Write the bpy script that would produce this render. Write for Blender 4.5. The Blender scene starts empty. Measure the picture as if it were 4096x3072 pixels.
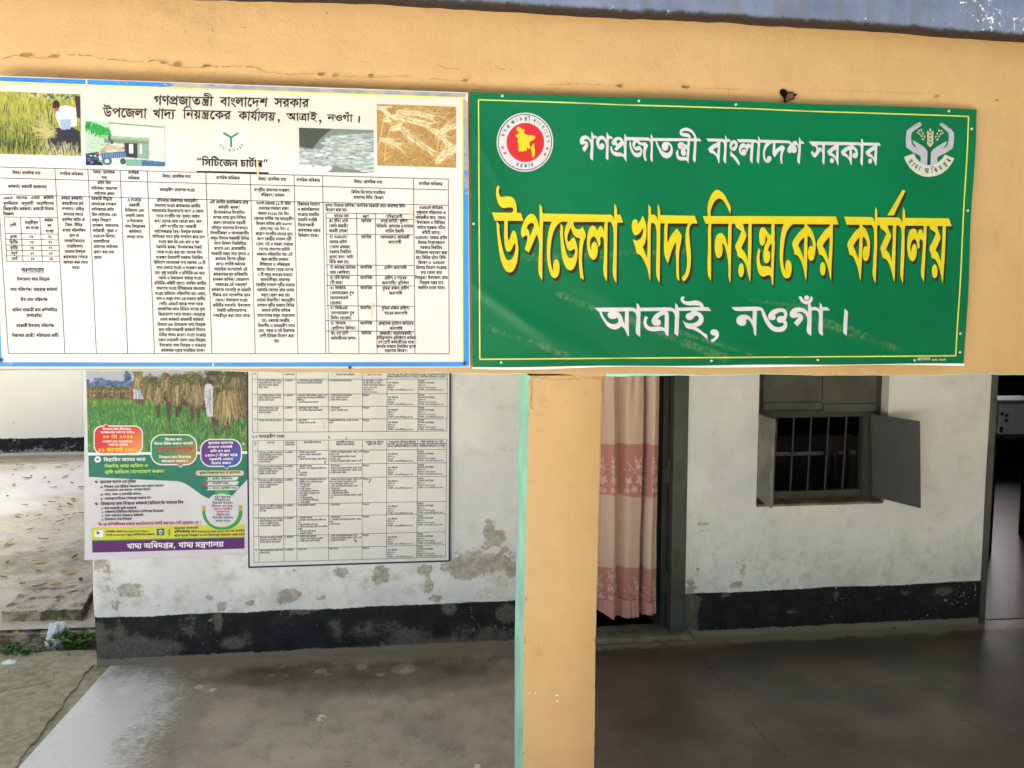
import bpy, math, random
import numpy as np
from mathutils import Vector, Matrix, geometry

random.seed(7); rng = np.random.default_rng(7)
SC = bpy.context.scene; COL = SC.collection
R = math.radians

# ------------------------------------------------------------------ camera
CAM = np.array((0.0, -2.8, 2.10)); YAW = R(6.5); PITCH = R(5.0); FPX = 3094.0     # focal length in pixels of the 4096 px wide photo
FWD = np.array((math.sin(YAW)*math.cos(PITCH), math.cos(YAW)*math.cos(PITCH), -math.sin(PITCH)))
RGT = np.array((math.cos(YAW), -math.sin(YAW), 0.0)); UPV = np.cross(RGT, FWD)
cd = bpy.data.cameras.new('camera'); cd.sensor_width = 36.0; cd.lens = 36.0*FPX/4096.0; cd.clip_start = 0.05; cd.clip_end = 500
cam = bpy.data.objects.new('camera', cd); COL.objects.link(cam); SC.camera = cam
cam.matrix_world = Matrix(((RGT[0], UPV[0], -FWD[0], CAM[0]), (RGT[1], UPV[1], -FWD[1], CAM[1]), (RGT[2], UPV[2], -FWD[2], CAM[2]), (0, 0, 0, 1)))

# ------------------------------------------------------------------ light
SUN_EL = R(52); SUN_AZ = R(38)                       # azimuth from +Y (behind the building) towards +X
world = bpy.data.worlds.new('World'); SC.world = world; world.use_nodes = True
wn = world.node_tree.nodes; bg = wn['Background']
sky = wn.new('ShaderNodeTexSky'); sky.sky_type = 'NISHITA'; sky.sun_disc = False
sky.sun_elevation = SUN_EL; sky.sun_rotation = SUN_AZ; sky.air_density = 0.7; sky.dust_density = 7.0; sky.ozone_density = 0.0
haze_tint = wn.new('ShaderNodeHueSaturation'); haze_tint.inputs['Saturation'].default_value = 0.6       # humid, whitish sky
world.node_tree.links.new(sky.outputs[0], haze_tint.inputs['Color']); world.node_tree.links.new(haze_tint.outputs[0], bg.inputs[0]); bg.inputs[1].default_value = 0.105
sl = bpy.data.lights.new('sun', 'SUN'); sl.energy = 5.0; sl.angle = R(0.5); sl.color = (1.0, 0.96, 0.89)
sun = bpy.data.objects.new('sun', sl); COL.objects.link(sun)
sdir = Vector((math.sin(SUN_AZ)*math.cos(SUN_EL), math.cos(SUN_AZ)*math.cos(SUN_EL), math.sin(SUN_EL)))
sun.rotation_euler = (-sdir).to_track_quat('-Z', 'Y').to_euler(); sun.location = sdir*40
SC.view_settings.view_transform = 'Standard'; SC.view_settings.look = 'None'
SC.view_settings.exposure = 2.5; SC.view_settings.gamma = 1.0; SC.view_settings.use_curve_mapping = False

# ------------------------------------------------------------------ measuring: photo pixel -> point on a real plane
def at(px, py, Y):
    d = FWD + RGT*((px-2048)/FPX) + UPV*((1536-py)/FPX)
    return CAM + d*((Y-CAM[1])/d[1])
def at_arr(p, Y):
    p = np.asarray(p, float)
    d = FWD[None] + RGT[None]*((p[:, :1]-2048)/FPX) + UPV[None]*((1536-p[:, 1:2])/FPX)
    return CAM[None] + d*((Y-CAM[1])/d[:, 1:2])
def on_ground(px, py, Z=0.0):
    d = FWD + RGT*((px-2048)/FPX) + UPV*((1536-py)/FPX)
    return CAM + d*((Z-CAM[2])/d[2])

# ------------------------------------------------------------------ mesh helpers
def tag(o, label=None, cat=None, group=None, kind=None):
    if label: o['label'] = label
    if cat: o['category'] = cat
    if group: o['group'] = group
    if kind: o['kind'] = kind
    return o
def thing(name, loc, label, cat, group=None):
    o = bpy.data.objects.new(name, None); COL.objects.link(o); o.location = Vector([float(v) for v in loc]); o.empty_display_size = 0.2
    return tag(o, label, cat, group)
class MB:
    def __init__(s): s.v = []; s.f = []; s.m = []
    def add(s, vs, fs, m=0):
        b = len(s.v); s.v += [tuple(float(c) for c in v) for v in vs]
        s.f += [tuple(i+b for i in f) for f in fs]; s.m += [m]*len(fs)
    def quad(s, a, b, c, d, m=0): s.add((a, b, c, d), ((0, 1, 2, 3),), m)
    def box(s, x0, x1, y0, y1, z0, z1, m=0):
        v = [(x, y, z) for z in (z0, z1) for y in (y0, y1) for x in (x0, x1)]
        s.add(v, ((0, 2, 3, 1), (4, 5, 7, 6), (0, 1, 5, 4), (2, 6, 7, 3), (0, 4, 6, 2), (1, 3, 7, 5)), m)
    def slab(s, corners, off, m=0):                  # a board: four corners pushed along a vector
        a = [np.array(c, float) for c in corners]; o = np.array(off, float); v = a+[c+o for c in a]
        s.add(v, ((0, 1, 2, 3), (7, 6, 5, 4), (0, 4, 5, 1), (1, 5, 6, 2), (2, 6, 7, 3), (3, 7, 4, 0)), m)
    def tube(s, a, b, r, n=8, m=0, r2=None):
        a = Vector(a); b = Vector(b); d = (b-a).normalized(); u = d.orthogonal().normalized(); w = d.cross(u); r2 = r if r2 is None else r2
        vs = [a+(u*math.cos(2*math.pi*i/n)+w*math.sin(2*math.pi*i/n))*r for i in range(n)] + [b+(u*math.cos(2*math.pi*i/n)+w*math.sin(2*math.pi*i/n))*r2 for i in range(n)]
        s.add(vs, [(i, (i+1) % n, n+(i+1) % n, n+i) for i in range(n)]+[tuple(range(n-1, -1, -1)), tuple(range(n, 2*n))], m)
    def build(s, name, mats, parent=None, smooth=False, bevel=0.0, seg=2):
        me = bpy.data.meshes.new(name); me.from_pydata(s.v, [], s.f)
        for m in (mats if isinstance(mats, (list, tuple)) else [mats]): me.materials.append(m)
        if any(s.m): me.polygons.foreach_set('material_index', s.m)
        if smooth: me.polygons.foreach_set('use_smooth', [True]*len(me.polygons))
        me.update(); return link(name, me, parent, bevel, seg)
def link(name, me, parent=None, bevel=0.0, seg=2):
    o = bpy.data.objects.new(name, me); COL.objects.link(o)
    if parent is not None:
        o.parent = parent                              # meshes are written in world metres
        if parent.parent is None: o.matrix_parent_inverse = Matrix.Translation(-parent.location)
    if bevel:
        b = o.modifiers.new('bevel', 'BEVEL'); b.width = bevel; b.segments = seg; b.limit_method = 'ANGLE'
    return o
def grid_mesh(name, P, mats, parent=None, attrs=None, smooth=True, keep=None):
    """P: array (rows, cols, 3); attrs: {name: (rows, cols) float or (rows, cols, 3) colour}."""
    n, m = P.shape[:2]; me = bpy.data.meshes.new(name)
    I = np.arange(n*m).reshape(n, m)
    F = np.stack((I[:-1, :-1], I[:-1, 1:], I[1:, 1:], I[1:, :-1]), -1).reshape(-1, 4)
    if keep is not None: F = F[keep.reshape(-1)]
    me.from_pydata(P.reshape(-1, 3).tolist(), [], F.tolist())
    for mt in (mats if isinstance(mats, (list, tuple)) else [mats]): me.materials.append(mt)
    if smooth: me.polygons.foreach_set('use_smooth', [True]*len(me.polygons))
    for k, a in (attrs or {}).items():
        if a.ndim == 2: me.attributes.new(k, 'FLOAT', 'POINT').data.foreach_set('value', a.reshape(-1).astype(np.float32))
        else:
            c = np.concatenate((a.reshape(-1, 3), np.ones((n*m, 1))), 1).astype(np.float32)
            me.attributes.new(k, 'FLOAT_COLOR', 'POINT').data.foreach_set('color', c.reshape(-1))
    me.update(); return link(name, me, parent)

# ------------------------------------------------------------------ materials
def lin(r, g=None, b=None):
    c = np.array(r if g is None else (r, g, b), float)/255.0
    return np.where(c <= 0.04045, c/12.92, ((c+0.055)/1.055)**2.4)
class NT:
    def __init__(s, name):
        s.mat = bpy.data.materials.new(name); s.mat.use_nodes = True; s.t = s.mat.node_tree; s.n = s.t.nodes; s.bsdf = s.n['Principled BSDF']
    def link(s, a, b): s.t.links.new(a, b)
    def val(s, inp, v):
        if hasattr(v, 'is_linked') or isinstance(v, bpy.types.NodeSocket): s.link(v, inp)
        elif isinstance(v, (tuple, list, np.ndarray)): inp.default_value = (*[float(c) for c in v[:3]], 1.0) if len(inp.default_value) == 4 else tuple(float(c) for c in v)
        else: inp.default_value = v
    def pos(s, scale=(1, 1, 1)):
        g = s.n.new('ShaderNodeNewGeometry'); m = s.n.new('ShaderNodeMapping'); s.link(g.outputs['Position'], m.inputs[0]); m.inputs['Scale'].default_value = scale
        return m.outputs[0]
    def sep(s, v):
        x = s.n.new('ShaderNodeSeparateXYZ'); s.link(v, x.inputs[0]); return x.outputs
    def noise(s, scale, detail=4, rough=0.55, vec=None, dist=0.0):
        n = s.n.new('ShaderNodeTexNoise'); s.link(vec if vec is not None else s.pos(), n.inputs['Vector'])
        n.inputs['Scale'].default_value = scale; n.inputs['Detail'].default_value = detail; n.inputs['Roughness'].default_value = rough; n.inputs['Distortion'].default_value = dist
        return n.outputs['Fac']
    def voro(s, scale, feature='F1', vec=None):
        n = s.n.new('ShaderNodeTexVoronoi'); n.feature = feature; s.link(vec if vec is not None else s.pos(), n.inputs['Vector']); n.inputs['Scale'].default_value = scale
        return n.outputs['Distance']
    def math(s, op, a, b=0.0, c=0.0):
        n = s.n.new('ShaderNodeMath'); n.operation = op
        for i, v in enumerate((a, b, c)): s.val(n.inputs[i], v)
        return n.outputs[0]
    def ramp(s, v, lo, hi, a=0.0, b=1.0):            # smooth step from lo to hi
        n = s.n.new('ShaderNodeMapRange'); n.interpolation_type = 'SMOOTHSTEP'; s.val(n.inputs[0], v)
        for i, k in enumerate((lo, hi, a, b)): n.inputs[i+1].default_value = k
        return n.outputs[0]
    def mix(s, f, a, b):
        n = s.n.new('ShaderNodeMix'); n.data_type = 'RGBA'; s.val(n.inputs[0], f); s.val(n.inputs[6], a); s.val(n.inputs[7], b); return n.outputs[2]
    def attr(s, name, out='Fac'):
        n = s.n.new('ShaderNodeAttribute'); n.attribute_name = name; return n.outputs[out]
    def bump(s, h, strength=0.3, dist=0.01):
        n = s.n.new('ShaderNodeBump'); n.inputs['Strength'].default_value = strength; n.inputs['Distance'].default_value = dist; s.val(n.inputs['Height'], h)
        s.link(n.outputs[0], s.bsdf.inputs['Normal'])
    def out(s, col, rough=0.6, spec=0.5):
        s.val(s.bsdf.inputs['Base Color'], col); s.val(s.bsdf.inputs['Roughness'], rough); s.bsdf.inputs['Specular IOR Level'].default_value = spec
        return s.mat
def paint(name, col, var=0.12, scale=3.0, rough=0.6, bump=0.15, bscale=60, spec=0.4, col2=None):
    t = NT(name); c = np.array(col, float); c2 = np.array(col2, float) if col2 is not None else c*(1-var*2)
    f = t.ramp(t.noise(scale, 5, 0.6), 0.3, 0.7)
    if bump: t.bump(t.noise(bscale, 4, 0.6), bump, 0.004)
    return t.out(t.mix(f, c*(1+var*0.5), c2), rough, spec)
def flat(name, col, rough=0.5, spec=0.4, metal=0.0):
    t = NT(name); t.bsdf.inputs['Metallic'].default_value = metal
    f = t.noise(25, 3); return t.out(t.mix(t.ramp(f, 0.2, 0.8), np.array(col)*1.04, np.array(col)*0.94), rough, spec)

# ------------------------------------------------------------------ lettering: outlines of Bengali and Latin letters in font units
GL = {}
GLYPHS = """
"	515	29,118 25,182 57,182 53,118|79,118 75,182 107,182 103,118
(	432	59,-31 35,22 26,82 35,144 59,198 89,198 66,143 58,82 66,23 89,-31
)	432	19,-31 42,24 50,84 42,144 19,198 49,198 73,145 82,85 73,22 49,-31
,	306	59,32 39,-30 13,-30 25,36
-	332	12,89 72,89 72,59 12,59
.	277	16,26 26,36 43,36 54,26 54,8 43,-2 26,-2 16,8
/	497	80,198 111,198 44,-33 13,-33
0	475	59,-2 36,4 19,22 10,50 8,118 20,159 43,179 59,181 82,176 99,158 109,130 111,60 99,20 76,0|59,28 67,32 74,62 74,116 67,147 59,151 52,147 44,116 44,62 52,32
1	475	53,0 53,135 25,109 6,131 60,178 90,178 90,0
2	475	7,24 67,106 73,139 64,148 49,148 26,134 6,158 38,178 60,181 87,175 104,158 110,132 105,106 53,31 114,31 114,0 7,0
3	475	6,6 6,38 46,27 68,34 74,53 71,66 60,75 28,78 28,104 49,106 65,112 71,136 67,146 42,150 23,140 5,165 28,177 55,181 82,176 101,162 108,139 103,118 91,103 72,94 89,88 109,67 110,36 96,13 69,-1
4	475	61,37 0,37 0,62 63,179 98,179 98,66 114,66 114,37 98,37 98,0 61,0|61,66 62,130 57,120 32,66
5	475	36,-2 7,6 7,38 45,28 66,36 73,57 66,78 34,83 23,80 9,88 16,178 100,178 100,147 48,147 45,112 64,114 88,108 104,89 110,60 106,34 94,14 75,2
6	475	47,0 23,17 10,52 13,124 24,150 41,169 66,179 104,178 104,149 64,148 50,138 39,96 60,114 84,114 102,100 112,75 112,42 100,14 77,0|68,30 76,44 76,71 68,85 57,86 46,69 49,38 56,29
7	475	72,147 5,147 5,178 112,178 112,155 58,0 19,0
8	475	37,1 20,10 10,25 8,60 24,84 37,93 14,121 10,138 17,161 34,176 60,180 85,176 103,161 109,138 106,120 80,94 108,65 113,45 106,20 88,3 75,-1|68,26 77,38 76,56 59,77 45,64 40,47 52,26|60,110 72,125 70,148 60,154 47,145 47,125
9	475	16,-1 16,29 56,31 69,42 79,82 66,68 54,63 34,64 16,78 6,103 6,136 18,164 41,178 71,178 95,161 108,126 106,57 97,30 80,10 54,-1|62,92 72,109 69,140 62,149 50,148 42,134 42,107 50,93
:	316	31,99 20,109 20,128 31,138 47,138 58,128 58,109 47,99|31,-2 20,8 20,26 31,36 47,36 58,26 58,8 47,-2
।	386	43,0 43,156 75,156 75,0
ঁ	0	13,219 7,193 -8,175 -34,169 -59,175 -75,193 -81,219 -55,222 -50,199 -34,191 -19,199 -14,222|-23,205 -29,199 -40,199 -46,206 -46,215 -40,222 -29,222 -23,216
ং	394	34,80 60,57 97,0 72,-12 38,36 14,56|15,129 24,146 40,154 59,154 75,146 84,129 84,108 75,91 59,82 40,82 24,91 15,108|39,112 45,105 54,105 60,112 60,124 54,132 45,132 39,124
ঃ	394	15,129 24,146 40,154 59,154 75,146 84,129 84,108 75,91 59,82 40,82 24,91 15,108|39,112 45,105 54,105 60,112 60,124 54,132 45,132 39,124|15,48 24,64 40,73 59,73 75,64 84,48 84,26 75,10 59,1 40,1 24,10 15,26|39,31 45,24 54,24 60,31 60,43 54,50 45,50 39,43
অ	838	211,156 211,128 192,128 192,0 159,0 142,23 121,39 136,60 160,37 159,128 -2,128 -2,156|69,23 37,40 12,79 3,108 34,116 47,78 63,56 85,49 100,52 110,61 113,74 109,90 100,95 92,86 94,76 64,72 60,89 65,108 78,118 96,121 122,115 139,97 145,71 139,46 120,27 106,22|71,107 64,122 48,130 68,140 88,132 103,108
আ	1109	212,156 212,128 192,128 192,0 159,0 142,23 121,39 136,60 160,37 159,128 -2,128 -2,156|69,23 37,40 12,79 3,108 34,116 47,78 63,56 85,49 100,52 110,61 113,74 109,90 100,95 92,86 94,76 64,72 60,89 65,108 79,118 96,121 122,115 139,97 145,71 139,46 120,27 106,22|71,107 64,122 48,130 68,140 88,132 103,108|279,156 279,128 260,128 260,0 227,0 227,112 220,124 210,128 207,156 228,144 227,172 254,172 259,156
ই	501	75,156 71,166 14,179 2,191 0,228 30,224 30,213 38,200 82,196 96,188 103,176 106,156|76,120 101,106 112,86 110,57 88,35 71,30 66,41 128,10 110,-14 66,13 10,29 15,55 42,50 64,54 76,62 80,76 75,90 51,94 45,84 46,77 16,73 12,91 18,107 34,117|28,107 22,122 6,130 26,140 46,132 60,108|127,156 127,128 -2,128 -2,156
উ	639	108,156 104,166 52,171 29,179 18,191 15,228 46,224 46,213 54,200 115,196 128,188 136,176 138,156|162,156 162,128 89,128 91,87 102,92 109,105 139,111 149,86 153,60 146,31 126,12 93,5 65,10 40,25 19,56 2,108 33,116 49,67 68,41 91,33 112,41 120,64 112,93 136,94 121,74 104,63 73,62 58,81 57,128 -2,128 -2,156
এ	689	125,156 148,144 154,127 155,0 123,0 110,15 58,13 23,23 11,38 9,91 41,87 38,66 46,46 63,41 109,42 122,33 121,124 116,129 98,123 88,105 90,95 103,93 106,67 89,64 65,72 56,96 60,117 73,137 92,152
ও	673	132,155 146,148 157,120 150,97 134,78 111,65 99,90 116,102 124,119 121,127 103,128 88,115 88,103 95,100 89,73 62,84 53,106 58,126 72,142 92,153|155,34 144,19 127,10 87,8 56,20 31,45 2,119 33,126 51,73 73,44 101,35 119,40 126,56 120,70 107,79 136,93 157,65
ক	744	188,156 188,128 118,128 119,0 87,0 67,24 43,41 14,52 2,80 45,105 91,124 88,117 88,128 -2,128 -2,156|87,100 91,95 42,70 76,50 92,32 88,28|179,56 173,42 158,33 130,33 132,60 143,61 148,66 146,79 116,97 115,124 148,113 171,93 178,80
ক্ত	872	136,123 155,107 156,84 146,67 117,48 104,72 121,82 124,98 109,98 94,88 94,78 100,77 94,49 68,59 60,79 66,98 80,112 100,122|156,23 144,11 126,3 86,1 56,11 31,33 2,98 33,106 50,60 72,35 101,28 120,32 127,43 123,54 110,62 138,76 158,51|191,112 208,93 209,70 200,52 172,34 163,59 175,67 176,85 158,83 148,70 132,77 147,99 162,110|220,156 220,128 -2,128 -2,156
ক্র	846	214,156 214,128 -2,128 -2,156|118,125 140,113 146,84 146,0 113,0 103,11 52,10 21,20 10,35 9,81 40,78 41,47 59,38 102,39 113,29 112,96 97,96 87,86 89,78 96,78 101,54 82,52 62,58 55,78 59,94 87,120|185,103 202,85 202,62 194,44 166,25 156,50 168,58 170,77 153,74 140,54 128,72 148,98 159,104
ক্ষ	852	215,156 215,128 148,128 148,0 116,0 117,128 -2,128 -2,156|206,52 199,37 184,28 159,28 164,54 174,60 171,72 155,78 100,83 82,99 77,138 106,132 106,117 115,106 177,101 196,89 204,76|89,62 124,34 117,6 94,32 78,35 77,16 45,12 41,31 44,46 66,61|58,109 78,96 88,59 87,46 56,49 57,67 49,83 39,80 39,68 8,62 5,80 8,95 29,110|20,97 20,116 -3,137 36,142 49,125 52,91
খ	651	165,156 165,128 145,128 145,0 112,0 79,33 35,50 27,78 86,60 113,37 112,172 140,172 145,156|101,102 90,81 68,66 51,62 32,67 27,78 66,98 71,112 58,136 89,156 98,138|29,107 12,122 14,157 42,148 41,137 52,133 66,151 89,156 92,146 63,110
গ	610	102,0 104,101 82,123 68,129 52,129 30,114 53,120 70,116 82,106 86,90 75,63 46,40 28,66 48,78 55,90 52,97 27,93 3,113 38,152 60,157 78,154 114,126 103,128 102,172 130,172 135,156 154,156 154,128 135,128 135,0
গু	789	102,156 117,150 136,124 121,123 142,153 167,156 181,139 186,116 180,93 163,75 140,61 128,86 146,98 154,115 142,134 157,140 140,110 116,109 106,126 90,132 68,124 56,113 61,121 90,125 102,118 110,106 108,85 80,56 62,82 78,91 79,104 58,100 35,121 71,153|95,7 52,25 17,66 2,98 32,108 56,64 84,40 119,32 145,38 155,54 149,68 136,77 164,91 181,74 188,51 180,27 157,10 140,6
গ্র	663	168,156 168,128 148,128 148,0 116,0 118,101 96,123 82,129 65,129 44,114 66,120 84,116 95,106 99,90 90,64 63,42 45,68 62,78 68,90 59,98 40,93 16,113 51,152 73,157 91,154 127,126 116,128 116,172 143,172 148,156|148,-11 116,-11 108,0 52,0 22,10 10,24 9,71 40,67 40,35 58,27 106,28 116,18 116,22 148,36
ঘ	572	145,156 145,128 126,128 126,0 93,0 75,19 21,43 11,65 41,87 42,78 16,87 8,99 10,118 35,143 65,136 47,124 41,108 44,100 61,99 70,104 86,83 46,58 48,64 70,52 94,34 93,128 -2,128 -2,156
ঙ	649	80,2 52,12 29,36 2,104 33,112 57,48 73,34 92,29 115,36 123,58 114,86 134,80 105,58 76,56 60,74 58,121 69,144 88,156 115,155 132,139 132,118 122,104 104,98 76,99 49,111 24,140 47,156 75,123 93,118 102,121 104,134 93,132 91,83 104,86 115,98 143,101 156,56 149,27 129,8 114,3
ঙ্গ	647	34,17 10,45 33,57 45,44 56,52 62,70 55,90 42,91 41,76 10,72 8,90 13,108 27,117 44,120 68,114 84,98 87,57 62,52 76,70 100,86 133,96 151,76 144,38 149,4 117,-3 111,39 120,81 140,68 93,50 60,18|24,140 45,132 59,108 28,107 21,122 4,130|104,99 78,119 70,136 100,139 110,120 122,122 120,137 110,140 148,144 152,127 148,110 136,100|164,156 164,128 -2,128 -2,156
চ	518	131,156 131,128 49,128 49,44 56,33 76,39 88,62 83,77 67,79 46,98 47,128 69,108 110,100 120,80 114,42 99,22 74,7 48,6 34,10 24,19 17,37 16,128 -2,128 -2,156
চ্চ	758	103,156 103,128 48,128 48,63 60,58 74,68 77,81 53,90 44,102 46,127 63,113 86,111 102,102 106,78 84,42 64,31 29,35 16,58 15,128 -2,128 -2,156|191,156 191,128 109,128 109,44 116,33 136,39 148,62 143,77 127,79 106,98 107,128 129,108 170,100 180,80 174,42 159,22 134,7 108,6 94,10 84,19 77,37 76,67 85,80 77,85 77,128 58,128 58,156
চ্ছ	886	92,156 92,128 48,128 48,63 60,58 74,68 77,81 53,90 44,102 46,127 63,113 97,108 106,92 101,61 89,44 65,32 42,30 20,44 16,58 15,128 -2,128 -2,156|211,60 201,39 184,26 152,17 148,30 223,14 214,-12 132,8 96,12 99,39 129,36 158,40 174,52 180,70 173,89 146,95 144,118 184,114 201,103 210,88|104,49 88,57 78,79 78,132 108,132 108,82 112,74 132,78 138,92 109,100 96,113 100,135 117,120 152,117 168,99 167,81 154,61 130,50|224,156 224,128 68,128 68,156
ছ	635	148,60 138,39 121,26 89,17 85,30 160,14 151,-12 70,8 32,12 36,39 66,36 95,40 112,52 117,70 110,89 83,95 80,118 121,114 138,103 146,88|42,49 26,54 14,79 14,132 45,132 45,82 50,74 69,78 75,92 46,100 33,113 36,135 54,120 89,117 105,99 104,81 91,61 67,50|-2,128 -2,156 161,156 161,128
জ	867	80,9 52,19 28,42 2,108 33,116 49,68 68,44 94,36 114,42 120,58 114,82 137,81 110,60 92,57 74,61 62,71 57,90 63,110 80,128 -2,128 -2,156 219,156 219,128 135,129 102,112 91,100 94,85 113,93 149,83 152,60 146,35 129,15 114,10|204,4 173,-3 164,50 169,86 143,94 124,108 111,128 144,131 162,115 191,113 206,90 200,71
ঝ	748	119,156 119,0 87,0 68,24 44,41 14,52 2,80 91,124 88,116 88,128 -2,128 -2,156|87,99 92,95 42,70 76,50 92,32 88,28|189,156 189,128 169,128 169,18 137,18 110,48 94,59 95,85 128,66 142,50 138,46 137,172 164,172 169,156
ঞ	924	125,156 148,144 155,107 155,0 123,0 110,15 58,13 23,23 11,38 9,91 41,87 38,66 46,46 63,41 109,42 122,33 121,124 107,129 92,114 88,99 103,93 106,67 89,64 65,72 56,96 60,117 73,137 92,152|202,152 220,135 221,116 213,101 180,82 173,106 186,112 189,127 183,128 166,120 152,99 145,130 176,152|174,42 154,56 138,82 151,105 159,82 170,69 190,68 188,85 176,93 202,104 220,86 219,56 208,44
ঞ্চ	824	124,172 129,142 129,0 97,0 78,22 55,38 26,48 15,76 98,119 97,172|97,96 105,92 55,66 80,54 104,28 98,30|55,155 76,146 103,120 89,99 61,126 42,128 42,119 47,113 24,95 12,108 8,126 12,142 24,152|177,152 194,135 196,116 188,101 155,82 148,106 161,112 164,127 158,128 141,120 127,99 120,130 151,152|149,42 129,56 112,82 126,105 134,82 145,69 164,68 163,85 151,93 177,104 194,86 194,56 182,44
ঞ্জ	806	101,156 118,148 126,134 125,115 95,82 89,68 97,65 106,73 134,58 132,26 124,12 108,2 76,0 51,8 28,29 10,68 2,96 33,103 43,65 56,42 69,30 96,28 106,44 103,55 118,57 103,44 86,40 65,48 57,69 68,91 95,116 98,127 90,131 73,122 72,111 77,107 58,88 44,98 38,116 42,130 69,153|172,155 188,141 190,124 182,110 150,94 144,115 157,120 159,132 138,127 124,108 108,126 139,153|151,58 122,71 104,98 124,112 142,84 160,82 158,95 147,102 172,112 188,96 191,83 182,65|183,5 153,-2 146,36 151,60 160,75 176,73 187,64 181,51
ট	518	131,156 131,128 49,128 51,37 66,33 84,50 88,72 71,78 65,104 86,106 107,102 118,90 117,52 108,33 87,13 59,5 28,14 20,27 16,128 -2,128 -2,156|80,156 77,166 15,179 4,191 2,228 32,224 32,213 40,200 88,196 101,188 108,176 111,156
ঠ	554	54,1 29,11 4,38 12,66 39,75 52,90 54,128 -2,128 -2,156 42,156 30,176 26,194 32,213 47,229 72,206 59,185 76,156 140,156 140,128 107,128 128,76 128,41 115,15 87,2|75,29 88,35 96,50 90,95 68,132 74,134 83,100 81,80 72,63 56,50 30,40 32,57 40,42 52,32
ড	639	162,156 162,128 89,128 91,87 102,92 109,105 139,111 149,86 153,60 146,31 126,12 93,5 65,10 40,25 19,56 2,108 33,116 49,67 68,41 91,33 112,41 120,64 112,93 136,94 121,74 104,63 73,62 58,81 57,128 -2,128 -2,156
ঢ	518	131,156 131,128 49,128 51,37 66,33 84,50 88,72 71,78 65,104 86,106 107,102 118,90 117,52 108,33 87,13 59,5 28,14 20,27 16,128 -2,128 -2,156
ণ	559	142,156 142,128 122,128 122,0 90,0 90,109 95,96 68,124 46,128 39,114 50,96 65,92 60,60 29,71 12,89 6,115 12,137 27,152 48,157 68,153 96,130 90,131 90,172 117,172 122,156
ত	628	72,10 38,30 12,74 2,107 33,116 47,71 64,45 88,37 111,44 118,67 110,90 97,90 95,70 65,65 61,86 66,105 81,116 100,119 128,112 146,92 151,64 146,36 127,16 112,10|159,156 159,128 -2,128 -2,156
ত্ত	676	136,123 155,107 156,84 146,67 117,48 104,72 121,82 124,98 109,98 94,88 94,78 100,77 94,49 68,59 60,79 66,98 80,112 100,122|156,23 144,11 126,3 86,1 56,11 31,33 2,98 33,106 50,60 72,35 101,28 120,32 127,43 123,54 110,62 138,76 158,51|171,156 171,128 -2,128 -2,156
ত্ব	609	70,36 37,51 12,86 2,111 33,119 47,86 64,66 90,60 108,65 114,79 110,92 95,96 92,81 62,77 59,94 64,110 77,119 97,122 125,116 141,100 146,77 141,55 123,39|154,156 154,128 -2,128 -2,156|126,48 126,-28 94,-28 64,-6 43,0 32,27 67,46|94,33 60,18 94,-2 94,14
ত্ম	838	67,34 35,50 11,86 2,111 33,119 46,86 62,66 86,60 104,69 104,92 92,97 90,82 60,78 57,95 62,110 74,120 92,122 119,116 134,100 139,79 134,54 116,38 103,34|142,156 142,128 -2,128 -2,156|211,156 211,128 192,128 192,-33 159,-33 159,128 133,128 133,156|105,18 90,43 120,49 133,17|128,22 149,12 176,-18 159,-32 134,-6 115,-3 114,-14 119,-19 104,-39 88,-26 81,-4 90,16 101,22
ত্র	653	118,125 140,113 145,99 146,0 113,0 103,11 52,10 21,20 10,35 9,81 40,78 41,47 59,38 102,39 113,29 112,96 97,96 87,86 89,78 96,78 101,54 82,52 62,58 55,78 59,94 87,120|165,156 165,128 -2,128 -2,156
থ	632	160,156 160,128 140,128 140,0 108,0 86,24 62,40 30,50 22,78 82,59 108,37 108,172 135,172 140,156|64,155 86,143 96,124 94,94 83,79 46,62 33,66 22,78 46,87 60,98 66,112 61,124 50,130 40,122 48,109 25,90 11,108 8,122 12,139 26,152
দ	550	140,156 140,128 48,128 48,59 40,64 79,99 105,115 128,96 119,67 126,4 94,-3 86,49 98,98 111,87 43,31 15,47 15,128 -2,128 -2,156
দ্দ	738	186,156 186,128 46,128 46,76 37,84 90,119 113,102 106,73 108,53 97,57 152,94 175,76 168,41 174,4 143,-3 136,39 146,78 161,68 103,27 76,43 74,66 84,103 99,93 42,53 14,69 14,128 -2,128 -2,156
দ্ধ	743	188,156 188,128 47,128 47,68 39,74 67,96 104,115 123,96 123,43 91,32 91,99 110,87 42,42 14,59 14,128 -2,128 -2,156|175,-20 145,-26 139,19 150,64 163,54 55,10 56,16 91,-3 91,35 123,55 123,-30 91,-30 62,-9 43,-3 32,24 77,49 159,80 179,61 173,44
দ্ব	564	143,156 143,128 47,128 47,68 39,74 67,96 104,115 123,96 123,25 91,37 91,99 110,87 42,42 14,59 14,128 -2,128 -2,156|123,56 123,-30 91,-30 62,-9 43,-3 32,24 91,56|91,28 55,10 57,16 91,-3
দ্র	673	170,156 170,128 78,128 78,59 70,74 99,96 136,115 158,96 150,64 150,29 157,-8 126,-15 117,34 120,73 129,98 141,88 74,42 46,59 46,128 -2,128 -2,156|108,25 119,18 126,-14 117,-4 58,-4 24,4 11,17 8,62 39,57 40,30 63,24
ধ	545	138,156 138,128 118,128 118,0 86,0 67,24 43,41 14,52 2,80 90,124 86,116 86,156|86,100 92,95 42,70 76,50 92,32 87,28|66,156 59,132 48,126 48,118 67,108 50,88 20,111 16,128 19,142 30,153
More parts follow.
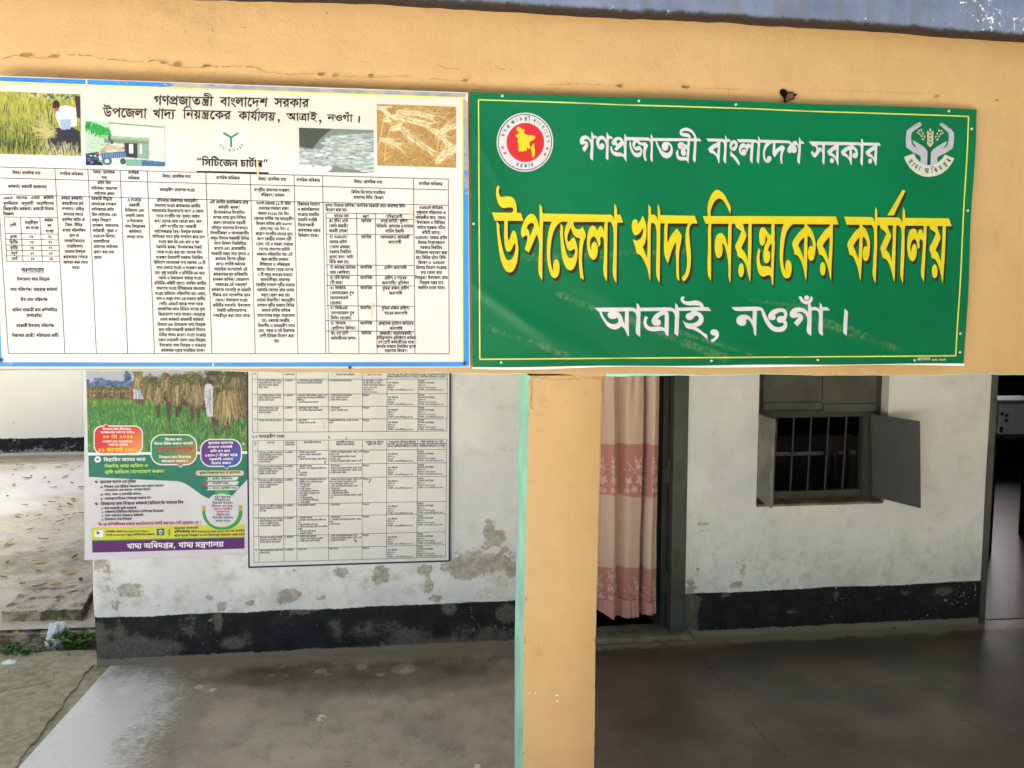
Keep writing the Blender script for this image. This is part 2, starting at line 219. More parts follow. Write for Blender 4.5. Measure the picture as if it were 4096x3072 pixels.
ধ্ব	857	138,156 138,128 118,128 118,0 86,0 67,24 43,41 14,52 2,80 90,124 86,116 86,156|86,100 92,95 42,70 76,50 92,32 87,28|66,156 59,132 48,126 48,118 67,108 50,88 20,111 16,128 19,142 30,153|216,156 216,128 196,128 196,0 164,0 145,24 121,42 92,52 93,86 168,124 165,116 165,128 138,128 138,156|164,100 169,95 120,70 154,50 169,32 165,28
ন	549	139,156 139,128 120,128 120,0 87,0 87,57 92,44 64,72 42,73 38,65 42,55 52,48 37,21 14,40 6,67 11,88 25,100 44,104 77,93 93,79 88,77 87,128 -2,128 -2,156
ন্ট	762	52,111 98,82 74,72 48,84 38,75 51,60 35,33 14,52 6,77 10,97 24,108|192,156 192,128 110,128 112,37 128,33 145,50 149,72 132,78 126,104 147,106 168,102 179,90 179,52 170,33 149,13 120,5 90,14 81,27 78,128 -2,128 -2,156|142,156 138,166 77,179 66,191 63,228 93,224 93,213 102,200 150,196 162,188 170,176 172,156
ন্ড	777	196,156 196,128 124,128 126,79 136,84 144,97 173,103 184,79 187,54 181,26 161,7 128,0 94,6 68,26 47,62 75,73 89,48 104,33 125,28 147,36 155,59 146,87 170,86 155,66 139,55 108,54 92,72 91,128 -2,128 -2,156|56,119 99,96 101,66 74,85 49,93 39,85 46,73 30,51 12,67 6,87 11,105 26,116
ন্ত	658	108,67 63,90 54,88 62,72 41,53 29,68 23,89 28,105 39,115 54,118 72,115 102,96 118,97 121,106 116,123 104,136 138,140 152,116 150,83 138,71|166,156 166,128 -2,128 -2,156|79,-19 44,-6 15,23 3,45 32,57 52,27 72,12 94,7 114,11 120,26 112,42 99,43 95,28 66,25 63,41 68,58 81,67 102,70 130,64 147,48 152,25 146,2 129,-14
ন্ত্র	644	103,69 57,90 48,88 56,72 35,53 23,68 17,89 22,105 33,115 48,118 66,115 97,96 112,97 115,106 110,123 99,136 132,140 146,116 148,100 138,76|163,156 163,128 -2,128 -2,156|116,92 137,80 142,66 143,-29 111,-29 101,-18 51,-19 20,-10 10,4 8,42 38,36 39,22 52,9 94,12 111,0 110,64 95,64 86,54 88,46 94,47 100,24 67,24 58,32 54,46 59,64 71,78 88,88
ন্দ	801	202,156 202,128 110,128 110,59 102,64 142,99 168,115 190,96 182,67 188,4 157,-3 148,49 161,98 173,87 106,31 78,47 78,128 -2,128 -2,156|52,112 98,83 74,73 48,85 38,76 51,61 35,34 14,53 6,78 10,98 24,110
ন্দ্র	830	54,114 105,85 82,74 48,87 38,78 42,69 52,62 36,36 14,54 6,80 11,100 25,111|209,156 209,128 118,128 118,59 109,74 138,96 175,115 198,96 189,64 189,29 196,-8 165,-15 156,34 159,73 168,98 180,88 113,42 85,59 85,128 -2,128 -2,156|148,25 158,18 165,-14 156,-4 102,-4 69,2 56,15 53,54 83,47 83,34 100,24
ন্ধ	758	125,132 125,-1 92,-1 60,22 40,28 29,56 92,84 92,136|92,72 106,68 55,43 52,49 77,40 93,27|-2,128 -2,156 192,156 192,128|52,120 74,110 102,83 86,65 58,91 39,93 39,83 45,77 22,58 10,72 5,90 9,107 21,117|178,17 148,12 142,53 154,99 169,88 116,69 112,96 162,115 182,96 176,77
ন্ন	563	143,156 143,128 123,128 123,54 90,54 92,61 62,87 41,88 41,76 49,70 34,46 12,63 6,84 11,104 25,115 61,116 92,96 90,128 -2,128 -2,156|60,47 80,37 109,6 92,-7 68,18 50,20 54,4 39,-17 19,4 16,20 20,34 31,44|123,55 123,-11 90,-11 90,56
ন্ব	571	52,120 74,110 102,83 86,65 59,91 39,93 39,83 45,77 22,58 10,72 5,90 9,107 21,117|145,156 145,128 -2,128 -2,156|125,135 125,-1 92,-1 60,22 40,28 29,56 96,89 92,80 92,136|92,74 106,68 55,44 52,49 77,40 93,27
ন্স	816	206,156 206,128 186,128 186,0 154,0 156,68 146,73 113,26 86,19 74,24 57,48 80,60 92,46 103,54 132,100 158,92 154,128 -2,128 -2,156|112,64 102,63 91,100 58,113 66,142 108,122 122,84|56,104 79,95 112,65 99,48 66,72 41,74 42,59 51,53 35,26 14,44 6,69 11,90 24,101
প	666	168,156 168,128 149,128 149,0 116,0 117,91 92,120 65,130 50,126 24,101 23,107 48,116 63,110 66,80 58,82 102,126 120,106 58,46 36,66 52,80 48,72 38,68 46,84 44,93 25,92 2,113 41,152 64,157 83,154 118,128 116,172 144,172 148,156
প্ত	667	75,156 119,128 116,93 91,121 66,130 40,118 25,102 24,108 50,118 62,114 66,85 42,78 46,93 29,95 2,114 43,152|120,108 60,55 39,75 102,127|169,156 169,128 146,128 146,52 113,62 113,172 141,172 145,156|88,-19 60,-12 35,6 9,53 40,62 55,30 76,12 104,7 119,9 127,16 127,39 111,43 108,28 77,24 74,41 79,57 93,67 113,70 142,64 158,48 163,26 157,2 138,-14
প্র	711	180,156 180,128 160,128 160,45 128,45 128,91 103,120 77,130 62,126 36,101 34,107 60,116 74,110 77,80 70,82 113,126 132,106 70,46 48,66 64,80 60,72 50,68 58,84 55,93 36,92 13,113 52,152 76,157 95,154 129,128 128,172 155,172 160,156|160,-11 128,-11 115,2 38,2 22,9 11,24 9,71 40,66 41,36 60,27 116,28 128,18 128,40 160,38
ফ	765	193,156 193,128 38,130 75,106 78,82 45,63 68,53 92,33 92,121 140,117 175,95 184,75 184,56 178,42 163,33 135,33 137,60 148,61 153,66 152,78 138,90 124,93 124,0 92,0 72,20 46,35 17,43 6,71 46,96 4,114 12,135 22,128 -2,128 -2,156
ব	545	138,156 138,128 118,128 118,0 86,0 67,24 43,41 14,52 2,80 90,124 87,116 87,128 -2,128 -2,156|86,100 91,95 42,70 76,50 92,32 87,28
ভ	647	80,8 52,18 28,41 2,108 33,116 48,68 68,43 92,36 109,39 119,49 122,78 113,94 140,114 151,89 155,62 148,34 128,14 114,9|75,66 58,81 62,116 88,106 88,96 98,92 112,109 140,114 141,98 109,68|164,156 164,128 -2,128 -2,156
ম	555	141,156 141,128 121,128 121,0 88,0 88,42 92,29 63,57 43,57 40,49 44,38 56,31 44,4 25,14 12,30 7,50 12,71 26,83 62,85 94,63 89,60 88,128 -2,128 -2,156|71,75 39,81 36,98 26,108 4,114 10,139 54,124 66,110
ম্ন	592	89,67 44,89 36,87 43,72 22,53 10,69 5,87 10,102 36,114 58,110 82,96 98,97 96,123 84,136 117,140 131,116 129,83 116,71|14,144 47,136 62,120 64,100 32,98 33,108 26,124 6,134|150,156 150,128 -2,128 -2,156|64,58 85,48 113,17 96,4 72,28 54,31 58,15 43,-6 23,14 20,30 24,45 35,55|130,89 130,0 97,0 97,92
ম্প	1056	89,67 44,89 36,87 43,72 22,53 10,69 5,87 10,102 36,114 58,110 82,96 98,97 96,123 84,136 101,156 110,156 130,123 133,103 129,83 116,71|14,144 47,136 62,120 64,100 32,98 33,108 26,124 6,134|109,156 108,128 -2,128 -2,156|266,156 266,128 246,128 246,0 214,0 214,91 189,120 163,130 148,126 122,101 120,107 146,116 160,110 163,80 156,82 199,126 218,106 156,46 134,66 150,80 146,72 136,68 144,84 141,93 123,92 108,123 142,154 162,157 181,154 215,128 214,172 241,172 246,156
ম্ব	583	75,72 39,89 36,82 43,72 22,53 10,69 5,87 10,102 36,114 59,110 82,96 98,97 96,123 84,136 118,140 131,116 134,100 129,83 117,72|14,144 48,136 63,120 64,100 32,98 34,108 26,124 7,134|-2,128 -2,156 148,156 148,128|126,79 126,-11 94,-11 60,10 40,16 29,45 95,76|94,50 56,32 66,32 94,16
য	576	146,156 146,128 126,128 126,0 94,0 74,20 48,35 17,43 6,71 46,96 4,114 12,135 22,128 -2,128 -2,156|94,128 38,130 75,106 78,82 45,63 73,51 100,24 96,24
র	545	138,156 138,128 118,128 118,0 86,0 67,24 43,41 14,52 2,80 90,124 87,116 87,128 -2,128 -2,156|86,100 91,95 42,70 76,50 92,32 87,28|28,-2 20,8 20,22 28,32 42,32 51,22 51,8 42,-2
রু	739	187,156 187,128 118,128 118,0 86,0 67,24 43,41 14,52 2,80 90,124 87,116 87,128 -2,128 -2,156|86,100 91,95 42,70 76,50 92,32 87,28|135,34 117,43 97,76 115,88 129,62 144,61 145,75 131,88 143,114 162,102 174,86 178,67 169,42 159,35|28,-2 20,8 20,22 28,32 42,32 51,22 51,8 42,-2
রূ	720	182,156 182,128 118,128 118,0 86,0 67,24 43,41 14,52 2,80 90,124 87,116 87,128 -2,128 -2,156|86,100 91,95 42,70 76,50 92,32 87,28|169,16 139,10 133,51 144,92 160,81 112,58 108,88 151,107 172,89 166,72|28,-2 20,8 20,22 28,32 42,32 51,22 51,8 42,-2
র্	0	-69,185 7,229 21,207 -54,162
ল	674	170,156 170,128 151,128 151,0 118,0 118,81 122,72 106,82 99,72 99,61 71,58 61,80 44,81 38,71 46,56 60,48 48,21 26,33 11,50 6,72 11,93 25,106 45,111 67,106 80,92 89,106 102,110 125,98 120,95 118,128 -2,128 -2,156
ল্প	725	183,156 183,128 164,128 164,-11 131,-11 131,93 140,70 127,85 114,90 105,87 102,76 74,72 61,88 42,88 42,71 50,64 35,40 9,65 6,83 11,102 25,114 46,119 65,116 92,95 82,91 90,112 108,118 125,113 139,102 132,102 131,128 -2,128 -2,156|90,64 117,53 140,32 136,3 109,29 83,38 64,32 45,13 49,20 74,26 85,18 85,-1 57,-13 65,0 56,7 46,4 24,22 61,59|131,18 75,-32 56,-14 115,36
ল্ল	695	176,156 176,128 156,128 156,55 124,55 124,88 130,72 120,85 104,89 99,67 71,66 64,84 49,90 41,88 43,70 54,62 40,36 22,47 10,62 6,82 10,101 24,114 45,119 67,114 85,98 80,99 88,113 104,118 127,106 124,128 -2,128 -2,156|79,48 100,35 114,44 124,38 124,56 156,56 156,-11 124,-11 124,24 127,11 117,19 115,10 88,4 83,19 69,22 70,8 77,2 66,-22 44,-6 36,18 45,41 55,47
শ	616	156,156 156,128 136,128 136,0 104,0 104,172 131,172 136,156|81,156 110,130 110,99 95,121 78,130 68,126 64,114 70,101 88,96 84,66 60,74 46,90 43,114 47,139 58,153|27,156 44,146 53,126 53,100 45,80 26,68 12,66 8,96 30,105 27,126 0,128 -3,155
শু	789	116,156 133,140 142,153 167,156 181,139 186,116 180,93 163,75 140,61 128,86 146,98 154,116 142,134 158,140 144,116 120,114 117,125 103,128 100,118 106,106 124,101 120,72 95,80 82,96 78,117 82,138 92,152|68,156 82,146 90,127 90,104 84,86 67,74 55,72 52,101 66,106 69,116 66,127 43,128 39,155|95,7 52,25 17,66 2,98 32,108 56,64 85,40 119,32 145,38 155,54 149,68 136,77 164,91 181,74 188,51 180,27 157,10 140,6
শ্চ	866	81,156 110,130 110,99 95,121 78,130 68,126 64,114 70,101 88,96 84,66 60,74 46,90 43,114 47,139 58,153|27,156 44,146 53,126 53,100 45,80 26,68 12,66 8,96 30,105 27,126 0,128 -3,155|218,156 218,128 136,128 136,44 143,33 162,39 175,62 170,77 154,79 132,98 134,128 156,108 197,100 208,80 201,42 186,22 161,7 136,6 121,10 110,19 104,37 104,156
শ্র	642	162,156 162,128 143,128 143,45 110,43 110,172 138,172 142,156|87,156 117,130 117,99 102,121 84,130 75,126 71,116 77,104 94,99 90,70 66,77 53,93 49,116 53,140 64,153|33,156 50,147 59,127 60,102 51,83 32,71 18,70 15,99 36,108 34,126 2,127 -1,154|143,-11 110,-11 102,0 48,0 21,7 11,20 8,58 38,52 39,38 51,28 80,30 105,24 110,18 110,50 143,54
শ্ল	616	156,156 156,128 136,128 136,68 104,68 104,172 131,172 136,156|81,156 110,130 110,99 95,121 78,130 68,126 64,114 70,101 88,96 84,66 60,74 46,90 43,114 47,139 58,153|27,156 44,146 53,126 53,100 45,80 26,68 12,66 8,96 30,105 27,126 0,128 -3,155|57,61 78,49 92,58 110,45 104,73 136,72 136,0 104,0 105,24 95,32 93,24 66,18 61,32 47,35 48,22 56,16 44,-8 22,8 14,32 23,54 33,60
ষ	583	148,156 148,128 128,128 128,0 96,0 74,21 47,35 17,43 6,71 64,104 78,84 43,64 78,48 96,32 96,128 -2,128 -2,156|12,134 50,125 114,81 102,59 56,93 4,114
ষ্ট	539	86,148 103,140 114,126 116,99 106,82 89,71 43,66 20,76 8,94 7,116 17,133 54,150|57,131 45,125 39,114 39,100 50,90 66,89 78,95 84,106 84,121 73,130|42,137 73,114 98,87 84,74 58,103 26,126|137,156 137,128 81,128 58,137 -2,128 -2,156|86,156 82,166 16,179 5,191 2,228 32,224 32,213 41,200 94,196 106,188 114,176 116,156|46,0 32,7 20,34 26,53 57,80 88,70 57,47 56,29 68,24 90,32 91,47 85,51 105,72 120,60 127,41 120,18 100,3 84,-2
ষ্ঠ	672	77,2 34,32 45,61 65,64 78,74 83,128 -2,128 -2,156 72,156 60,176 56,194 61,213 77,229 101,206 88,185 105,156 170,156 170,128 136,128 158,76 158,41 144,15 116,2|104,29 118,35 125,50 120,94 98,132 104,134 112,99 110,80 102,63 85,49 57,38 59,57 68,42 81,32|62,142 45,126 38,110 47,93 74,94 87,103 88,76 53,67 28,72 12,84 6,106 11,126 25,140|44,138 74,115 100,87 86,74 59,103 27,127
স	608	154,156 154,128 134,128 134,0 102,0 104,76 94,81 61,33 34,26 22,32 5,56 28,68 40,55 80,108 102,103 102,128 -2,128 -2,156|50,62 39,100 5,113 15,142 56,123 64,112 70,84
স্ট	858	34,26 22,32 5,56 28,68 40,55 80,108 101,104 110,84 108,72 96,81 55,29|50,62 39,100 5,113 15,142 56,123 64,112 70,84|216,156 216,128 134,128 136,37 152,33 169,50 173,72 156,78 150,104 171,106 192,102 202,90 202,52 193,33 172,13 144,5 113,14 105,27 102,128 -2,128 -2,156|166,156 162,166 100,179 89,191 86,228 117,224 117,213 125,200 173,196 186,188 194,176 196,156
স্ত	650	97,69 74,85 67,98 71,98 66,82 55,71 26,69 14,78 2,97 25,109 38,96 45,98 52,130 83,130 91,104 106,94 114,98 117,108 112,124 101,136 134,140 148,118 150,102 140,76 128,69|164,156 164,128 -2,128 -2,156|77,-18 44,-4 19,30 10,54 40,63 54,31 71,13 95,7 113,11 119,26 112,42 99,43 95,28 65,25 62,41 67,58 80,67 101,70 130,64 146,48 152,26 146,2 128,-14
স্ত্র	660	105,69 88,76 69,98 73,98 68,82 57,71 28,69 16,78 4,97 27,109 40,96 47,98 54,130 85,130 93,104 108,94 116,98 119,108 114,124 103,136 136,140 150,118 152,102 146,83 132,72|167,156 167,128 -2,128 -2,156|120,92 142,80 146,66 147,-29 115,-29 105,-18 55,-19 25,-10 14,5 13,51 44,47 45,18 62,8 104,10 115,0 114,64 99,64 90,54 92,46 98,47 104,24 71,24 62,32 58,46 63,64 75,78 92,88
স্থ	641	96,71 73,86 66,98 71,99 66,82 55,71 25,69 13,78 2,97 24,109 37,96 44,98 51,130 83,130 90,104 106,94 114,98 116,108 112,124 101,136 134,140 147,118 150,102 140,77 128,71|162,156 162,128 -2,128 -2,156|111,81 130,74 146,49 146,33 137,18 93,2 102,18 164,-4 151,-27 101,-6 52,4 56,30 87,25 109,30 115,44 111,56 101,60 91,51 92,43 62,40 58,56 64,70 78,79
স্ব	641	96,70 74,85 66,98 71,98 66,82 55,71 25,69 13,78 2,97 24,109 37,96 44,98 51,130 83,130 90,104 106,94 114,98 116,108 112,124 101,136 134,140 147,118 150,102 140,77 128,70|162,156 162,128 -2,128 -2,156|139,79 139,-11 107,-11 74,10 54,16 42,45 108,75|107,50 70,32 80,32 107,16
হ	500	76,120 101,106 112,86 110,57 88,35 71,30 66,41 128,10 110,-14 66,13 10,29 15,55 42,50 64,54 76,62 80,76 75,90 51,94 45,84 46,77 16,73 12,91 18,107 34,117|28,107 22,122 6,130 26,140 46,132 60,108|127,156 127,128 -2,128 -2,156
হু	592	54,118 72,108 79,98 86,115 112,118 86,72 61,71 57,86 47,93 39,84 48,70 34,46 13,62 6,87 10,103 22,114|135,52 124,33 93,18 90,29 151,-2 133,-25 90,1 33,17 39,42 66,38 87,42 99,50 104,65 100,81 89,97 112,118 130,93|150,156 150,128 -2,128 -2,156
হৃ	686	76,120 101,106 112,86 110,57 88,35 71,30 66,41 128,10 110,-14 66,13 10,29 15,55 42,50 64,54 76,62 80,76 75,90 51,94 45,84 46,77 16,73 12,91 18,107 34,117|28,107 22,122 6,130 26,140 46,132 60,108|174,156 174,128 -2,128 -2,156|161,16 130,10 125,51 136,92 151,81 104,58 100,88 142,107 163,89 158,72
া	272	70,156 70,128 50,128 50,0 18,0 18,114 10,125 -1,128 -2,156 18,145 18,172 45,172 50,156
ি	272	70,156 70,128 50,128 50,0 18,0 18,128 -2,128 -2,156 19,156 4,176 27,208 50,224 75,229 113,220 167,186 148,165 98,198 78,202 62,198 40,173 50,156
ী	272	70,128 50,128 50,0 18,0 18,128 -2,128 -2,156 18,156 9,178 -6,193 -28,202 -76,204 -89,195 -32,186 -23,176 -18,154 -50,154 -54,166 -104,172 -118,189 -115,208 -103,219 -82,227 -54,229 -12,225 20,211 41,188 50,156 70,156
ু	0	-74,-66 -90,-59 -100,-46 -99,-23 -81,-8 -50,-7 -23,-16 20,-48 2,-68 -42,-32 -69,-30 -69,-43 -57,-43 -51,-29 -50,4 -18,4 -22,-39 -32,-55 -52,-65
ূ	0	-52,-64 -68,-58 -76,-44 -75,-23 -60,-8 -50,-6 -50,4 -18,4 -18,-11 -46,-31 -41,-42 -28,-41 -7,-22 35,-46 20,-68 -3,-50 -26,-63
ৃ	0	-82,-18 -23,13 -12,-9 -56,-30 -53,-23 -8,-36 11,-48 -3,-68 -70,-43
ে	357	91,156 91,128 77,128 52,100 42,64 45,42 54,30 80,30 92,4 63,-1 34,6 16,28 9,64 14,95 29,121 51,140 36,129 -2,128 -2,156
ৈ	357	60,156 56,167 8,178 -3,191 -6,228 24,224 24,213 32,200 68,196 81,188 88,176 91,156|91,156 91,128 77,128 52,100 42,64 45,42 54,30 80,30 92,4 63,-1 34,6 16,28 9,64 14,95 29,121 51,140 36,129 -2,128 -2,156
ো	868	91,156 91,128 77,128 52,100 42,64 45,42 54,30 80,30 92,4 63,-1 34,6 16,28 9,64 14,95 29,121 51,140 36,129 -2,128 -2,156|219,156 219,128 200,128 200,0 167,0 167,114 159,125 148,128 147,156 168,145 167,172 194,172 199,156|107,64 98,74 98,88 107,98 121,98 130,88 130,74 121,64
ৌ	868	91,156 91,128 77,128 52,100 42,64 45,42 54,30 80,30 92,4 63,-1 34,6 16,28 9,64 14,95 29,121 51,140 36,129 -2,128 -2,156|200,0 167,0 167,128 147,128 147,156 219,156 219,128 200,128|168,156 164,166 105,171 82,179 71,191 68,228 98,224 98,213 107,200 176,196 188,188 196,176 199,156|107,64 98,74 98,88 107,98 121,98 130,88 130,74 121,64
্	0	-35,-3 30,-46 15,-68 -50,-25
্য	254	66,156 66,128 46,128 60,132 47,109 54,44 44,10 28,-3 2,-13 -6,14 12,22 21,44 14,111 21,128 -2,128 -2,156
ৎ	507	79,156 101,146 112,129 110,103 102,91 60,82 50,84 58,109 71,109 80,116 79,124 71,130 56,130 46,123 41,96 50,82 92,58 125,30 133,3 101,-3 90,20 30,59 13,80 8,105 14,132 34,150 48,156
ৗ	272	50,0 18,0 18,128 -2,128 -2,156 70,156 70,128 50,128|19,156 15,166 -44,171 -67,179 -78,191 -81,228 -50,224 -50,213 -42,200 26,196 40,188 47,176 50,156
ড়	639	162,156 162,128 89,128 91,87 102,92 109,105 139,111 149,86 153,60 146,31 126,12 93,5 65,10 40,25 19,56 2,108 33,116 49,67 68,41 91,33 112,41 120,64 112,93 136,94 121,74 104,63 73,62 58,81 57,128 -2,128 -2,156|74,-42 64,-32 64,-18 74,-8 87,-8 96,-18 96,-32 87,-42
ঢ়	518	131,156 131,128 49,128 51,37 66,33 84,50 88,72 71,78 65,104 86,106 107,102 118,90 117,52 108,33 87,13 59,5 28,14 20,27 16,128 -2,128 -2,156|56,-43 48,-33 48,-19 56,-9 70,-9 79,-19 79,-33 70,-43
য়	576	146,156 146,128 126,128 126,0 94,0 74,20 48,35 17,43 6,71 46,96 4,114 12,135 22,128 -2,128 -2,156|94,128 38,130 75,106 78,82 45,63 73,51 100,24 96,24|29,-6 20,4 20,18 29,28 43,28 51,19 51,4 43,-6
০	536	52,22 28,34 14,61 13,95 25,120 50,136 83,137 108,124 120,97 121,63 108,37 84,22|61,110 51,103 46,70 50,56 59,48 73,48 83,56 88,90 84,103 75,110
১	536	47,2 33,10 22,36 30,59 51,74 64,47 55,38 58,31 68,28 82,33 87,46 84,59 24,113 24,144 33,158 61,141 55,130 60,120 105,85 117,66 120,45 114,21 96,6 83,1
২	536	24,139 34,158 60,144 58,135 93,117 110,96 109,65 100,52 66,40 62,50 103,32 123,18 105,-4 63,23 10,40 15,65 46,61 72,66 80,80 70,94 36,108 26,120
৩	536	124,55 115,25 94,10 67,8 45,18 27,42 7,118 37,125 48,72 60,44 76,36 86,40 93,74 86,113 80,120 74,111 77,98 47,90 42,118 48,135 60,144 75,147 104,137 120,110
৪	536	44,3 26,12 15,25 13,56 32,78 49,87 48,75 17,101 13,117 19,136 37,150 66,156 98,150 116,136 120,120 116,101 88,78 87,87 114,70 123,43 119,24 108,11 91,3|78,28 89,38 89,51 73,67 58,65 46,53 46,38 56,28|72,97 87,110 86,120 76,127 52,125 47,118 48,108 58,99
৫	536	55,2 26,16 11,42 11,80 30,114 88,157 101,136 100,122 114,115 129,95 102,68 104,48 116,44 131,15 104,4|87,29 99,33 104,24 76,36 68,58 70,74 98,108 106,91 88,96 74,115 77,130 95,127 66,106 48,84 42,59 46,40 58,30
৬	536	66,8 42,17 24,39 5,106 35,114 51,53 62,40 76,36 92,44 95,86 91,98 116,97 92,66 66,64 51,78 48,110 36,120 40,151 60,148 72,140 81,90 88,92 92,106 117,112 126,81 123,35 108,15 96,9
৭	536	77,70 93,66 58,57 37,60 22,68 14,81 12,111 21,132 36,146 57,154 91,151 103,142 109,126 110,36 122,30 118,0 94,4 81,16|78,88 72,126 62,128 48,116 46,93 54,86
৮	536	52,0 27,12 20,30 18,119 8,126 11,156 32,153 44,146 50,136 52,97 98,98 106,108 133,94 122,77 92,69 104,78 110,54 103,25 85,6|71,32 77,49 72,68 54,70 53,34 59,28
৯	536	56,81 74,73 84,58 84,38 70,15 72,28 90,37 96,56 93,70 82,81 28,104 13,116 8,132 18,158 45,144 43,134 113,98 125,82 128,43 114,20 91,7 38,0 33,27 49,33 54,44 52,52 39,53 38,39 9,33 5,52 10,68 24,79
“	531	19,124 39,182 65,182 54,121|71,124 91,182 117,182 106,121
”	531	120,180 100,121 74,121 85,182|68,180 48,121 22,121 34,182
 	260	
a	510	37,-1 19,7 9,23 8,43 16,56 44,69 75,74 82,82 74,96 52,96 40,84 11,89 22,107 39,118 81,119 98,112 109,100 114,81 114,0 84,0 83,17 64,0|64,20 75,26 82,37 82,56 40,43 40,26
b	553	71,-1 45,19 45,0 14,0 14,160 45,160 46,100 64,118 80,122 105,115 123,94 130,60 123,26 106,5|79,24 91,34 97,50 97,70 91,86 79,95 63,95 52,86 45,70 45,50 52,33 63,24
c	517	50,0 25,15 11,42 11,77 25,104 50,120 78,121 109,105 120,82 91,76 83,92 68,97 53,92 44,79 44,40 53,27 76,24 92,44 120,38 114,21 87,0
d	553	45,0 23,14 10,42 10,78 23,106 45,120 67,121 93,100 93,160 124,160 124,0 94,0 92,19 75,1|75,24 87,33 93,50 93,70 87,86 75,95 60,95 48,86 42,70 42,50 48,34 60,24
e	523	51,0 25,14 11,42 11,77 24,104 50,120 78,121 98,113 113,98 121,75 122,52 22,52 22,72 107,72 92,66 90,83 81,94 66,98 52,94 43,83 41,44 48,30 60,22 83,25 92,36 120,30 110,13 92,2
f	348	80,120 80,96 2,96 2,120|24,0 25,142 34,158 52,166 85,164 77,141 62,141 56,134 55,0
g	555	53,-46 31,-39 13,-18 40,-10 54,-22 67,-24 86,-19 94,-1 91,21 74,5 58,2 33,8 16,28 9,60 16,94 34,115 58,122 75,118 92,100 94,120 125,120 123,-14 108,-36 83,-46|75,27 87,35 93,50 93,71 87,86 75,95 60,95 48,86 42,70 42,50 48,35 60,27
h	546	45,0 14,0 14,160 45,160 42,90 56,114 81,122 103,116 118,101 122,76 122,0 91,0 90,81 78,94 62,95 52,89 46,77
i	237	14,0 14,120 45,120 45,0|23,137 14,146 14,158 23,168 36,168 46,159 46,146 36,137
j	237	14,120 45,120 44,-19 34,-36 14,-44 -5,-45 -5,-20 6,-19 13,-12|23,137 14,146 14,158 23,168 36,168 46,159 46,146 36,137
k	508	42,36 42,74 47,74 87,120 124,120 72,60 64,60|14,0 14,160 45,160 45,0|89,0 52,53 73,75 126,0
l	270	33,1 16,17 14,160 45,160 46,30 56,24 66,2
m	801	14,0 14,120 43,120 42,90 50,108 63,118 78,122 100,114 111,88 107,88 116,108 130,118 148,122 168,117 181,103 186,81 186,0 155,0 154,84 143,94 130,95 116,80 115,0 85,0 84,84 74,94 60,95 46,80 45,0
n	546	45,0 14,0 14,120 44,120 42,90 56,114 81,122 103,116 117,101 122,76 122,0 91,0 90,81 78,94 62,95 52,89 46,77
o	539	50,0 25,15 11,42 11,77 25,104 50,120 84,120 110,104 124,77 124,42 110,15 84,0|76,24 87,33 93,70 87,86 76,96 59,96 48,86 42,50 48,33 59,24
p	553	14,-45 14,120 45,120 46,100 64,118 80,122 105,115 123,94 130,60 123,26 106,5 80,-2 64,1 46,19 45,-45|79,24 91,34 97,50 97,70 91,86 79,95 63,95 52,86 45,70 45,50 52,33 63,24
q	553	124,-45 93,-45 92,19 75,1 58,-2 33,5 15,26 9,60 16,94 33,115 58,122 75,118 92,100 94,120 124,120|75,24 87,33 93,50 93,70 87,86 75,95 60,95 48,86 42,70 42,50 48,34 60,24
r	356	14,0 14,120 44,120 46,99 57,116 85,121 82,93 64,94 52,87 46,76 45,0
s	491	48,-1 26,7 8,32 38,38 46,25 62,21 77,24 82,34 79,42 31,55 14,72 14,95 26,112 48,120 75,120 96,113 112,90 84,85 76,95 62,99 48,96 43,86 47,78 95,64 112,48 113,26 100,8 76,-1
t	320	73,120 73,96 2,96 2,120|19,149 50,149 51,30 69,24 76,1 56,-2 28,7 19,32
u	546	44,0 25,10 15,30 14,120 45,120 47,39 58,26 74,26 84,32 90,43 91,120 122,120 122,0 93,0 94,30 80,6 69,0
v	525	48,0 4,120 37,120 70,9 62,9 95,120 128,120 83,0
w	746	39,0 4,120 36,120 59,18 55,18 79,120 108,120 131,18 128,18 150,120 183,120 147,0 115,0 90,96 96,96 71,0
x	508	5,0 51,74 51,50 7,120 41,120 70,65 58,65 88,120 121,120 76,49 76,73 122,0 89,0 57,58 69,58 38,0
y	527	13,-42 20,-19 40,-20 49,0 4,120 37,120 69,9 61,9 95,120 128,120 73,-24 62,-38 44,-45
z	503	13,0 13,19 73,95 15,95 15,120 111,120 111,99 54,26 113,26 113,0
G	660	64,0 31,20 13,56 13,104 32,140 64,160 98,161 120,154 138,139 152,108 120,108 108,127 85,134 63,128 48,110 42,80 48,51 63,32 86,26 106,30 119,43 123,62 88,60 88,85 154,85 152,46 135,16 104,0
P	570	15,0 15,160 94,158 119,145 132,121 132,92 119,68 93,54 36,53 36,78 80,80 94,86 100,98 100,114 94,126 80,133 47,134 47,0
S	575	55,-1 27,11 12,34 9,49 40,49 45,36 57,27 88,27 99,34 102,46 99,55 39,77 16,98 16,128 31,149 57,161 90,161 116,149 130,128 132,115 102,115 93,130 73,135 50,126 46,116 50,106 114,82 126,70 134,55 133,32 118,11 91,-1
K	630	38,37 38,66 111,160 150,160|15,0 15,160 47,160 47,0|114,0 66,73 86,97 152,0
A	653	5,0 60,160 102,160 158,0 123,0 77,149 84,149 40,0|39,38 39,63 124,63 124,38
Q	683	75,55 102,55 157,-14 127,-14|65,0 32,20 13,56 13,104 32,141 65,160 105,160 138,141 157,104 157,56 138,19 105,0|96,28 115,40 126,64 126,96 115,120 96,132 73,132 54,120 44,96 44,64 54,40 73,28
C	650	64,0 32,20 13,56 13,104 32,141 64,160 98,161 121,154 139,139 153,106 121,106 109,126 85,134 63,128 48,109 42,80 48,50 63,32 85,26 108,34 121,54 153,54 146,33 132,15 111,2
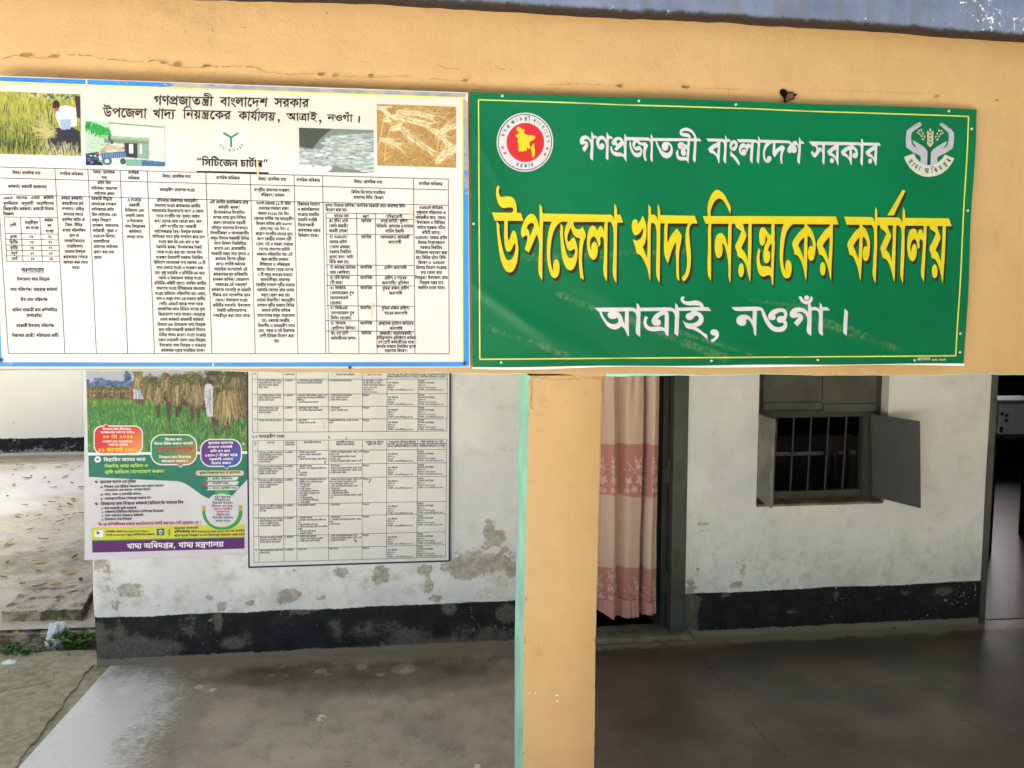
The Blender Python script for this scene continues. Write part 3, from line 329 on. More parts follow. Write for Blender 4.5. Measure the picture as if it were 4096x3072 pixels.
B	582	15,0 15,160 94,159 117,148 129,130 130,110 122,96 102,83 119,78 132,64 137,44 130,22 112,6 82,0|47,26 88,28 102,38 103,54 96,64 84,70 47,70|47,92 80,93 98,108 97,122 84,132 47,134
W	910	48,0 5,160 40,160 70,16 65,16 97,160 130,160 162,16 157,16 187,160 222,160 179,0 142,0 110,144 118,144 85,0
M	818	15,0 15,160 64,160 106,21 99,21 114,84 141,160 190,160 190,0 158,0 159,133 116,0 89,0 45,132 46,0
@	891	91,-44 52,-31 26,-5 12,33 12,78 25,115 52,142 90,157 135,157 172,143 197,119 211,86 212,54 207,31 196,14 180,4 150,7 139,21 128,8 106,3 82,10 66,28 60,56 66,84 83,103 107,110 125,106 136,97 137,108 159,108 159,30 164,24 175,25 183,34 186,80 177,105 159,124 132,134 97,133 68,123 48,102 38,74 38,38 48,10 68,-10 98,-20 141,-19 159,-14 167,-35 135,-44|118,26 129,33 135,48 135,66 129,80 118,86 102,85 90,78 84,65 90,34 101,26
"""
for row in GLYPHS.strip('\n').split('\n'):
    key, adv_, cs_ = row.split('\t')
    GL[key] = (int(adv_), [[tuple(4*int(h) for h in q.split(',')) for q in c.split(' ')] for c in cs_.split('|')] if cs_ else [])

CONS = set('কখগঘঙচছজঝঞটঠডঢণতথদধনপফবভমযরলশষসহড়ঢ়য়ৎ')
MISSING = set()
def shape(s):
    """Text -> list of (glyph key, pen x); vowel signs that stand before their letter are moved there."""
    s = s.replace('ড়', 'ড়').replace('ঢ়', 'ঢ়').replace('য়', 'য়')
    out = []; i = 0; n = len(s)
    def put(k):
        if k in GL: out.append(k)
        elif len(k) > 1 and '্' in k:
            for q in k.split('্'): put(q)
        else: MISSING.add(k)
    while i < n:
        ch = s[i]
        if ch in CONS:
            cl = ch; i += 1
            while i+1 < n and s[i] == '্' and s[i+1] in CONS: cl += s[i]+s[i+1]; i += 2
            pre = []; post = []
            if cl.startswith('র্') and len(cl) > 2: post.append('র্'); cl = cl[2:]
            if cl.endswith('্য'): cl = cl[:-2]; post.insert(0, '্য')
            marks = []
            while i < n and s[i] in 'ািীুূৃেৈোৌঁ':
                m = s[i]; i += 1
                if m in 'িেৈ': pre.append(m)
                elif m == 'ো': pre.append('ে'); marks.append('া')
                elif m == 'ৌ': pre.append('ে'); marks.append('ৗ')
                else: marks.append(m)
            if marks and marks[0] in 'ুূৃ' and cl+marks[0] in GL: cl += marks.pop(0)
            for k in pre: put(k)
            put(cl)
            for k in post+marks: put(k)
        else:
            put(ch); i += 1
    x = 0; res = []
    for k in out: res.append((k, x)); x += GL[k][0]
    return res, x
def area(c): return 0.5*sum(c[i-1][0]*c[i][1]-c[i][0]*c[i-1][1] for i in range(len(c)))
def inside(p, c):
    r = False; j = len(c)-1
    for i in range(len(c)):
        if (c[i][1] > p[1]) != (c[j][1] > p[1]) and p[0] < (c[j][0]-c[i][0])*(p[1]-c[i][1])/(c[j][1]-c[i][1])+c[i][0]: r = not r
        j = i
    return r
TRI = {}
def tess(loops):
    flat_ = [p for l in loops for p in l]
    t = geometry.tessellate_polygon([[Vector((p[0], p[1], 0)) for p in l] for l in loops])
    return flat_, t
def glyph_tris(k):
    if k in TRI: return TRI[k]
    V = []; T = []; L = []
    cs = GL[k][1]; outer = [c for c in cs if area(c) < 0]; inner = [c for c in cs if area(c) >= 0]
    for q, c in enumerate(outer):
        v, t = tess([c]+[h for h in inner if inside(h[0], c)])
        b = len(V); V += v; L += [q % 5]*len(v); T += [(a+b, e+b, g+b) for a, e, g in t]
    TRI[k] = (np.array(V, float).reshape(-1, 2), np.array(T, int).reshape(-1, 3), np.array(L, float)); return TRI[k]
class Ink:
    """Collects printed shapes given in photo pixels, laid on a sheet (plane y=Y, or Y(x, z)) a hair in front of it."""
    def __init__(s, Y, lift=0.0012, wave=None): s.Y = Y; s.lift = lift; s.wave = wave; s.P = []; s.T = []; s.n = 0; s.k = 0
    def tri(s, px, T, layer=None):
        q = at_arr(px, s.Y); q[:, 1] -= s.lift
        if layer is not None: q[:, 1] -= layer*0.0001
        s.P.append(q); s.T.append(np.asarray(T, int)+s.n); s.n += len(q)
    def poly(s, loops, smooth=False):
        loops = [curve(l) if smooth else l for l in loops]
        v, t = tess(loops); s.k += 1
        s.tri(np.array(v, float), t, np.full(len(v), float(s.k % 7)))
    def line(s, pts, w):
        for (a, b) in zip(pts[:-1], pts[1:]):
            a = np.array(a, float); b = np.array(b, float); d = b-a; L = np.hypot(*d); d /= max(L, 1e-6); nrm = np.array((-d[1], d[0]))*w/2
            s.poly([[a-nrm-d*w*0.0, b-nrm, b+nrm, a+nrm]])
    def text(s, t, px, py, h, al='l', w=None, xs=0.8, slope=0.0, shear=0.0, bold=0):
        """h: letter body height in photo pixels, py: middle of the body."""
        g, W = shape(t); em = h/622.0
        if w: xs = w/(W*em)
        wd = W*em*xs; x0 = px-(wd/2 if al == 'c' else wd if al == 'r' else 0)
        for k, x in g:
            V, T, L = glyph_tris(k)
            if not len(V): continue
            gx = x0+(V[:, 0]+x)*em*xs+(V[:, 1]-311)*em*shear; gy = py-(V[:, 1]-311)*em+slope*(gx-px)
            s.tri(np.stack((gx, gy), 1), T, L)
    def arc(s, t, cx, cy, rx, ry, a0, a1, h, down=False, xs=0.8):
        """Text along an ellipse from angle a0 to a1 (degrees, counter-clockwise, y up); letters stand outward, or inward when down."""
        g, W = shape(t); em = h/622.0
        for k, x in g:
            V, T, L = glyph_tris(k)
            if not len(V): continue
            mid = x+GL[k][0]/2; a = R(a0+(a1-a0)*mid/W); lx = (V[:, 0]-GL[k][0]/2)*em*xs; ly = (V[:, 1]-311)*em
            ox, oy = math.cos(a), math.sin(a)
            if down: tx, ty, ux, uy = -oy, ox, -ox, -oy
            else: tx, ty, ux, uy = oy, -ox, ox, oy
            gx = cx+rx*ox+lx*tx+ly*ux; gy = cy-(ry*oy+lx*ty+ly*uy)
            s.tri(np.stack((gx, gy), 1), T, L)
    def build(s, name, mat, parent, cut=0.0):
        P = np.concatenate(s.P); T = np.concatenate(s.T)
        if cut:
            for _ in range(8):                       # split long triangles so that the print follows the cloth
                A = P[T]; e = np.stack([np.linalg.norm(A[:, (i+1) % 3]-A[:, i], axis=1) for i in range(3)], 1)
                big = e.max(1) > cut
                if not big.any(): break
                i = e[big].argmax(1); t = T[big]; r = np.arange(len(t)); a = t[r, i]; b = t[r, (i+1) % 3]; c = t[r, (i+2) % 3]
                m = np.arange(len(t))+len(P); P = np.concatenate((P, (P[a]+P[b])/2)); T = np.concatenate((T[~big], np.stack((a, m, c), 1), np.stack((m, b, c), 1)))
        if s.wave is not None: P[:, 1] -= s.wave(P[:, 0], P[:, 2])
        A = P[T]; nrm = np.cross(A[:, 1]-A[:, 0], A[:, 2]-A[:, 0])
        flip = nrm[:, 1] > 0; T[flip] = T[flip][:, ::-1]
        me = bpy.data.meshes.new(name); me.from_pydata(P.tolist(), [], T.tolist()); me.materials.append(mat); me.update()
        return link(name, me, parent)
def curve(l):
    """Rounds a traced outline between its corners."""
    P = np.array(l, float); n = len(P); out = []
    nx = np.roll(P, -1, 0)-P; ln = np.maximum(np.hypot(nx[:, 0], nx[:, 1]), 1e-6); d = nx/ln[:, None]
    pd = np.roll(d, 1, 0); pl = np.roll(ln, 1)
    cos = (d*pd).sum(1); corner = cos < 0.62
    t = d+pd; t /= np.maximum(np.hypot(t[:, 0], t[:, 1]), 1e-6)[:, None]
    for i in range(n):
        j = (i+1) % n; L = ln[i]
        m0 = d[i]*L if corner[i] else t[i]*min(L, pl[i]*2); m1 = d[i]*L if corner[j] else t[j]*min(L, ln[j]*2)
        out.append(tuple(P[i]))
        if corner[i] and corner[j]: continue
        for u in (0.25, 0.5, 0.75):
            h0 = 2*u**3-3*u**2+1; h1 = u**3-2*u**2+u; h2 = -2*u**3+3*u**2; h3 = u**3-u**2
            out.append(tuple(h0*P[i]+h1*m0+h2*P[j]+h3*m1))
    return out
def ell(cx, cy, rx, ry, n=28, rot=0.0):
    c, q = math.cos(R(rot)), math.sin(R(rot))
    return [(cx+rx*math.cos(2*math.pi*i/n)*c-ry*math.sin(2*math.pi*i/n)*q, cy+rx*math.cos(2*math.pi*i/n)*q+ry*math.sin(2*math.pi*i/n)*c) for i in range(n)]
def rrect(x0, y0, x1, y1, r, n=6):
    o = []
    for cx, cy, a in ((x1-r, y1-r, 0), (x0+r, y1-r, 90), (x0+r, y0+r, 180), (x1-r, y0+r, 270)):
        o += [(cx+r*math.cos(R(a+90*i/n)), cy+r*math.sin(R(a+90*i/n))) for i in range(n+1)]
    return o
def crop(x0, y0, s):                                 # enlarged view of the photo -> photo pixels
    return lambda l: [(x0+x/s, y0+y/s) for x, y in l]

# ================================================================== materials of the place
M = {}
def facade_paint():
    t = NT('ochre wall paint'); base = lin(190, 156, 107)
    f = t.ramp(t.noise(1.6, 5, 0.6), 0.3, 0.72); g = t.ramp(t.noise(9, 6, 0.65), 0.35, 0.7)
    c = t.mix(f, base*np.array((1.0, 0.98, 0.95)), base*np.array((0.93, 0.89, 0.82))); c = t.mix(t.math('MULTIPLY', g, 0.35), c, base*np.array((0.84, 0.80, 0.74)))
    streak = t.ramp(t.noise(5.0, 4, 0.6, t.pos((1.5, 1.5, 26))), 0.56, 0.8)
    c = t.mix(t.math('MULTIPLY', streak, 0.16), c, lin(210, 178, 134))
    spk = t.ramp(t.voro(34), 0.05, 0.02); spm = t.ramp(t.noise(7, 2), 0.56, 0.66)
    c = t.mix(t.math('MULTIPLY', t.math('MULTIPLY', spk, spm), 0.55), c, lin(110, 78, 40))
    rain = t.ramp(t.noise(5.5, 5, 0.65, t.pos((2.2, 1, 0.16))), 0.52, 0.74); c = t.mix(t.math('MULTIPLY', rain, 0.2), c, base*np.array((0.74, 0.70, 0.64)))
    gr = t.noise(150, 4, 0.75); c = t.mix(t.math('MULTIPLY', t.ramp(gr, 0.5, 0.72), 0.16), c, base*0.72); dirt = t.ramp(t.math('ADD', t.noise(3.1, 7, 0.72), t.math('MULTIPLY', gr, 0.2)), 0.66, 0.80); c = t.mix(t.math('MULTIPLY', dirt, 0.3), c, lin(128, 104, 72))
    h = t.math('ADD', t.noise(90, 5, 0.7), t.math('MULTIPLY', t.noise(14, 4), 1.6)); t.bump(h, 0.6, 0.005)
    return t.out(c, 0.62, 0.35)
M['ochre'] = facade_paint()
M['mint'] = paint('mint green paint', lin(150, 208, 184), 0.10, 5, 0.55, 0.2, 50)
def band_paint():
    t = NT('weathered blue grey cement'); base = lin(104, 116, 142)
    v = t.ramp(t.noise(3.0, 6, 0.65), 0.3, 0.7); streak = t.ramp(t.noise(7, 4, 0.6, t.pos((3.0, 3.0, 0.4))), 0.42, 0.68)
    c = t.mix(v, base*1.2, base*0.72); c = t.mix(t.math('MULTIPLY', streak, 0.45), c, lin(100, 96, 92))
    fl = t.ramp(t.math('ADD', t.noise(34, 5, 0.75), t.math('MULTIPLY', t.noise(3.3, 2), 0.55)), 0.93, 0.97)
    c = t.mix(fl, c, lin(232, 234, 238))
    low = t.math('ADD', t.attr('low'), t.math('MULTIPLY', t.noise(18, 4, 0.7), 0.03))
    lip_dark = t.ramp(low, 0.034, 0.018)
    c = t.mix(lip_dark, c, lin(48, 40, 34)); t.bump(t.noise(40, 6, 0.7), 0.7, 0.006)  # darker along the lower lip and underside
    return t.out(c, 0.75, 0.3)
M['slab'] = band_paint()
def old_wall(name, white, dado_h, grime):
    """Whitewashed plaster with bare patches (attribute 'peel') over a black skirting (rubbed where 'scuff' is high)."""
    t = NT(name); x, y, z = t.sep(t.pos())
    n1 = t.noise(2.2, 6, 0.62); n2 = t.noise(11, 7, 0.68); n3 = t.noise(38, 6, 0.7)
    c = t.mix(t.ramp(n1, 0.32, 0.7), white, white*np.array((0.86, 0.86, 0.86)))
    blot = t.ramp(n2, 0.5, 0.74); rise = t.ramp(t.math('ADD', z, t.math('MULTIPLY', n1, 0.5)), 1.25, 0.6); c = t.mix(t.math('MULTIPLY', blot, t.math('ADD', grime, t.math('MULTIPLY', rise, 0.42))), c, white*np.array((0.60, 0.585, 0.54)))
    stn = t.ramp(t.noise(7.5, 8, 0.74), 0.50, 0.60); c = t.mix(t.math('MULTIPLY', t.math('MULTIPLY', stn, rise), 0.42), c, white*np.array((0.62, 0.6, 0.54)))
    grit = t.ramp(t.noise(75, 5, 0.8), 0.60, 0.72); c = t.mix(t.math('MULTIPLY', grit, 0.28), c, lin(120, 114, 100))
    tone = t.ramp(t.noise(4.5, 3, 0.5), 0.48, 0.62); c = t.mix(t.math('MULTIPLY', tone, 0.3), c, lin(224, 226, 230))
    bare = t.mix(t.ramp(t.noise(26, 8, 0.8), 0.36, 0.64), lin(190, 184, 168), lin(118, 108, 88))
    pk = t.math('ADD', t.math('MULTIPLY', t.attr('peel'), 0.98), t.math('MULTIPLY', t.math('SUBTRACT', t.math('ADD', t.math('MULTIPLY', n2, 0.55), t.math('MULTIPLY', n3, 0.45)), 0.5), 2.6))
    peel = t.ramp(pk, 0.56, 0.60); soft = t.ramp(pk, 0.25, 0.6)
    c = t.mix(t.math('MULTIPLY', soft, 0.22), c, lin(172, 166, 148)); c = t.mix(t.math('MULTIPLY', peel, 0.7), c, bare)
    pits = t.math('MULTIPLY', t.ramp(t.voro(23), 0.075, 0.045), t.ramp(t.noise(5, 3), 0.54, 0.62)); c = t.mix(t.math('MULTIPLY', pits, 0.7), c, lin(110, 102, 86))
    black = t.mix(t.ramp(n2, 0.35, 0.7), lin(22, 24, 28), lin(38, 40, 44))
    sk = t.math('ADD', t.math('MULTIPLY', t.attr('scuff'), 1.0), t.math('MULTIPLY', t.math('SUBTRACT', t.math('ADD', t.math('MULTIPLY', n2, 0.6), t.math('MULTIPLY', n3, 0.4)), 0.5), 3.0))
    black = t.mix(t.math('MULTIPLY', t.ramp(t.attr('scuff'), 0.1, 0.9), 0.35), black, lin(92, 90, 88)); worn = t.mix(t.ramp(n3, 0.3, 0.7), lin(116, 110, 100), lin(78, 74, 68))
    black = t.mix(t.math('MULTIPLY', t.ramp(sk, 0.36, 0.66), 0.8), black, worn)
    flake = t.ramp(t.math('ADD', n3, t.math('MULTIPLY', n1, 0.5)), 0.90, 0.94); black = t.mix(flake, black, lin(170, 168, 160))
    edge = t.math('ADD', dado_h, t.math('ADD', t.math('MULTIPLY', t.math('SUBTRACT', n1, 0.5), 0.035), t.math('MULTIPLY', t.math('SUBTRACT', n3, 0.5), 0.016)))
    f = t.ramp(t.math('SUBTRACT', z, edge), 0.003, -0.003)
    c = t.mix(f, c, black)
    foot = t.ramp(t.math('SUBTRACT', z, t.math('MULTIPLY', n2, 0.05)), 0.022, 0.012); c = t.mix(foot, c, lin(132, 122, 106))
    h = t.math('ADD', t.math('MULTIPLY', n3, 0.6), t.math('MULTIPLY', peel, -0.9)); t.bump(t.math('ADD', h, t.math('MULTIPLY', n2, 0.7)), 0.5, 0.006)
    return t.out(c, 0.72, 0.3)
M['wall'] = old_wall('old whitewashed plaster', lin(236, 236, 234), 0.298, 0.34)
M['plain_wall'] = paint('grey white distemper', lin(214, 212, 204), 0.06, 2.5, 0.75, 0.12, 60)
M['joinery'] = paint('dull grey green enamel', lin(82, 84, 78), 0.14, 5, 0.5, 0.15, 70, 0.35)
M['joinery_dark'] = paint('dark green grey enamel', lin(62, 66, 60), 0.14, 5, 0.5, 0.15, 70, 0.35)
M['sill'] = paint('bare cement', lin(140, 128, 108), 0.22, 9, 0.85, 0.5, 40, 0.2)
M['steel'] = flat('dark iron bar', lin(58, 56, 54), 0.55, 0.4, 0.3)
YB_ = 1.95
def floor_mat():
    t = NT('polished cement floor'); n1 = t.noise(1.7, 6, 0.6); n2 = t.noise(7, 7, 0.66); n3 = t.noise(32, 6, 0.7, t.pos((1, 1.8, 1)))
    c = t.mix(t.ramp(n1, 0.3, 0.7), lin(184, 168, 150), lin(144, 130, 114)); c = t.mix(t.math('MULTIPLY', t.ramp(n2, 0.45, 0.75), 0.55), c, lin(112, 99, 86))
    c = t.mix(t.math('MULTIPLY', t.ramp(n3, 0.48, 0.66), 0.5), c, lin(186, 174, 158)); c = t.mix(t.math('MULTIPLY', t.ramp(t.noise(95, 4, 0.8), 0.56, 0.7), 0.4), c, lin(88, 80, 70))
    chip = t.math('ADD', t.attr('chip'), t.math('MULTIPLY', t.math('SUBTRACT', t.math('ADD', t.math('MULTIPLY', n2, 0.4), t.math('MULTIPLY', n3, 0.6)), 0.5), 2.2)); cf = t.math('MULTIPLY', t.ramp(chip, 0.54, 0.59), t.ramp(t.attr('chip'), 0.15, 0.4))
    c = t.mix(t.math('MULTIPLY', cf, 0.9), c, lin(228, 218, 200))
    dark = t.math('ADD', t.attr('damp_shade'), t.math('MULTIPLY', t.math('SUBTRACT', t.math('ADD', t.math('MULTIPLY', n1, 0.5), t.math('MULTIPLY', n3, 0.5)), 0.5), 0.55)); c = t.mix(t.math('MULTIPLY', t.ramp(dark, 0.15, 0.85), 0.88), c, lin(56, 50, 42))
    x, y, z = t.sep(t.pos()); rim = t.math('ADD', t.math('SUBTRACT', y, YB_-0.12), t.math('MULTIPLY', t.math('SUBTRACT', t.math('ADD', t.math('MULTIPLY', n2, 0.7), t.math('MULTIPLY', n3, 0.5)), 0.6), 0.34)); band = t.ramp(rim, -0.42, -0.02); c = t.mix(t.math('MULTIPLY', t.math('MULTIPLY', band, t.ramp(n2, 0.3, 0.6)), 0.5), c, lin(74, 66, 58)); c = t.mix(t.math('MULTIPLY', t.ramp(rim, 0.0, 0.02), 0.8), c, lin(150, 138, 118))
    sp = t.math('MULTIPLY', t.ramp(t.voro(46), 0.11, 0.05), t.ramp(t.noise(9, 3), 0.5, 0.58)); c = t.mix(t.math('MULTIPLY', sp, 0.85), c, lin(200, 196, 186))
    dm = t.math('ADD', t.attr('dusty_sheen'), t.math('MULTIPLY', t.math('SUBTRACT', t.math('ADD', t.math('MULTIPLY', n2, 0.5), t.math('MULTIPLY', n3, 0.5)), 0.5), 3.0)); c = t.mix(t.math('MULTIPLY', t.math('MULTIPLY', t.ramp(dm, 0.2, 0.9), t.ramp(t.attr('dusty_sheen'), 0.05, 0.4)), 0.75), c, lin(230, 228, 224))
    rg = t.math('ADD', 0.27, t.math('MULTIPLY', t.ramp(n1, 0.3, 0.7), 0.14))
    t.bump(t.math('ADD', t.math('MULTIPLY', n3, 0.7), n1), 0.2, 0.006)
    return t.out(c, rg, 0.5)
M['floor'] = floor_mat()
def moss_ground(name, a, b, moss, amt):
    t = NT(name); n1 = t.noise(2.5, 6, 0.6); n2 = t.noise(15, 7, 0.7); n3 = t.noise(60, 5, 0.7)
    c = t.mix(t.ramp(n2, 0.3, 0.7), a, b); c = t.mix(t.math('MULTIPLY', t.ramp(t.math('ADD', t.math('MULTIPLY', n1, 0.7), t.math('MULTIPLY', n2, 0.4)), 0.5, 0.68), amt), c, moss)
    c = t.mix(t.math('MULTIPLY', t.ramp(n3, 0.55, 0.75), 0.35), c, a*1.25)
    t.bump(t.math('ADD', n2, t.math('MULTIPLY', n3, 0.6)), 0.6, 0.012); return t.out(c, 0.9, 0.2)
M['soil'] = moss_ground('dark garden soil', lin(142, 126, 102), lin(108, 94, 74), lin(98, 104, 60), 0.5)
M['brick'] = moss_ground('mossy worn brick paving', lin(186, 176, 150), lin(158, 148, 122), lin(128, 134, 82), 0.7)
def yard_mat():
    t = NT('weathered yard concrete'); n1 = t.noise(0.7, 6, 0.6); n2 = t.noise(5.5, 8, 0.74); n3 = t.noise(22, 6, 0.7)
    c = t.mix(t.ramp(n1, 0.36, 0.66), lin(232, 223, 200), lin(200, 192, 166)); c = t.mix(t.math('MULTIPLY', t.ramp(n2, 0.42, 0.68), 0.6), c, lin(184, 180, 156))
    c = t.mix(t.math('MULTIPLY', t.ramp(n3, 0.5, 0.72), 0.4), c, lin(148, 144, 122)); c = t.mix(t.math('MULTIPLY', t.ramp(t.attr('pale'), 0.2, 0.9), 0.7), c, lin(242, 240, 234))
    c = t.mix(t.math('MULTIPLY', t.ramp(t.math('ADD', t.attr('moss'), t.math('MULTIPLY', t.math('SUBTRACT', n2, 0.5), 0.8)), 0.3, 0.8), 0.75), c, lin(136, 130, 96))
    t.bump(t.math('ADD', n3, n2), 0.35, 0.012); return t.out(c, 0.85, 0.25)
M['yard'] = yard_mat()
def step_mat():
    t = NT('mossy cement step'); n2 = t.noise(9, 7, 0.68); n3 = t.noise(40, 5, 0.7); x, y, z = t.sep(t.pos())
    c = t.mix(t.ramp(n2, 0.3, 0.7), lin(214, 205, 184), lin(178, 168, 144)); 
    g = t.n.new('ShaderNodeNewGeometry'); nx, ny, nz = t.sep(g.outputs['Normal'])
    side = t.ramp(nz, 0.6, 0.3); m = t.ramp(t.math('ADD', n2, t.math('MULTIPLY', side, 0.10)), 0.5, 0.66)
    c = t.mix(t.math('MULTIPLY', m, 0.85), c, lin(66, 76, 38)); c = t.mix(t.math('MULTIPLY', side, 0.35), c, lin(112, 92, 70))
    t.bump(t.math('ADD', n2, n3), 0.5, 0.01); return t.out(c, 0.9, 0.2)
M['step'] = step_mat()
M['cream'] = paint('cream distemper', lin(226, 222, 202), 0.05, 1.3, 0.7, 0.08, 40)
M['dark'] = flat('dark wood', lin(46, 40, 36), 0.5)
M['black'] = flat('black plastic', lin(30, 30, 32), 0.45)

# ================================================================== the office building
YB = 1.95                                            # face of the verandah's back wall
TH = 0.13
bld = thing('office_building', (0, 0, 0), 'ochre office building with a deep verandah beam over mint-edged openings', 'building')
PX0, PX1 = at(2112, 1900, 0)[0], at(2410, 1900, 0)[0]     # pillar faces
ZB = float(at(2700, 1500, 0)[2])                     # underside of the beam
XL, XR = -3.1, 7.2
_zb = [at(px_, py_, 0) for px_, py_ in ((-200, 1476), (330, 1480), (1400, 1489), (2090, 1497), (2420, 1501), (3500, 1500), (4096, 1500))]
_zb += [_zb[-1]+np.array((6, 0, 0))]
def ZBX(x): return float(np.interp(x, [q[0] for q in _zb], [q[2] for q in _zb]))+.0024*math.sin(x*6.1)+.0015*math.sin(x*15+1)+.001*math.sin(x*41)       # the old beam sags a little to the right
# front beam: profile pushed along x; the part above the signs is undercut below a plaster ridge
def crease(x): return float(np.interp(x, (-1.6, -0.1, 0.9, 2.2), [at(0, 245, 0)[2], at(1880, 338, 0)[2], at(2900, 372, 0)[2], at(4096, 402, 0)[2]]))
xs = np.linspace(XL, XR, 420); prof = [(0.0, 0), (0.0, 0.35), (0.002, 0.60), (0.007, 0.72), (0.017, 0.82), (0.030, 0.90), (0.041, 0.95), (0.044, 0.972), (0.037, 0.988), (0.016, 1.003), (0.005, 1.02), (0.0, 1.045), (-0.001, 1.09)]
rows = []
for dy, k in prof:
    r = []
    for x in xs:
        zc = crease(x); zb0 = ZBX(x); z = zb0+(zc-zb0)*k; fade = float(np.interp(x, (-2, 0.6, 1.6, 2.4), (1.0, 0.9, 0.45, 0.1)))
        w = 0.004*math.sin(x*5.1+k*3)*math.sin(x*1.7) if k > 0.9 else 0
        r.append((x, dy*fade, z+w))
    rows.append(r)
rows.append([(x, -0.001, 3.75) for x in xs])
BEAM = MB()
beam = grid_mesh('front_beam', np.array(rows), [M['ochre'], M['mint']], bld)
b = MB(); xq = np.linspace(XL, XR, 60)
for a_, c_ in zip(xq[:-1], xq[1:]): b.quad((a_, 0.001, ZBX(a_)), (c_, 0.001, ZBX(c_)), (c_, 0.27, ZBX(c_)), (a_, 0.27, ZBX(a_))); b.quad((a_, 0.27, ZBX(a_)), (c_, 0.27, ZBX(c_)), (c_, 0.27, 3.7), (a_, 0.27, 3.7))
b.build('beam_inner_face', [M['mint']], beam)
# brush-wide mint lip painted up from the soffit
for (xa_, xb_) in ((XL, PX0-0.01), (PX1+0.01, XR)):
    e = MB(); xx = np.linspace(xa_, xb_, 120); hh = [0.0008+0.0008*math.sin(x*9)*math.sin(x*3.1)+0.009*max(0.0, 1-abs(x-PX1-0.05)/0.33)*(xa_ > 0) for x in xx]
    for i in range(len(xx)-1): e.quad((xx[i], -0.0006, ZBX(xx[i])-.001), (xx[i+1], -0.0006, ZBX(xx[i+1])-.001), (xx[i+1], -0.0006, ZBX(xx[i+1])+hh[i+1]), (xx[i], -0.0006, ZBX(xx[i])+hh[i]))
    e.build('mint_edge', M['mint'], beam)
# pillar: ochre front, mint sides, slightly chipped arrises
zz = np.linspace(-0.45, ZB+0.002, 120); PW = 0.27; cz = [random.gauss(0, 0.0006)-(0.004 if random.random() < .06 else 0)*-1 for _ in zz]; ce = [random.gauss(0, 0.0005)-(0.003 if random.random() < .05 else 0) for _ in zz]
def pil(f): return np.array([[f(i, z) for z in zz]]).reshape(-1, 3)
LE = [float(np.interp(z, (0.8, ZB), (at(2093, 3072, 0)[0], at(2117, 1500, 0)[0])))+0.0 for z in zz]; RE = [float(np.interp(z, (0.8, ZB), (at(2378, 3072, 0)[0], at(2412, 1510, 0)[0]))) for z in zz]
F = np.array([[(LE[i]+cz[i], 0.004, z), (LE[i]+0.006, 0.0, z), ((LE[i]+RE[i])/2, 0.0005, z), (RE[i]-0.006, 0.0, z), (RE[i]+ce[i], 0.005, z)] for i, z in enumerate(zz)])
pillar = grid_mesh('pillar', F, M['ochre'], bld)
F = np.array([[(LE[i]+cz[i], 0.004, z), (LE[i]+0.002*math.sin(z*4), 0.12, z), (LE[i]-0.001, PW, z)] for i, z in enumerate(zz)]); grid_mesh('pillar_side', F[:, ::-1], M['mint'], pillar)
F = np.array([[(RE[i]+ce[i], 0.005, z), (RE[i], 0.12, z), (RE[i], PW, z)] for i, z in enumerate(zz)]); grid_mesh('pillar_side', F, M['mint'], pillar)
F = np.array([[(LE[i], PW, z), (RE[i], PW, z)] for i, z in enumerate(zz)]); grid_mesh('pillar_side', F[:, ::-1], M['mint'], pillar)
# roof slab with its weathered, sloping fascia
xs2 = np.linspace(XL-0.3, 11.0, 300); OV = 0.058
_e = [at(px_, py_, 0) for px_, py_ in ((400, -16), (850, 0), (1574, 24), (2048, 53), (2747, 86), (3520, 130), (4096, 170))]
_e += [_e[-1]+(_e[-1]-_e[-2])*8]
ZS = np.interp(xs2, [q[0] for q in _e], [q[2] for q in _e])+np.array([0.003*math.sin(x*7)*math.sin(x*2.3)+random.gauss(0, 0.0012) for x in xs2])
rowsS = [[(x, 0.0, z) for x, z in zip(xs2, ZS)], [(x, -OV*0.5, z-0.002) for x, z in zip(xs2, ZS)], [(x, -OV+0.006, z-0.002) for x, z in zip(xs2, ZS)], [(x, -OV, z+0.006) for x, z in zip(xs2, ZS)], [(x, -OV-0.002, z+0.06) for x, z in zip(xs2, ZS)], [(x, -OV, z+0.35) for x, z in zip(xs2, ZS)], [(x, 10.2, z+0.37) for x, z in zip(xs2, ZS)]]  # unseen rear overhang added to keep sun out of the back room
low_ = np.repeat(np.array([[0.0], [0.0], [0.0], [0.006], [0.06], [0.35], [0.37]]), len(xs2), 1)
grid_mesh('roof_slab', np.array(rowsS)[::-1], M['slab'], bld, {'low': low_[::-1]})

# back wall with the doorway, the window and the second doorway cut out
def xw(px, py=1900): return float(at(px, py, YB)[0])
def zw(px, py): return float(at(px, py, YB)[2])
WX0 = xw(372, 2400); WX1 = xw(3943, 2000)
DR_X0, DR_X1, DR_Z = xw(2150), xw(2738, 2100), 2.16
WIN_X0, WIN_X1 = xw(3030, 1800), xw(3555, 1600); WIN_Z0 = zw(3260, 2015); WIN_Z1 = WIN_Z0+1.16
print('wall', WX0, WX1, 'door', DR_X0, DR_X1, 'win', WIN_X0, WIN_X1, WIN_Z0, 'beam z', ZB, 'floor check', zw(1213, 2620), zw(3350, 2535), 'dado', zw(1213, 2430), zw(3330, 2365))
def axis(a, b, cuts, step):
    c = sorted(set([a, b]+[k for k in cuts if a < k < b])); o = []
    for p, q in zip(c[:-1], c[1:]): o += list(np.linspace(p, q, max(2, int((q-p)/step)+1)))[:-1]
    return np.array(o+[b])
gx = axis(WX0, WX1, (DR_X0, DR_X1, WIN_X0, WIN_X1), 0.022); gz = axis(-0.06, 2.95, (DR_Z, WIN_Z0, WIN_Z1), 0.022)
GX, GZ = np.meshgrid(gx, gz); P = np.stack((GX, np.full_like(GX, YB), GZ), -1)
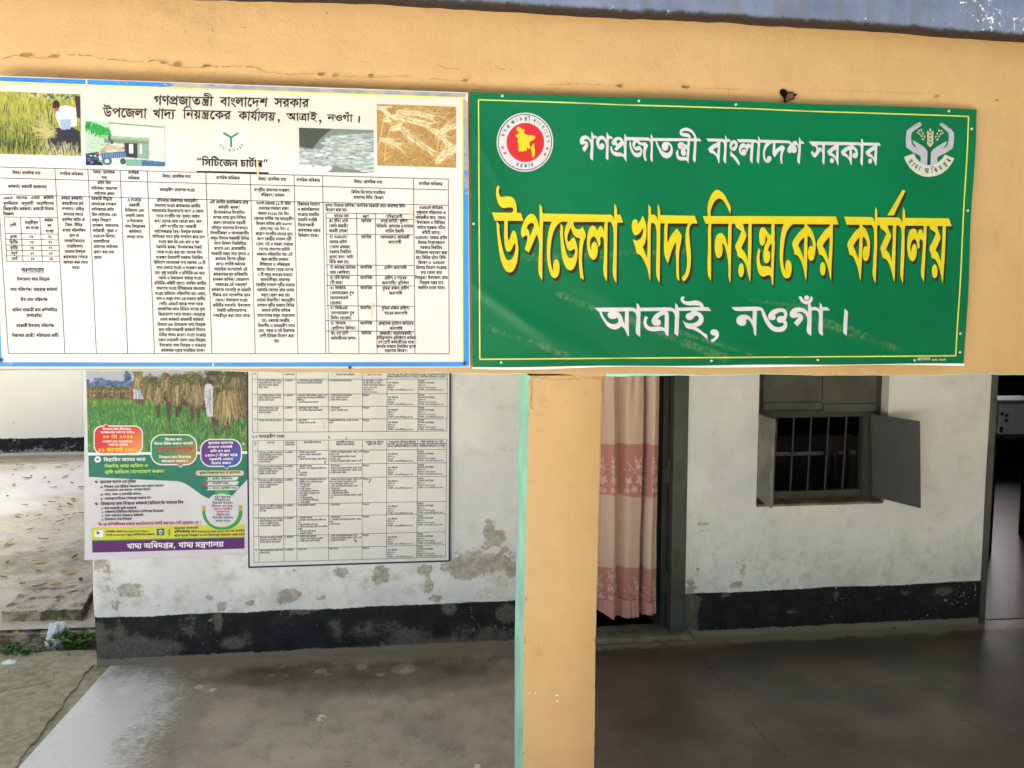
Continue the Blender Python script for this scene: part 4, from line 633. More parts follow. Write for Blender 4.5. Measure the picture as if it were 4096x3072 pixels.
P[..., 1] += 0.004*np.sin(GX*2.1+1)*np.sin(GZ*1.7) + 0.002*np.sin(GX*7.3)*np.sin(GZ*5.9+2)
edge = np.clip(1-(GX-WX0)/0.03, 0, 1); P[..., 1] += 0.012*edge**2; P[..., 0] += edge*0.004*np.sin(GZ*11)
mx = (GX[:-1, :-1]+GX[1:, 1:])/2; mz = (GZ[:-1, :-1]+GZ[1:, 1:])/2
keep = ~(((mx > DR_X0) & (mx < DR_X1) & (mz < DR_Z)) | ((mx > WIN_X0) & (mx < WIN_X1) & (mz > WIN_Z0) & (mz < WIN_Z1)))
def blobs(lst, view, Y=YB):
    a = np.zeros_like(GX)
    for (x, y, rx, ry, k) in lst:
        (qx, qy), (ex, ey) = view([(x, y), (x+rx, y+ry)]); c = at(qx, qy, Y); q = at(ex, ey, Y)
        d = np.sqrt(((GX-c[0])/max(abs(q[0]-c[0]), 0.004))**2+((GZ-c[2])/max(abs(q[2]-c[2]), 0.004))**2)
        a = np.maximum(a, k*np.clip(1.6-d, 0, 1))
    return a
V1 = crop(350, 2200, 1.264); V2 = crop(2700, 2050, 1.5845); V3 = crop(1950, 1450, 2.2118)
peel = blobs([(215, 205, 75, 40, .85), (90, 150, 60, 110, .6), (1020, 232, 62, 36, .95), (1180, 240, 30, 12, .7), (1480, 128, 42, 50, .95), (1282, 112, 40, 30, .85), (1700, 100, 42, 22, .9), (1728, 170, 26, 46, .9), (1760, 245, 45, 18, .8), (1920, 88, 130, 52, .95), (2060, 60, 110, 45, .8), (2150, 100, 36, 36, 1.0), (1940, 40, 80, 60, .7), (620, 240, 26, 16, .9), (675, 285, 26, 24, .85), (350, 284, 22, 10, .8), (120, 280, 50, 26, .75), (820, 268, 30, 14, .75), (990, 262, 40, 8, .6), (60, 60, 34, 50, .7), (2080, 150, 26, 30, .6), (2120, 178, 12, 12, .8), (1040, 100, 60, 16, .55), (150, 270, 36, 24, .6)], V1)
peel = np.maximum(peel, blobs([(20, 1500, 60, 130, .85), (100, 1560, 60, 90, .85), (150, 1640, 50, 60, .8), (160, 760, 110, 40, .42), (90, 400, 50, 60, .35), (200, 940, 60, 30, .3)], V3))
peel = np.maximum(peel, blobs([(385, 458, 44, 18, 1.0), (430, 350, 26, 60, .62), (150, 70, 22, 16, .9), (200, 72, 16, 14, .9), (190, 116, 40, 8, .7), (150, 400, 28, 90, .6), (1255, 440, 50, 30, .5), (1290, 470, 30, 14, .7), (1915, 440, 12, 8, .9), (210, 440, 24, 8, .7), (1700, 70, 60, 4, .5), (100, 480, 40, 90, .75), (1560, 160, 60, 8, .45)], V2))
scuff = blobs([(250, 500, 190, 46, .95), (60, 480, 60, 90, .95), (660, 360, 22, 60, .95), (740, 470, 70, 26, .9), (810, 440, 40, 30, .5), (1250, 400, 44, 60, .45), (1450, 400, 130, 50, .5), (1620, 440, 120, 40, .62), (1830, 290, 34, 34, .95), (1900, 420, 90, 60, .5), (2120, 320, 50, 40, .95), (2050, 440, 110, 50, .7), (1780, 480, 340, 24, .75), (520, 340, 40, 10, .6), (1090, 306, 60, 16, .8), (1140, 300, 40, 12, .8), (150, 420, 60, 30, .6), (500, 400, 150, 40, .4), (200, 400, 230, 60, .3)], V1)
scuff = np.maximum(scuff, blobs([(95, 640, 42, 130, 1.0), (130, 580, 30, 50, .8), (90, 770, 60, 40, .8), (730, 625, 40, 14, .55), (1025, 520, 26, 26, .6), (1700, 500, 70, 30, .7), (1290, 545, 20, 14, .7), (320, 520, 30, 12, .8), (1460, 510, 40, 14, .6), (1490, 740, 30, 10, .6)], V2))
wall = grid_mesh('back_wall', P, M['wall'], bld, {'peel': peel, 'scuff': scuff}, keep=keep)
w = MB()                                             # the wall's thickness: reveals, end face, back face
for (x0, x1, z0, z1) in ((WIN_X0, WIN_X1, WIN_Z0, WIN_Z1), (DR_X0, DR_X1, -0.06, DR_Z)):
    w.quad((x0, YB+.004, z0), (x0, YB+TH, z0), (x0, YB+TH, z1), (x0, YB+.004, z1)); w.quad((x1, YB+.004, z0), (x1, YB+.004, z1), (x1, YB+TH, z1), (x1, YB+TH, z0))
    w.quad((x0, YB+.004, z1), (x0, YB+TH, z1), (x1, YB+TH, z1), (x1, YB+.004, z1))
w.quad((WX0, YB+.012, -0.06), (WX0, YB+.012, 2.95), (WX0, YB+TH, 2.95), (WX0, YB+TH, -0.06)); w.quad((WX1, YB, -0.06), (WX1, YB+TH, -0.06), (WX1, YB+TH, 2.95), (WX1, YB, 2.95))
for (x0, x1, z0, z1) in ((WX0, DR_X0, -.06, 2.95), (DR_X0, DR_X1, DR_Z, 2.95), (DR_X1, WIN_X0, -.06, 2.95), (WIN_X0, WIN_X1, -.06, WIN_Z0), (WIN_X0, WIN_X1, WIN_Z1, 2.95), (WIN_X1, WX1, -.06, 2.95)):
    w.quad((x0, YB+TH, z0), (x0, YB+TH, z1), (x1, YB+TH, z1), (x1, YB+TH, z0))
w.build('wall_reveal', M['plain_wall'], wall)
# verandah ceiling, right end wall, the room behind
D2X0, D2X1 = WX1+0.03, WX1+1.0
c = MB(); c.box(XL, XR, 0.27, YB+0.01, 2.95, 3.0); c.build('ceiling', M['plain_wall'], bld)
c = MB(); c.box(6.6, 6.73, 0.0, YB, -0.05, 2.95); c.box(D2X1, 6.6, YB, YB+TH, -0.05, 2.95); c.box(D2X0-0.03, D2X1, YB, YB+TH, 2.15, 2.95); c.build('end_wall', M['plain_wall'], bld)
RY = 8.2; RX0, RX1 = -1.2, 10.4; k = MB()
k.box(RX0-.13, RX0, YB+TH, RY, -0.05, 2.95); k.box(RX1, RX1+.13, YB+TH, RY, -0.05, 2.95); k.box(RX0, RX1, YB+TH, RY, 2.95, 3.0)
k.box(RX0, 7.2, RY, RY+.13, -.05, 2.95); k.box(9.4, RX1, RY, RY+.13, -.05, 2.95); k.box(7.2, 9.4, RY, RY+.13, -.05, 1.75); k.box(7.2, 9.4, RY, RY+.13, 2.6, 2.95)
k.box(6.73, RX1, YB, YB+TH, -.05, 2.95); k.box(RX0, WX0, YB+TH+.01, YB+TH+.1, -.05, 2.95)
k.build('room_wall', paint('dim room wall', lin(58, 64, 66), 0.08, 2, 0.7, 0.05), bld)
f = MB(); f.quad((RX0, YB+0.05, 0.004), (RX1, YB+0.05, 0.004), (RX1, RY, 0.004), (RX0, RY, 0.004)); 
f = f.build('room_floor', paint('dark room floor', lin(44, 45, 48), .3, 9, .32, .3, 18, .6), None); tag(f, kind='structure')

# door frame, leaf and threshold
def P3(px, py, Y): return at(px, py, Y)
m = MB()
jt0, jt1 = P3(2701, 1480, YB-0.012), P3(2758, 1480, YB-0.012); jb0, jb1 = P3(2681, 2556, YB-0.012), P3(2738, 2556, YB-0.012)
for q in (jt0, jt1): q[2] = 2.13
m.slab((jb0, jb1, jt1, jt0), (0, 0.12, 0)); dx = 0.09
lx = DR_X0; m.box(lx, lx+dx, YB-.012, YB+.108, 0.0, 2.13); m.box(lx, float(jt1[0]), YB-.012, YB+.108, 2.13, 2.22)
df = m.build('door_frame', M['joinery'], bld, bevel=0.004)
th = MB(); a = P3(2150, 2570, YB-.05); th.box(DR_X0-.02, float(jb1[0])+.04, YB-.06, YB+.16, 0.001, 0.042); th.build('threshold', M['sill'], df, bevel=0.012)
h0 = np.array((float(jb0[0])-0.006, YB+0.075, 0.05)); hd = np.array((math.cos(R(101)), math.sin(R(101)), 0)); hn = np.array((-hd[1], hd[0], 0))
lf = MB(); lf.slab((h0, h0+hd*0.72, h0+hd*0.72+(0, 0, 2.06), h0+(0, 0, 2.06)), hn*0.04); 
leaf = lf.build('door_leaf', M['joinery_dark'], df, bevel=0.003)
for z in (0.28, 1.02, 1.72):
    hg = MB(); hg.tube(h0+(0.0, -0.012, z), h0+(0.0, -0.012, z+0.1), 0.009); hg.box(h0[0]-.035, h0[0]+.03, h0[1]-.016, h0[1]-.012, z, z+.1); hg.build('hinge', M['joinery_dark'], leaf)

# window: frame, closed upper shutters, open lower shutters, five bars, rough sill
IN = 0.085; YW = YB+IN
def X_(px, Y=YW): return float(at(px, 1800, Y)[0])
def Z_(py, Y=YW): return float(at(3270, py, Y)[2])
fr = MB(); xa, xb, xc, xd = WIN_X0-0.0, X_(3099), X_(3448), X_(3523)
za, zb_, zc_, zd = WIN_Z0+0.012, Z_(1962), Z_(1669), Z_(1641)
top = WIN_Z1
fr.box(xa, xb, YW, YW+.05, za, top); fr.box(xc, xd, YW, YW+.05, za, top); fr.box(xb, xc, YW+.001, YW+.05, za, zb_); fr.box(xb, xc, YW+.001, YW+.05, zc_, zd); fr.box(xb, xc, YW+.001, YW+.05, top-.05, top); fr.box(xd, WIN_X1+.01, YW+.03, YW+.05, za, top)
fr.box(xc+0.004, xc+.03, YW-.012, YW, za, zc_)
win = fr.build('window', M['joinery_dark'], bld, bevel=0.003)  # darker enamel paints in the shade of the open shutters
us = MB(); xm = X_(3274)
for (x0, x1, dz) in ((X_(3041), xm-.001, 0.012), (xm+.004, X_(3489), -0.002)):
    s_ = MB(); z0 = zd-0.004+dz; s_.box(x0, x1, YW-.022, YW-.002, z0, top-.02); s_.build('shutter', M['joinery'], win, bevel=0.002)
    s_ = MB(); s_.box(x0+.004, x1-.004, YW-.036, YW-.022, z0, z0+0.05); s_.build('shutter_batten', M['joinery'], win, bevel=0.003)
a0, a1, a2, a3 = at(3025, 1978, YB+.05), at(3091, 2032, YB-.22), at(3097, 1677, YB-.22), at(3035, 1652, YB+.05)
a2 = a1+(a3-a0)*(np.linalg.norm(a2-a1)/np.linalg.norm(a3-a0)); d = MB(); d.slab((a0, a1, a2, a3), (-0.018, 0.004, 0)); ls = d.build('shutter', paint('lit shutter paint', lin(122, 122, 108), .2, 6, .6, .3), win, bevel=0.002)  # lighter copy of the shutter paint stands in for light on this leaf
for (u, v) in ((0.03, 0.13), (0.84, 0.96)):
    q = MB(); L = lambda t, k_: (a0+(a1-a0)*k_)*(1-t)+(a3+(a2-a3)*k_)*t
    q.slab((L(u, 0.05), L(u, 0.93), L(v, 0.93), L(v, 0.05)), (0.014, -0.003, 0)); q.build('shutter_batten', M['joinery'], win, bevel=0.003)
b0, b1, b2, b3 = at(3488, 1985, YB+.03), at(3679, 2033, YB-.23), at(3700, 1685, YB-.23), at(3483, 1656, YB+.03)
b2 = b1+(b3-b0)*(np.linalg.norm(b2-b1)/np.linalg.norm(b3-b0)); d = MB(); nn = np.cross(b1-b0, b3-b0); nn = nn/np.linalg.norm(nn)*0.018
d.slab((b0, b1, b2, b3), -nn if nn[1] < 0 else nn); d.build('shutter', paint('shaded grey green shutter paint', lin(70, 72, 69), 0.08, 4, 0.5, 0.1), win, bevel=0.002)  # darker copy of the shutter paint puts shade into the colour
lt = MB(); e_ = b1+(b2-b1)*.45+(b0-b1)*.07; lt.tube(e_+nn*.6*(-1 if nn[1] < 0 else -1), e_+(b2-b1)*.12-nn*.6, .006); lt.build('latch', M['steel'], win)
for t_ in (.12, .82):
    e_ = b0+(b3-b0)*t_; q = MB(); q.tube(e_-(b3-b0)*.05, e_+(b3-b0)*.05, .008); q.build('hinge', M['steel'], win)
for i, px in enumerate((3100, 3168, 3237, 3307, 3378)):
    q = MB(); xb_ = X_(px+3); q.tube((xb_, YW+.02, zb_-.01), (xb_+.012, YW+.02, zc_+.01), 0.007); q.build('window_bar', M['steel'], win)
q = MB(); q.slab(((WIN_X0, YB-.006, WIN_Z0-.012), (WIN_X1-.01, YB-.006, WIN_Z0-.012), (WIN_X1-.01, YB-.004, WIN_Z0+.004), (WIN_X0, YB-.004, WIN_Z0+.004)), (0, 0.10, 0.012)); q.build('window_sill', M['sill'], win, bevel=0.006)
# frame post of the second doorway
q = MB(); p0, p1, p2, p3 = at(3918, 2440, YB-.014), at(3935, 2440, YB-.014), at(3989, 1480, YB-.014), at(3969, 1480, YB-.014)
q.slab(((WX1-.006, YB-.014, 0), (WX1+.034, YB-.014, 0), (WX1+.034, YB-.014, 2.15), (WX1-.006, YB-.014, 2.15)), (0, .14, 0)); q.box(D2X1-.04, D2X1, YB-.014, YB+.126, 0, 2.15); q.box(WX1+.034, D2X1-.04, YB-.012, YB+.126, 2.09, 2.15)
q.build('door_frame', M['joinery'], bld, bevel=0.004)
# cracks, chips and the broken hole in the beam plaster
CR = flat('brown crack line', lin(140, 100, 56), 0.9, 0.1)  # cracks drawn as thin brown strips
V7 = crop(0, 0, 1.0801); V8 = crop(2048, 0, 1.0801)
ink = Ink(0.0, 0.003)
def crack(pts, w, view):
    p = np.array(view(pts)); out = [p[0]]
    for a_, b_ in zip(p[:-1], p[1:]):
        n_ = max(1, int(np.hypot(*(b_-a_))/14))
        for i in range(1, n_+1): out.append(a_+(b_-a_)*i/n_+(rng.normal(0, 1.6, 2) if i < n_ else 0))
    for a_, b_ in zip(out[:-1], out[1:]): 
        if random.random() < 0.9: ink.line([a_, b_], w*random.uniform(0.3, 1.15))
crack([(290, 238), (410, 243), (430, 256), (530, 262), (570, 268), (640, 268), (665, 262), (700, 266), (740, 284), (790, 292), (880, 294), (900, 284), (960, 292), (1000, 286), (1110, 294), (1150, 314), (1260, 322), (1360, 320)], 3.0, V7)
crack([(1450, 330), (1600, 336), (1750, 330), (1820, 345), (1890, 342), (1950, 352), (2000, 350)], 1.8, V7)
crack([(0, 262), (60, 240), (130, 250), (200, 254), (260, 240)], 2.6, V7); crack([(1890, 280), (1925, 297), (1985, 298)], 1.6, V7); crack([(2110, 270), (2150, 298), (2212, 304)], 1.6, V7)
crack([(1540, 265), (1590, 272)], 1.5, V7); crack([(800, 146), (803, 130)], 3.5, V7); crack([(818, 98), (838, 98)], 3, V7); crack([(1412, 52), (1414, 62)], 4, V7); crack([(1460, 175), (1495, 182)], 1.5, V7); crack([(1040, 122), (1070, 118)], 2, V7); crack([(915, 128), (920, 140)], 2.5, V7)
crack([(150, 366), (270, 362), (360, 368), (460, 372)], 1.6, V8); crack([(935, 385), (940, 425)], 1.6, V8); crack([(760, 380), (830, 384), (980, 388)], 1.4, V8); crack([(1290, 392), (1500, 395), (1780, 405)], 1.2, V8)
crack([(380, 130), (395, 150), (392, 250), (378, 400), (412, 416)], 2.2, V3); crack([(868, 235), (862, 255), (870, 285)], 2.0, V3); crack([(385, 130), (440, 128), (560, 150), (700, 152), (900, 135), (1010, 150)], 1.4, V3)
ink.build('plaster_crack', CR, beam)
CHIP = paint('chipped plaster', lin(150, 118, 78), 0.2, 20, 0.9, 0.6, 60, 0.1)
for (x, y, rx, ry, v) in ((705, 272, 14, 8, V7), (765, 280, 20, 12, V7), (890, 286, 18, 7, V7), (1388, 323, 20, 9, V7), (1447, 329, 16, 9, V7), (1603, 330, 14, 10, V7), (2008, 348, 14, 7, V7), (268, 326, 14, 8, V7), (1335, 368, 18, 6, V7), (1738, 384, 12, 5, V7), (748, 377, 24, 8, V8), (1833, 417, 16, 7, V8), (2092, 434, 12, 4, V8), (465, 372, 18, 9, V8), (235, 246, 26, 8, V7), (112, 240, 34, 10, V7)):
    ck = Ink(0.0, 0.0032); n_ = 14; ck.poly([v([(x+rx*random.uniform(.55, 1.1)*math.cos(2*math.pi*i/n_), y+ry*random.uniform(.55, 1.1)*math.sin(2*math.pi*i/n_)) for i in range(n_)])]); ck.build('plaster_chip', CHIP, beam)
hole = Ink(0.0, 0.0036); V9 = crop(2900, 350, 2.0109)
hole.poly([V9([(438, 22), (462, 12), (488, 20), (500, 40), (540, 36), (552, 52), (582, 56), (560, 72), (545, 100), (520, 104), (498, 122), (466, 122), (470, 96), (452, 70), (436, 52)])]); hole.build('plaster_hole_shade', flat('painted hole shade', lin(20, 15, 10), 0.95, 0.0), beam)  # flat near-black patch paints in the shade inside the hole
hr = Ink(0.0, 0.004); hr.poly([V9([(500, 52), (540, 45), (552, 60), (540, 94), (512, 98), (498, 116), (482, 114), (488, 80)])]); hr.build('plaster_chip', paint('broken brick', lin(104, 78, 54), 0.3, 30, 0.9, 0.8, 50, 0.1), beam)

for (x, y, w_, h_) in ((2118, 2772, 6, 2), (2141, 2770, 2, 7), (2229, 2780, 8, 4), (2229, 2804, 5, 5)):
    fk = Ink(0.0, 0.0015); fk.poly([[(x+w_*random.uniform(.4, 1.1)*math.cos(a_*.63), y+h_*random.uniform(.4, 1.1)*math.sin(a_*.63)) for a_ in range(10)]]); fk.build('paint_fleck', M['cream'], pillar)
eg = Ink(0.0, 0.0046)
for y in (1530, 1548, 1592, 1660, 2395, 2548, 2566, 2668, 2884, 3010): x = 2117-24*(y-1500)/1572+random.uniform(-2, 5); w_ = random.uniform(2, 5); h_ = random.uniform(3, 13); eg.poly([[(x+random.uniform(.3, 1)*w_*math.cos(a_*.9), y+random.uniform(.3, 1)*h_*math.sin(a_*.9)) for a_ in range(7)]])
eg.build('plaster_chip', CHIP, pillar)

# ================================================================== ground
gx_ = np.arange(-1.9, 4.4, 0.018); gy_ = np.arange(-0.6, YB+0.05, 0.018); GX2, GY2 = np.meshgrid(gx_, gy_)
def gblob(lst, view, Z=0.0):
    a = np.zeros_like(GX2)
    for (x, y, rx, ry, k) in lst:
        (qx, qy), (ex, ey) = view([(x, y), (x+rx, y+ry)]); c = on_ground(qx, qy, Z); q = on_ground(ex, ey, Z)
        d = np.sqrt(((GX2-c[0])/max(abs(q[0]-c[0]), 0.01))**2+((GY2-c[1])/max(abs(q[1]-c[1]), 0.01))**2); a = np.maximum(a, k*np.clip(1.7-d, 0, 1))
    return a
chip = gblob([(190, 706, 26, 22, .9), (290, 642, 16, 7, .8), (560, 692, 18, 9, .85), (632, 707, 14, 8, .95), (928, 633, 16, 6, .85), (1005, 633, 18, 5, .8), (985, 590, 12, 6, .8), (1178, 613, 24, 10, 1.0), (1210, 629, 14, 7, .95), (1388, 592, 22, 14, 1.0), (1480, 632, 22, 7, .9), (1600, 602, 56, 20, 1.0), (1260, 574, 40, 6, .7), (1840, 733, 14, 5, .8), (1885, 655, 10, 8, .6), (1180, 850, 24, 22, .55), (1170, 915, 12, 30, .5), (1970, 1095, 20, 10, .8), (350, 598, 14, 4, .7), (740, 560, 200, 7, .55), (1060, 560, 160, 14, .6), (1330, 548, 120, 10, .5), (250, 560, 120, 7, .5)], V1)
chip = np.maximum(chip, gblob([(1180, 905, 50, 22, .6), (1300, 830, 24, 8, .8), (380, 965, 26, 7, .6), (1060, 1020, 34, 5, .6), (1950, 1415, 30, 12, .5), (1000, 850, 90, 14, .55), (200, 840, 200, 16, .75), (600, 800, 300, 16, .65), (1400, 775, 500, 16, .6), (1090, 1408, 10, 5, .8), (1780, 898, 20, 6, .7)], V2))
damp_shade = gblob([(1500, 640, 500, 60, .5), (900, 640, 260, 36, .55), (420, 820, 220, 90, .35), (1900, 640, 300, 60, .4), (1100, 580, 200, 16, .5)], V1)
damp_shade = np.maximum(damp_shade, 0.74*np.clip((GX2-PX1+0.02)/0.08, 0, 1)*np.clip((GY2+0.2)/.2, 0, 1)); damp_shade = np.maximum(damp_shade, gblob([(800, 900, 700, 60, .8), (200, 900, 260, 70, .7), (1700, 870, 300, 60, .7), (300, 1000, 160, 60, .4)], V2))  # right bay darkened in colour where less light reaches, besides damp patches
dusty_sheen = gblob([(-60, 860, 190, 260, 1.0), (-40, 640, 120, 70, .75), (-260, 1100, 260, 200, 1.0), (60, 1000, 120, 120, .5)], V1)  # reflected sheen painted in as a paler, dusty left edge
PF = np.stack((GX2, GY2, 0.0015*np.sin(GX2*3.1)*np.sin(GY2*2.7)), -1)
# the slab's left edge runs out from the wall corner
el = [on_ground(372, 2655), on_ground(55, 3072)]; sl_ = (el[1][0]-el[0][0])/(el[1][1]-el[0][1])
lim = el[0][0]+(GY2-el[0][1])*sl_+0.006*np.sin(GY2*23)+0.004*np.sin(GY2*57)
PF[..., 0] = np.maximum(PF[..., 0], lim)
fl = grid_mesh('verandah_floor', PF, M['floor'], None, {'chip': chip, 'damp_shade': damp_shade, 'dusty_sheen': dusty_sheen}); tag(fl, kind='structure')
fc = MB()
for v_, ln_ in ((V2, [(150, 905), (185, 935), (230, 990), (300, 1075), (340, 1130)]), (V2, [(470, 1310), (520, 1370), (600, 1460), (720, 1600)]), (V1, [(1190, 850), (1180, 900), (1172, 960), (1110, 1010)]), (V1, [(1340, 620), (1420, 700), (1440, 760)])):
    p_ = [on_ground(*v_([q_])[0], .0028) for q_ in ln_]; w_ = .0026 if v_ is V2 else .0014
    p_ = [a_+(b_-a_)*i/7+(np.append(rng.normal(0, .007, 2), 0) if i else 0) for a_, b_ in zip(p_[:-1], p_[1:]) for i in range(7)]+[p_[-1]]
    for a_, b_ in zip(p_[:-1], p_[1:]):
        if random.random() < .18: continue
        d_ = b_-a_; k_ = np.array((-d_[1], d_[0], 0))/np.linalg.norm(d_)*w_*random.uniform(.5, 1.2); fc.quad(a_-k_, b_-k_*.8, b_+k_*.8, a_+k_)
fc.build('floor_crack', flat('crack in cement', lin(84, 76, 66), .9, .1), fl)
q = MB(); ys = gy_; 
for a_, b_ in zip(ys[:-1], ys[1:]):
    la, lb = [el[0][0]+(t_-el[0][1])*sl_+0.006*math.sin(t_*23)+0.004*math.sin(t_*57) for t_ in (a_, b_)]
    q.quad((la, a_, -0.12), (lb, b_, -0.12), (lb, b_, 0.0), (la, a_, 0.0))
q.quad((4.38, -0.6, -.001), (6.7, -0.6, -.001), (6.7, YB+.05, -.001), (4.38, YB+.05, -.001)); q.quad((-1.9, -0.6, -.45), (6.7, -0.6, -.45), (6.7, -0.6, 0), (-1.9, -0.6, 0))
tag(q.build('verandah_plinth', M['floor']), kind='structure')
g = MB(); g.quad((-150, -150, -0.5), (150, -150, -0.5), (150, -0.7, -0.5), (-150, -0.7, -0.5)); g.quad((-150, -0.7, -0.5), (150, -0.7, -0.5), (150, -0.5, -0.11), (-150, -0.5, -0.11)); g.quad((-150, -0.5, -0.11), (150, -0.5, -0.11), (150, 180, -0.11), (-150, 180, -0.11))
tag(g.build('ground', M['soil']), kind='structure')
fy = MB(); fy.quad((-14, -16, -0.495), (1.4, -16, -0.495), (1.4, -0.75, -0.495), (-14, -0.75, -0.495)); tag(fy.build('front_yard', paint('pale swept concrete', lin(208, 208, 205), .08, .8, .85, .2, 20)), kind='structure')
# mossy brick paving beside the verandah: worn pieces of uneven height, one sheet
bk = MB(); bw, bh = 0.23, 0.115; ang = R(24)
for i in range(-14, 15):
    for j in range(-22, 26):
        u = i*bw+(bw/2 if j % 2 else 0); v = j*bh; cx = -2.3+u*math.cos(ang)-v*math.sin(ang); cy = 1.3+u*math.sin(ang)+v*math.cos(ang)
        lm = el[0][0]+(cy-el[0][1])*sl_
        if not (-4.6 < cx < lm+0.10 and -0.6 < cy < 2.08): continue
        z = -0.011+random.gauss(0, 0.0028)-(0.01 if random.random() < 0.1 else 0); hw, hh = bw/2-0.0015-random.random()*0.002, bh/2-0.001-random.random()*0.002; tx, ty = random.gauss(0, 0.03), random.gauss(0, 0.03); vs = []
        for zz_ in (-0.1, 0):
            for (sx, sy) in ((-1, -1), (1, -1), (1, 1), (-1, 1)):
                k_ = 1.0 if zz_ else 0.93; lx_, ly_ = sx*hw*k_+random.gauss(0, .003), sy*hh*k_+random.gauss(0, .003)
                vs.append((min(cx+lx_*math.cos(ang)-ly_*math.sin(ang), lm-0.002 if cx < lm else 9), cy+lx_*math.sin(ang)+ly_*math.cos(ang), z+(zz_ if zz_ else lx_*tx+ly_*ty)))
        mid = [tuple(np.array(vs[4+n_])*[1, 1, 1]-np.array((0, 0, .006)) + (np.array(vs[n_])-np.array(vs[4+n_]))*[1, 1, 0]*0.9) for n_ in range(4)]
        vv = vs[:4]+mid+vs[4:]
        bk.add(vv, [(8, 9, 10, 11)]+[(a_, (a_+1) % 4, 4+(a_+1) % 4, 4+a_) for a_ in range(4)]+[(4+a_, 4+(a_+1) % 4, 8+(a_+1) % 4, 8+a_) for a_ in range(4)])
tag(bk.build('brick_path', M['brick']), kind='structure')
mt = np.meshgrid(np.arange(-4.8, -1.0, 0.03), np.arange(-0.6, 2.25, 0.03)); zz2 = -0.0105+0.004*np.sin(mt[0]*9+np.sin(mt[1]*7))*np.sin(mt[1]*8)+rng.normal(0, .0015, mt[0].shape)
tag(grid_mesh('path_mortar', np.stack((mt[0], mt[1], zz2), -1), M['brick']), kind='structure')
# concrete yard running back to the cream building
yx, yy = np.meshgrid(np.linspace(-14, -0.95, 180), np.linspace(2.55, 9.3, 110)); 
def yb(lst):
    a = np.zeros_like(yx)
    for (px, py, rx, ry, k) in lst:
        c = on_ground(px, py, 0.01); q = on_ground(px+rx, py+ry, 0.01); d = np.sqrt(((yx-c[0])/abs(q[0]-c[0]))**2+((yy-c[1])/max(abs(q[1]-c[1]), .05))**2); a = np.maximum(a, k*np.clip(1.7-d, 0, 1))
    return a
pale = yb([(90, 1935, 160, 60, 1.0), (20, 2030, 90, 30, .8), (250, 1850, 200, 12, .5), (300, 1885, 60, 10, .6)]); mossy = yb([(200, 1830, 260, 16, .7), (200, 2240, 240, 60, .6), (300, 2190, 120, 40, .5), (260, 2330, 200, 30, .5)])
tag(grid_mesh('concrete_yard', np.stack((yx, yy, 0.01+0.012*np.sin(yx*1.3)*np.sin(yy*0.9)), -1), M['yard'], None, {'pale': pale, 'moss': mossy}), kind='structure')

# cream building across the yard
YC = float(on_ground(180, 1818, 0.0)[1]); print('cream building at', YC)
nb = thing('neighbour_building', (-6, YC, 0), 'cream building with a chipped black skirting across the concrete yard', 'building')
def wall_c():
    t = NT('cream wall with black skirting'); x, y, z = t.sep(t.pos()); n2 = t.noise(5, 6, 0.7); n3 = t.noise(16, 6, 0.7)
    c = t.mix(t.ramp(t.noise(0.9, 5), 0.3, 0.7), lin(250, 247, 232), lin(242, 239, 222)); sp = t.math('MULTIPLY', t.ramp(t.voro(5), 0.07, 0.03), t.ramp(t.noise(2, 2), 0.5, 0.6)); c = t.mix(t.math('MULTIPLY', sp, 0.6), c, lin(130, 116, 96))
    bl = t.mix(t.ramp(t.math('ADD', n3, t.math('MULTIPLY', t.ramp(z, 0.16, 0.0), 0.16)), 0.56, 0.68), lin(28, 30, 36), lin(150, 146, 138))
    f = t.ramp(t.math('SUBTRACT', z, t.math('ADD', 0.255, t.math('MULTIPLY', t.math('SUBTRACT', n2, 0.5), 0.09))), 0.006, -0.006)
    return t.out(t.mix(f, c, bl), 0.75, 0.3)
q = MB(); q.box(-16, 0.5, YC, YC+7, -0.1, 4.2); q.build('wall', wall_c(), nb)
q = MB(); q.box(-16.5, 1.0, YC-0.2, YC+7.5, 4.2, 4.34); q.build('roof', M['slab'], nb)
q = MB(); q.box(-16, 0.5, YC-.22, YC, -0.1, 0.035); q.build('plinth', M['yard'], nb)

# two-tier cement step by the wall corner
VL = crop(0, 2080, 1.672)
st = thing('cement_step', on_ground(170, 2520), 'low mossy two-tier cement step on the ground left of the wall corner', 'step')
def tier(name, tl, tr, bl, br, z1, z0):
    c_ = [on_ground(*VL([p_])[0], z1) for p_ in (bl, br, tr, tl)]; nx_, ny_ = 14, 8; top_ = []
    for j in range(ny_+1):
        for i in range(nx_+1):
            u, v = i/nx_, j/ny_; p_ = (c_[0]*(1-u)+c_[1]*u)*(1-v)+(c_[3]*(1-u)+c_[2]*u)*v
            top_.append(p_+np.array((random.gauss(0, .004) if i in (0, nx_) else 0, random.gauss(0, .005) if j in (0, ny_) else 0, random.gauss(0, .0025))))
    b_ = MB(); I_ = lambda i, j: j*(nx_+1)+i
    b_.add(top_, [(I_(i, j), I_(i+1, j), I_(i+1, j+1), I_(i, j+1)) for j in range(ny_) for i in range(nx_)])
    ring = [I_(i, 0) for i in range(nx_)]+[I_(nx_, j) for j in range(ny_)]+[I_(i, ny_) for i in range(nx_, 0, -1)]+[I_(0, j) for j in range(ny_, 0, -1)]
    lo = [np.array((top_[k_][0]+random.gauss(0, .004), top_[k_][1]+random.gauss(0, .004), z0)) for k_ in ring]; n_ = len(ring)
    b_.add([top_[k_] for k_ in ring]+lo, [(n_+i, n_+(i+1) % n_, (i+1) % n_, i) for i in range(n_)])
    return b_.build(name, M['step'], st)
tier('lower_tier', (-150, 640), (640, 560), (-150, 775), (640, 752), -0.012, -0.12)
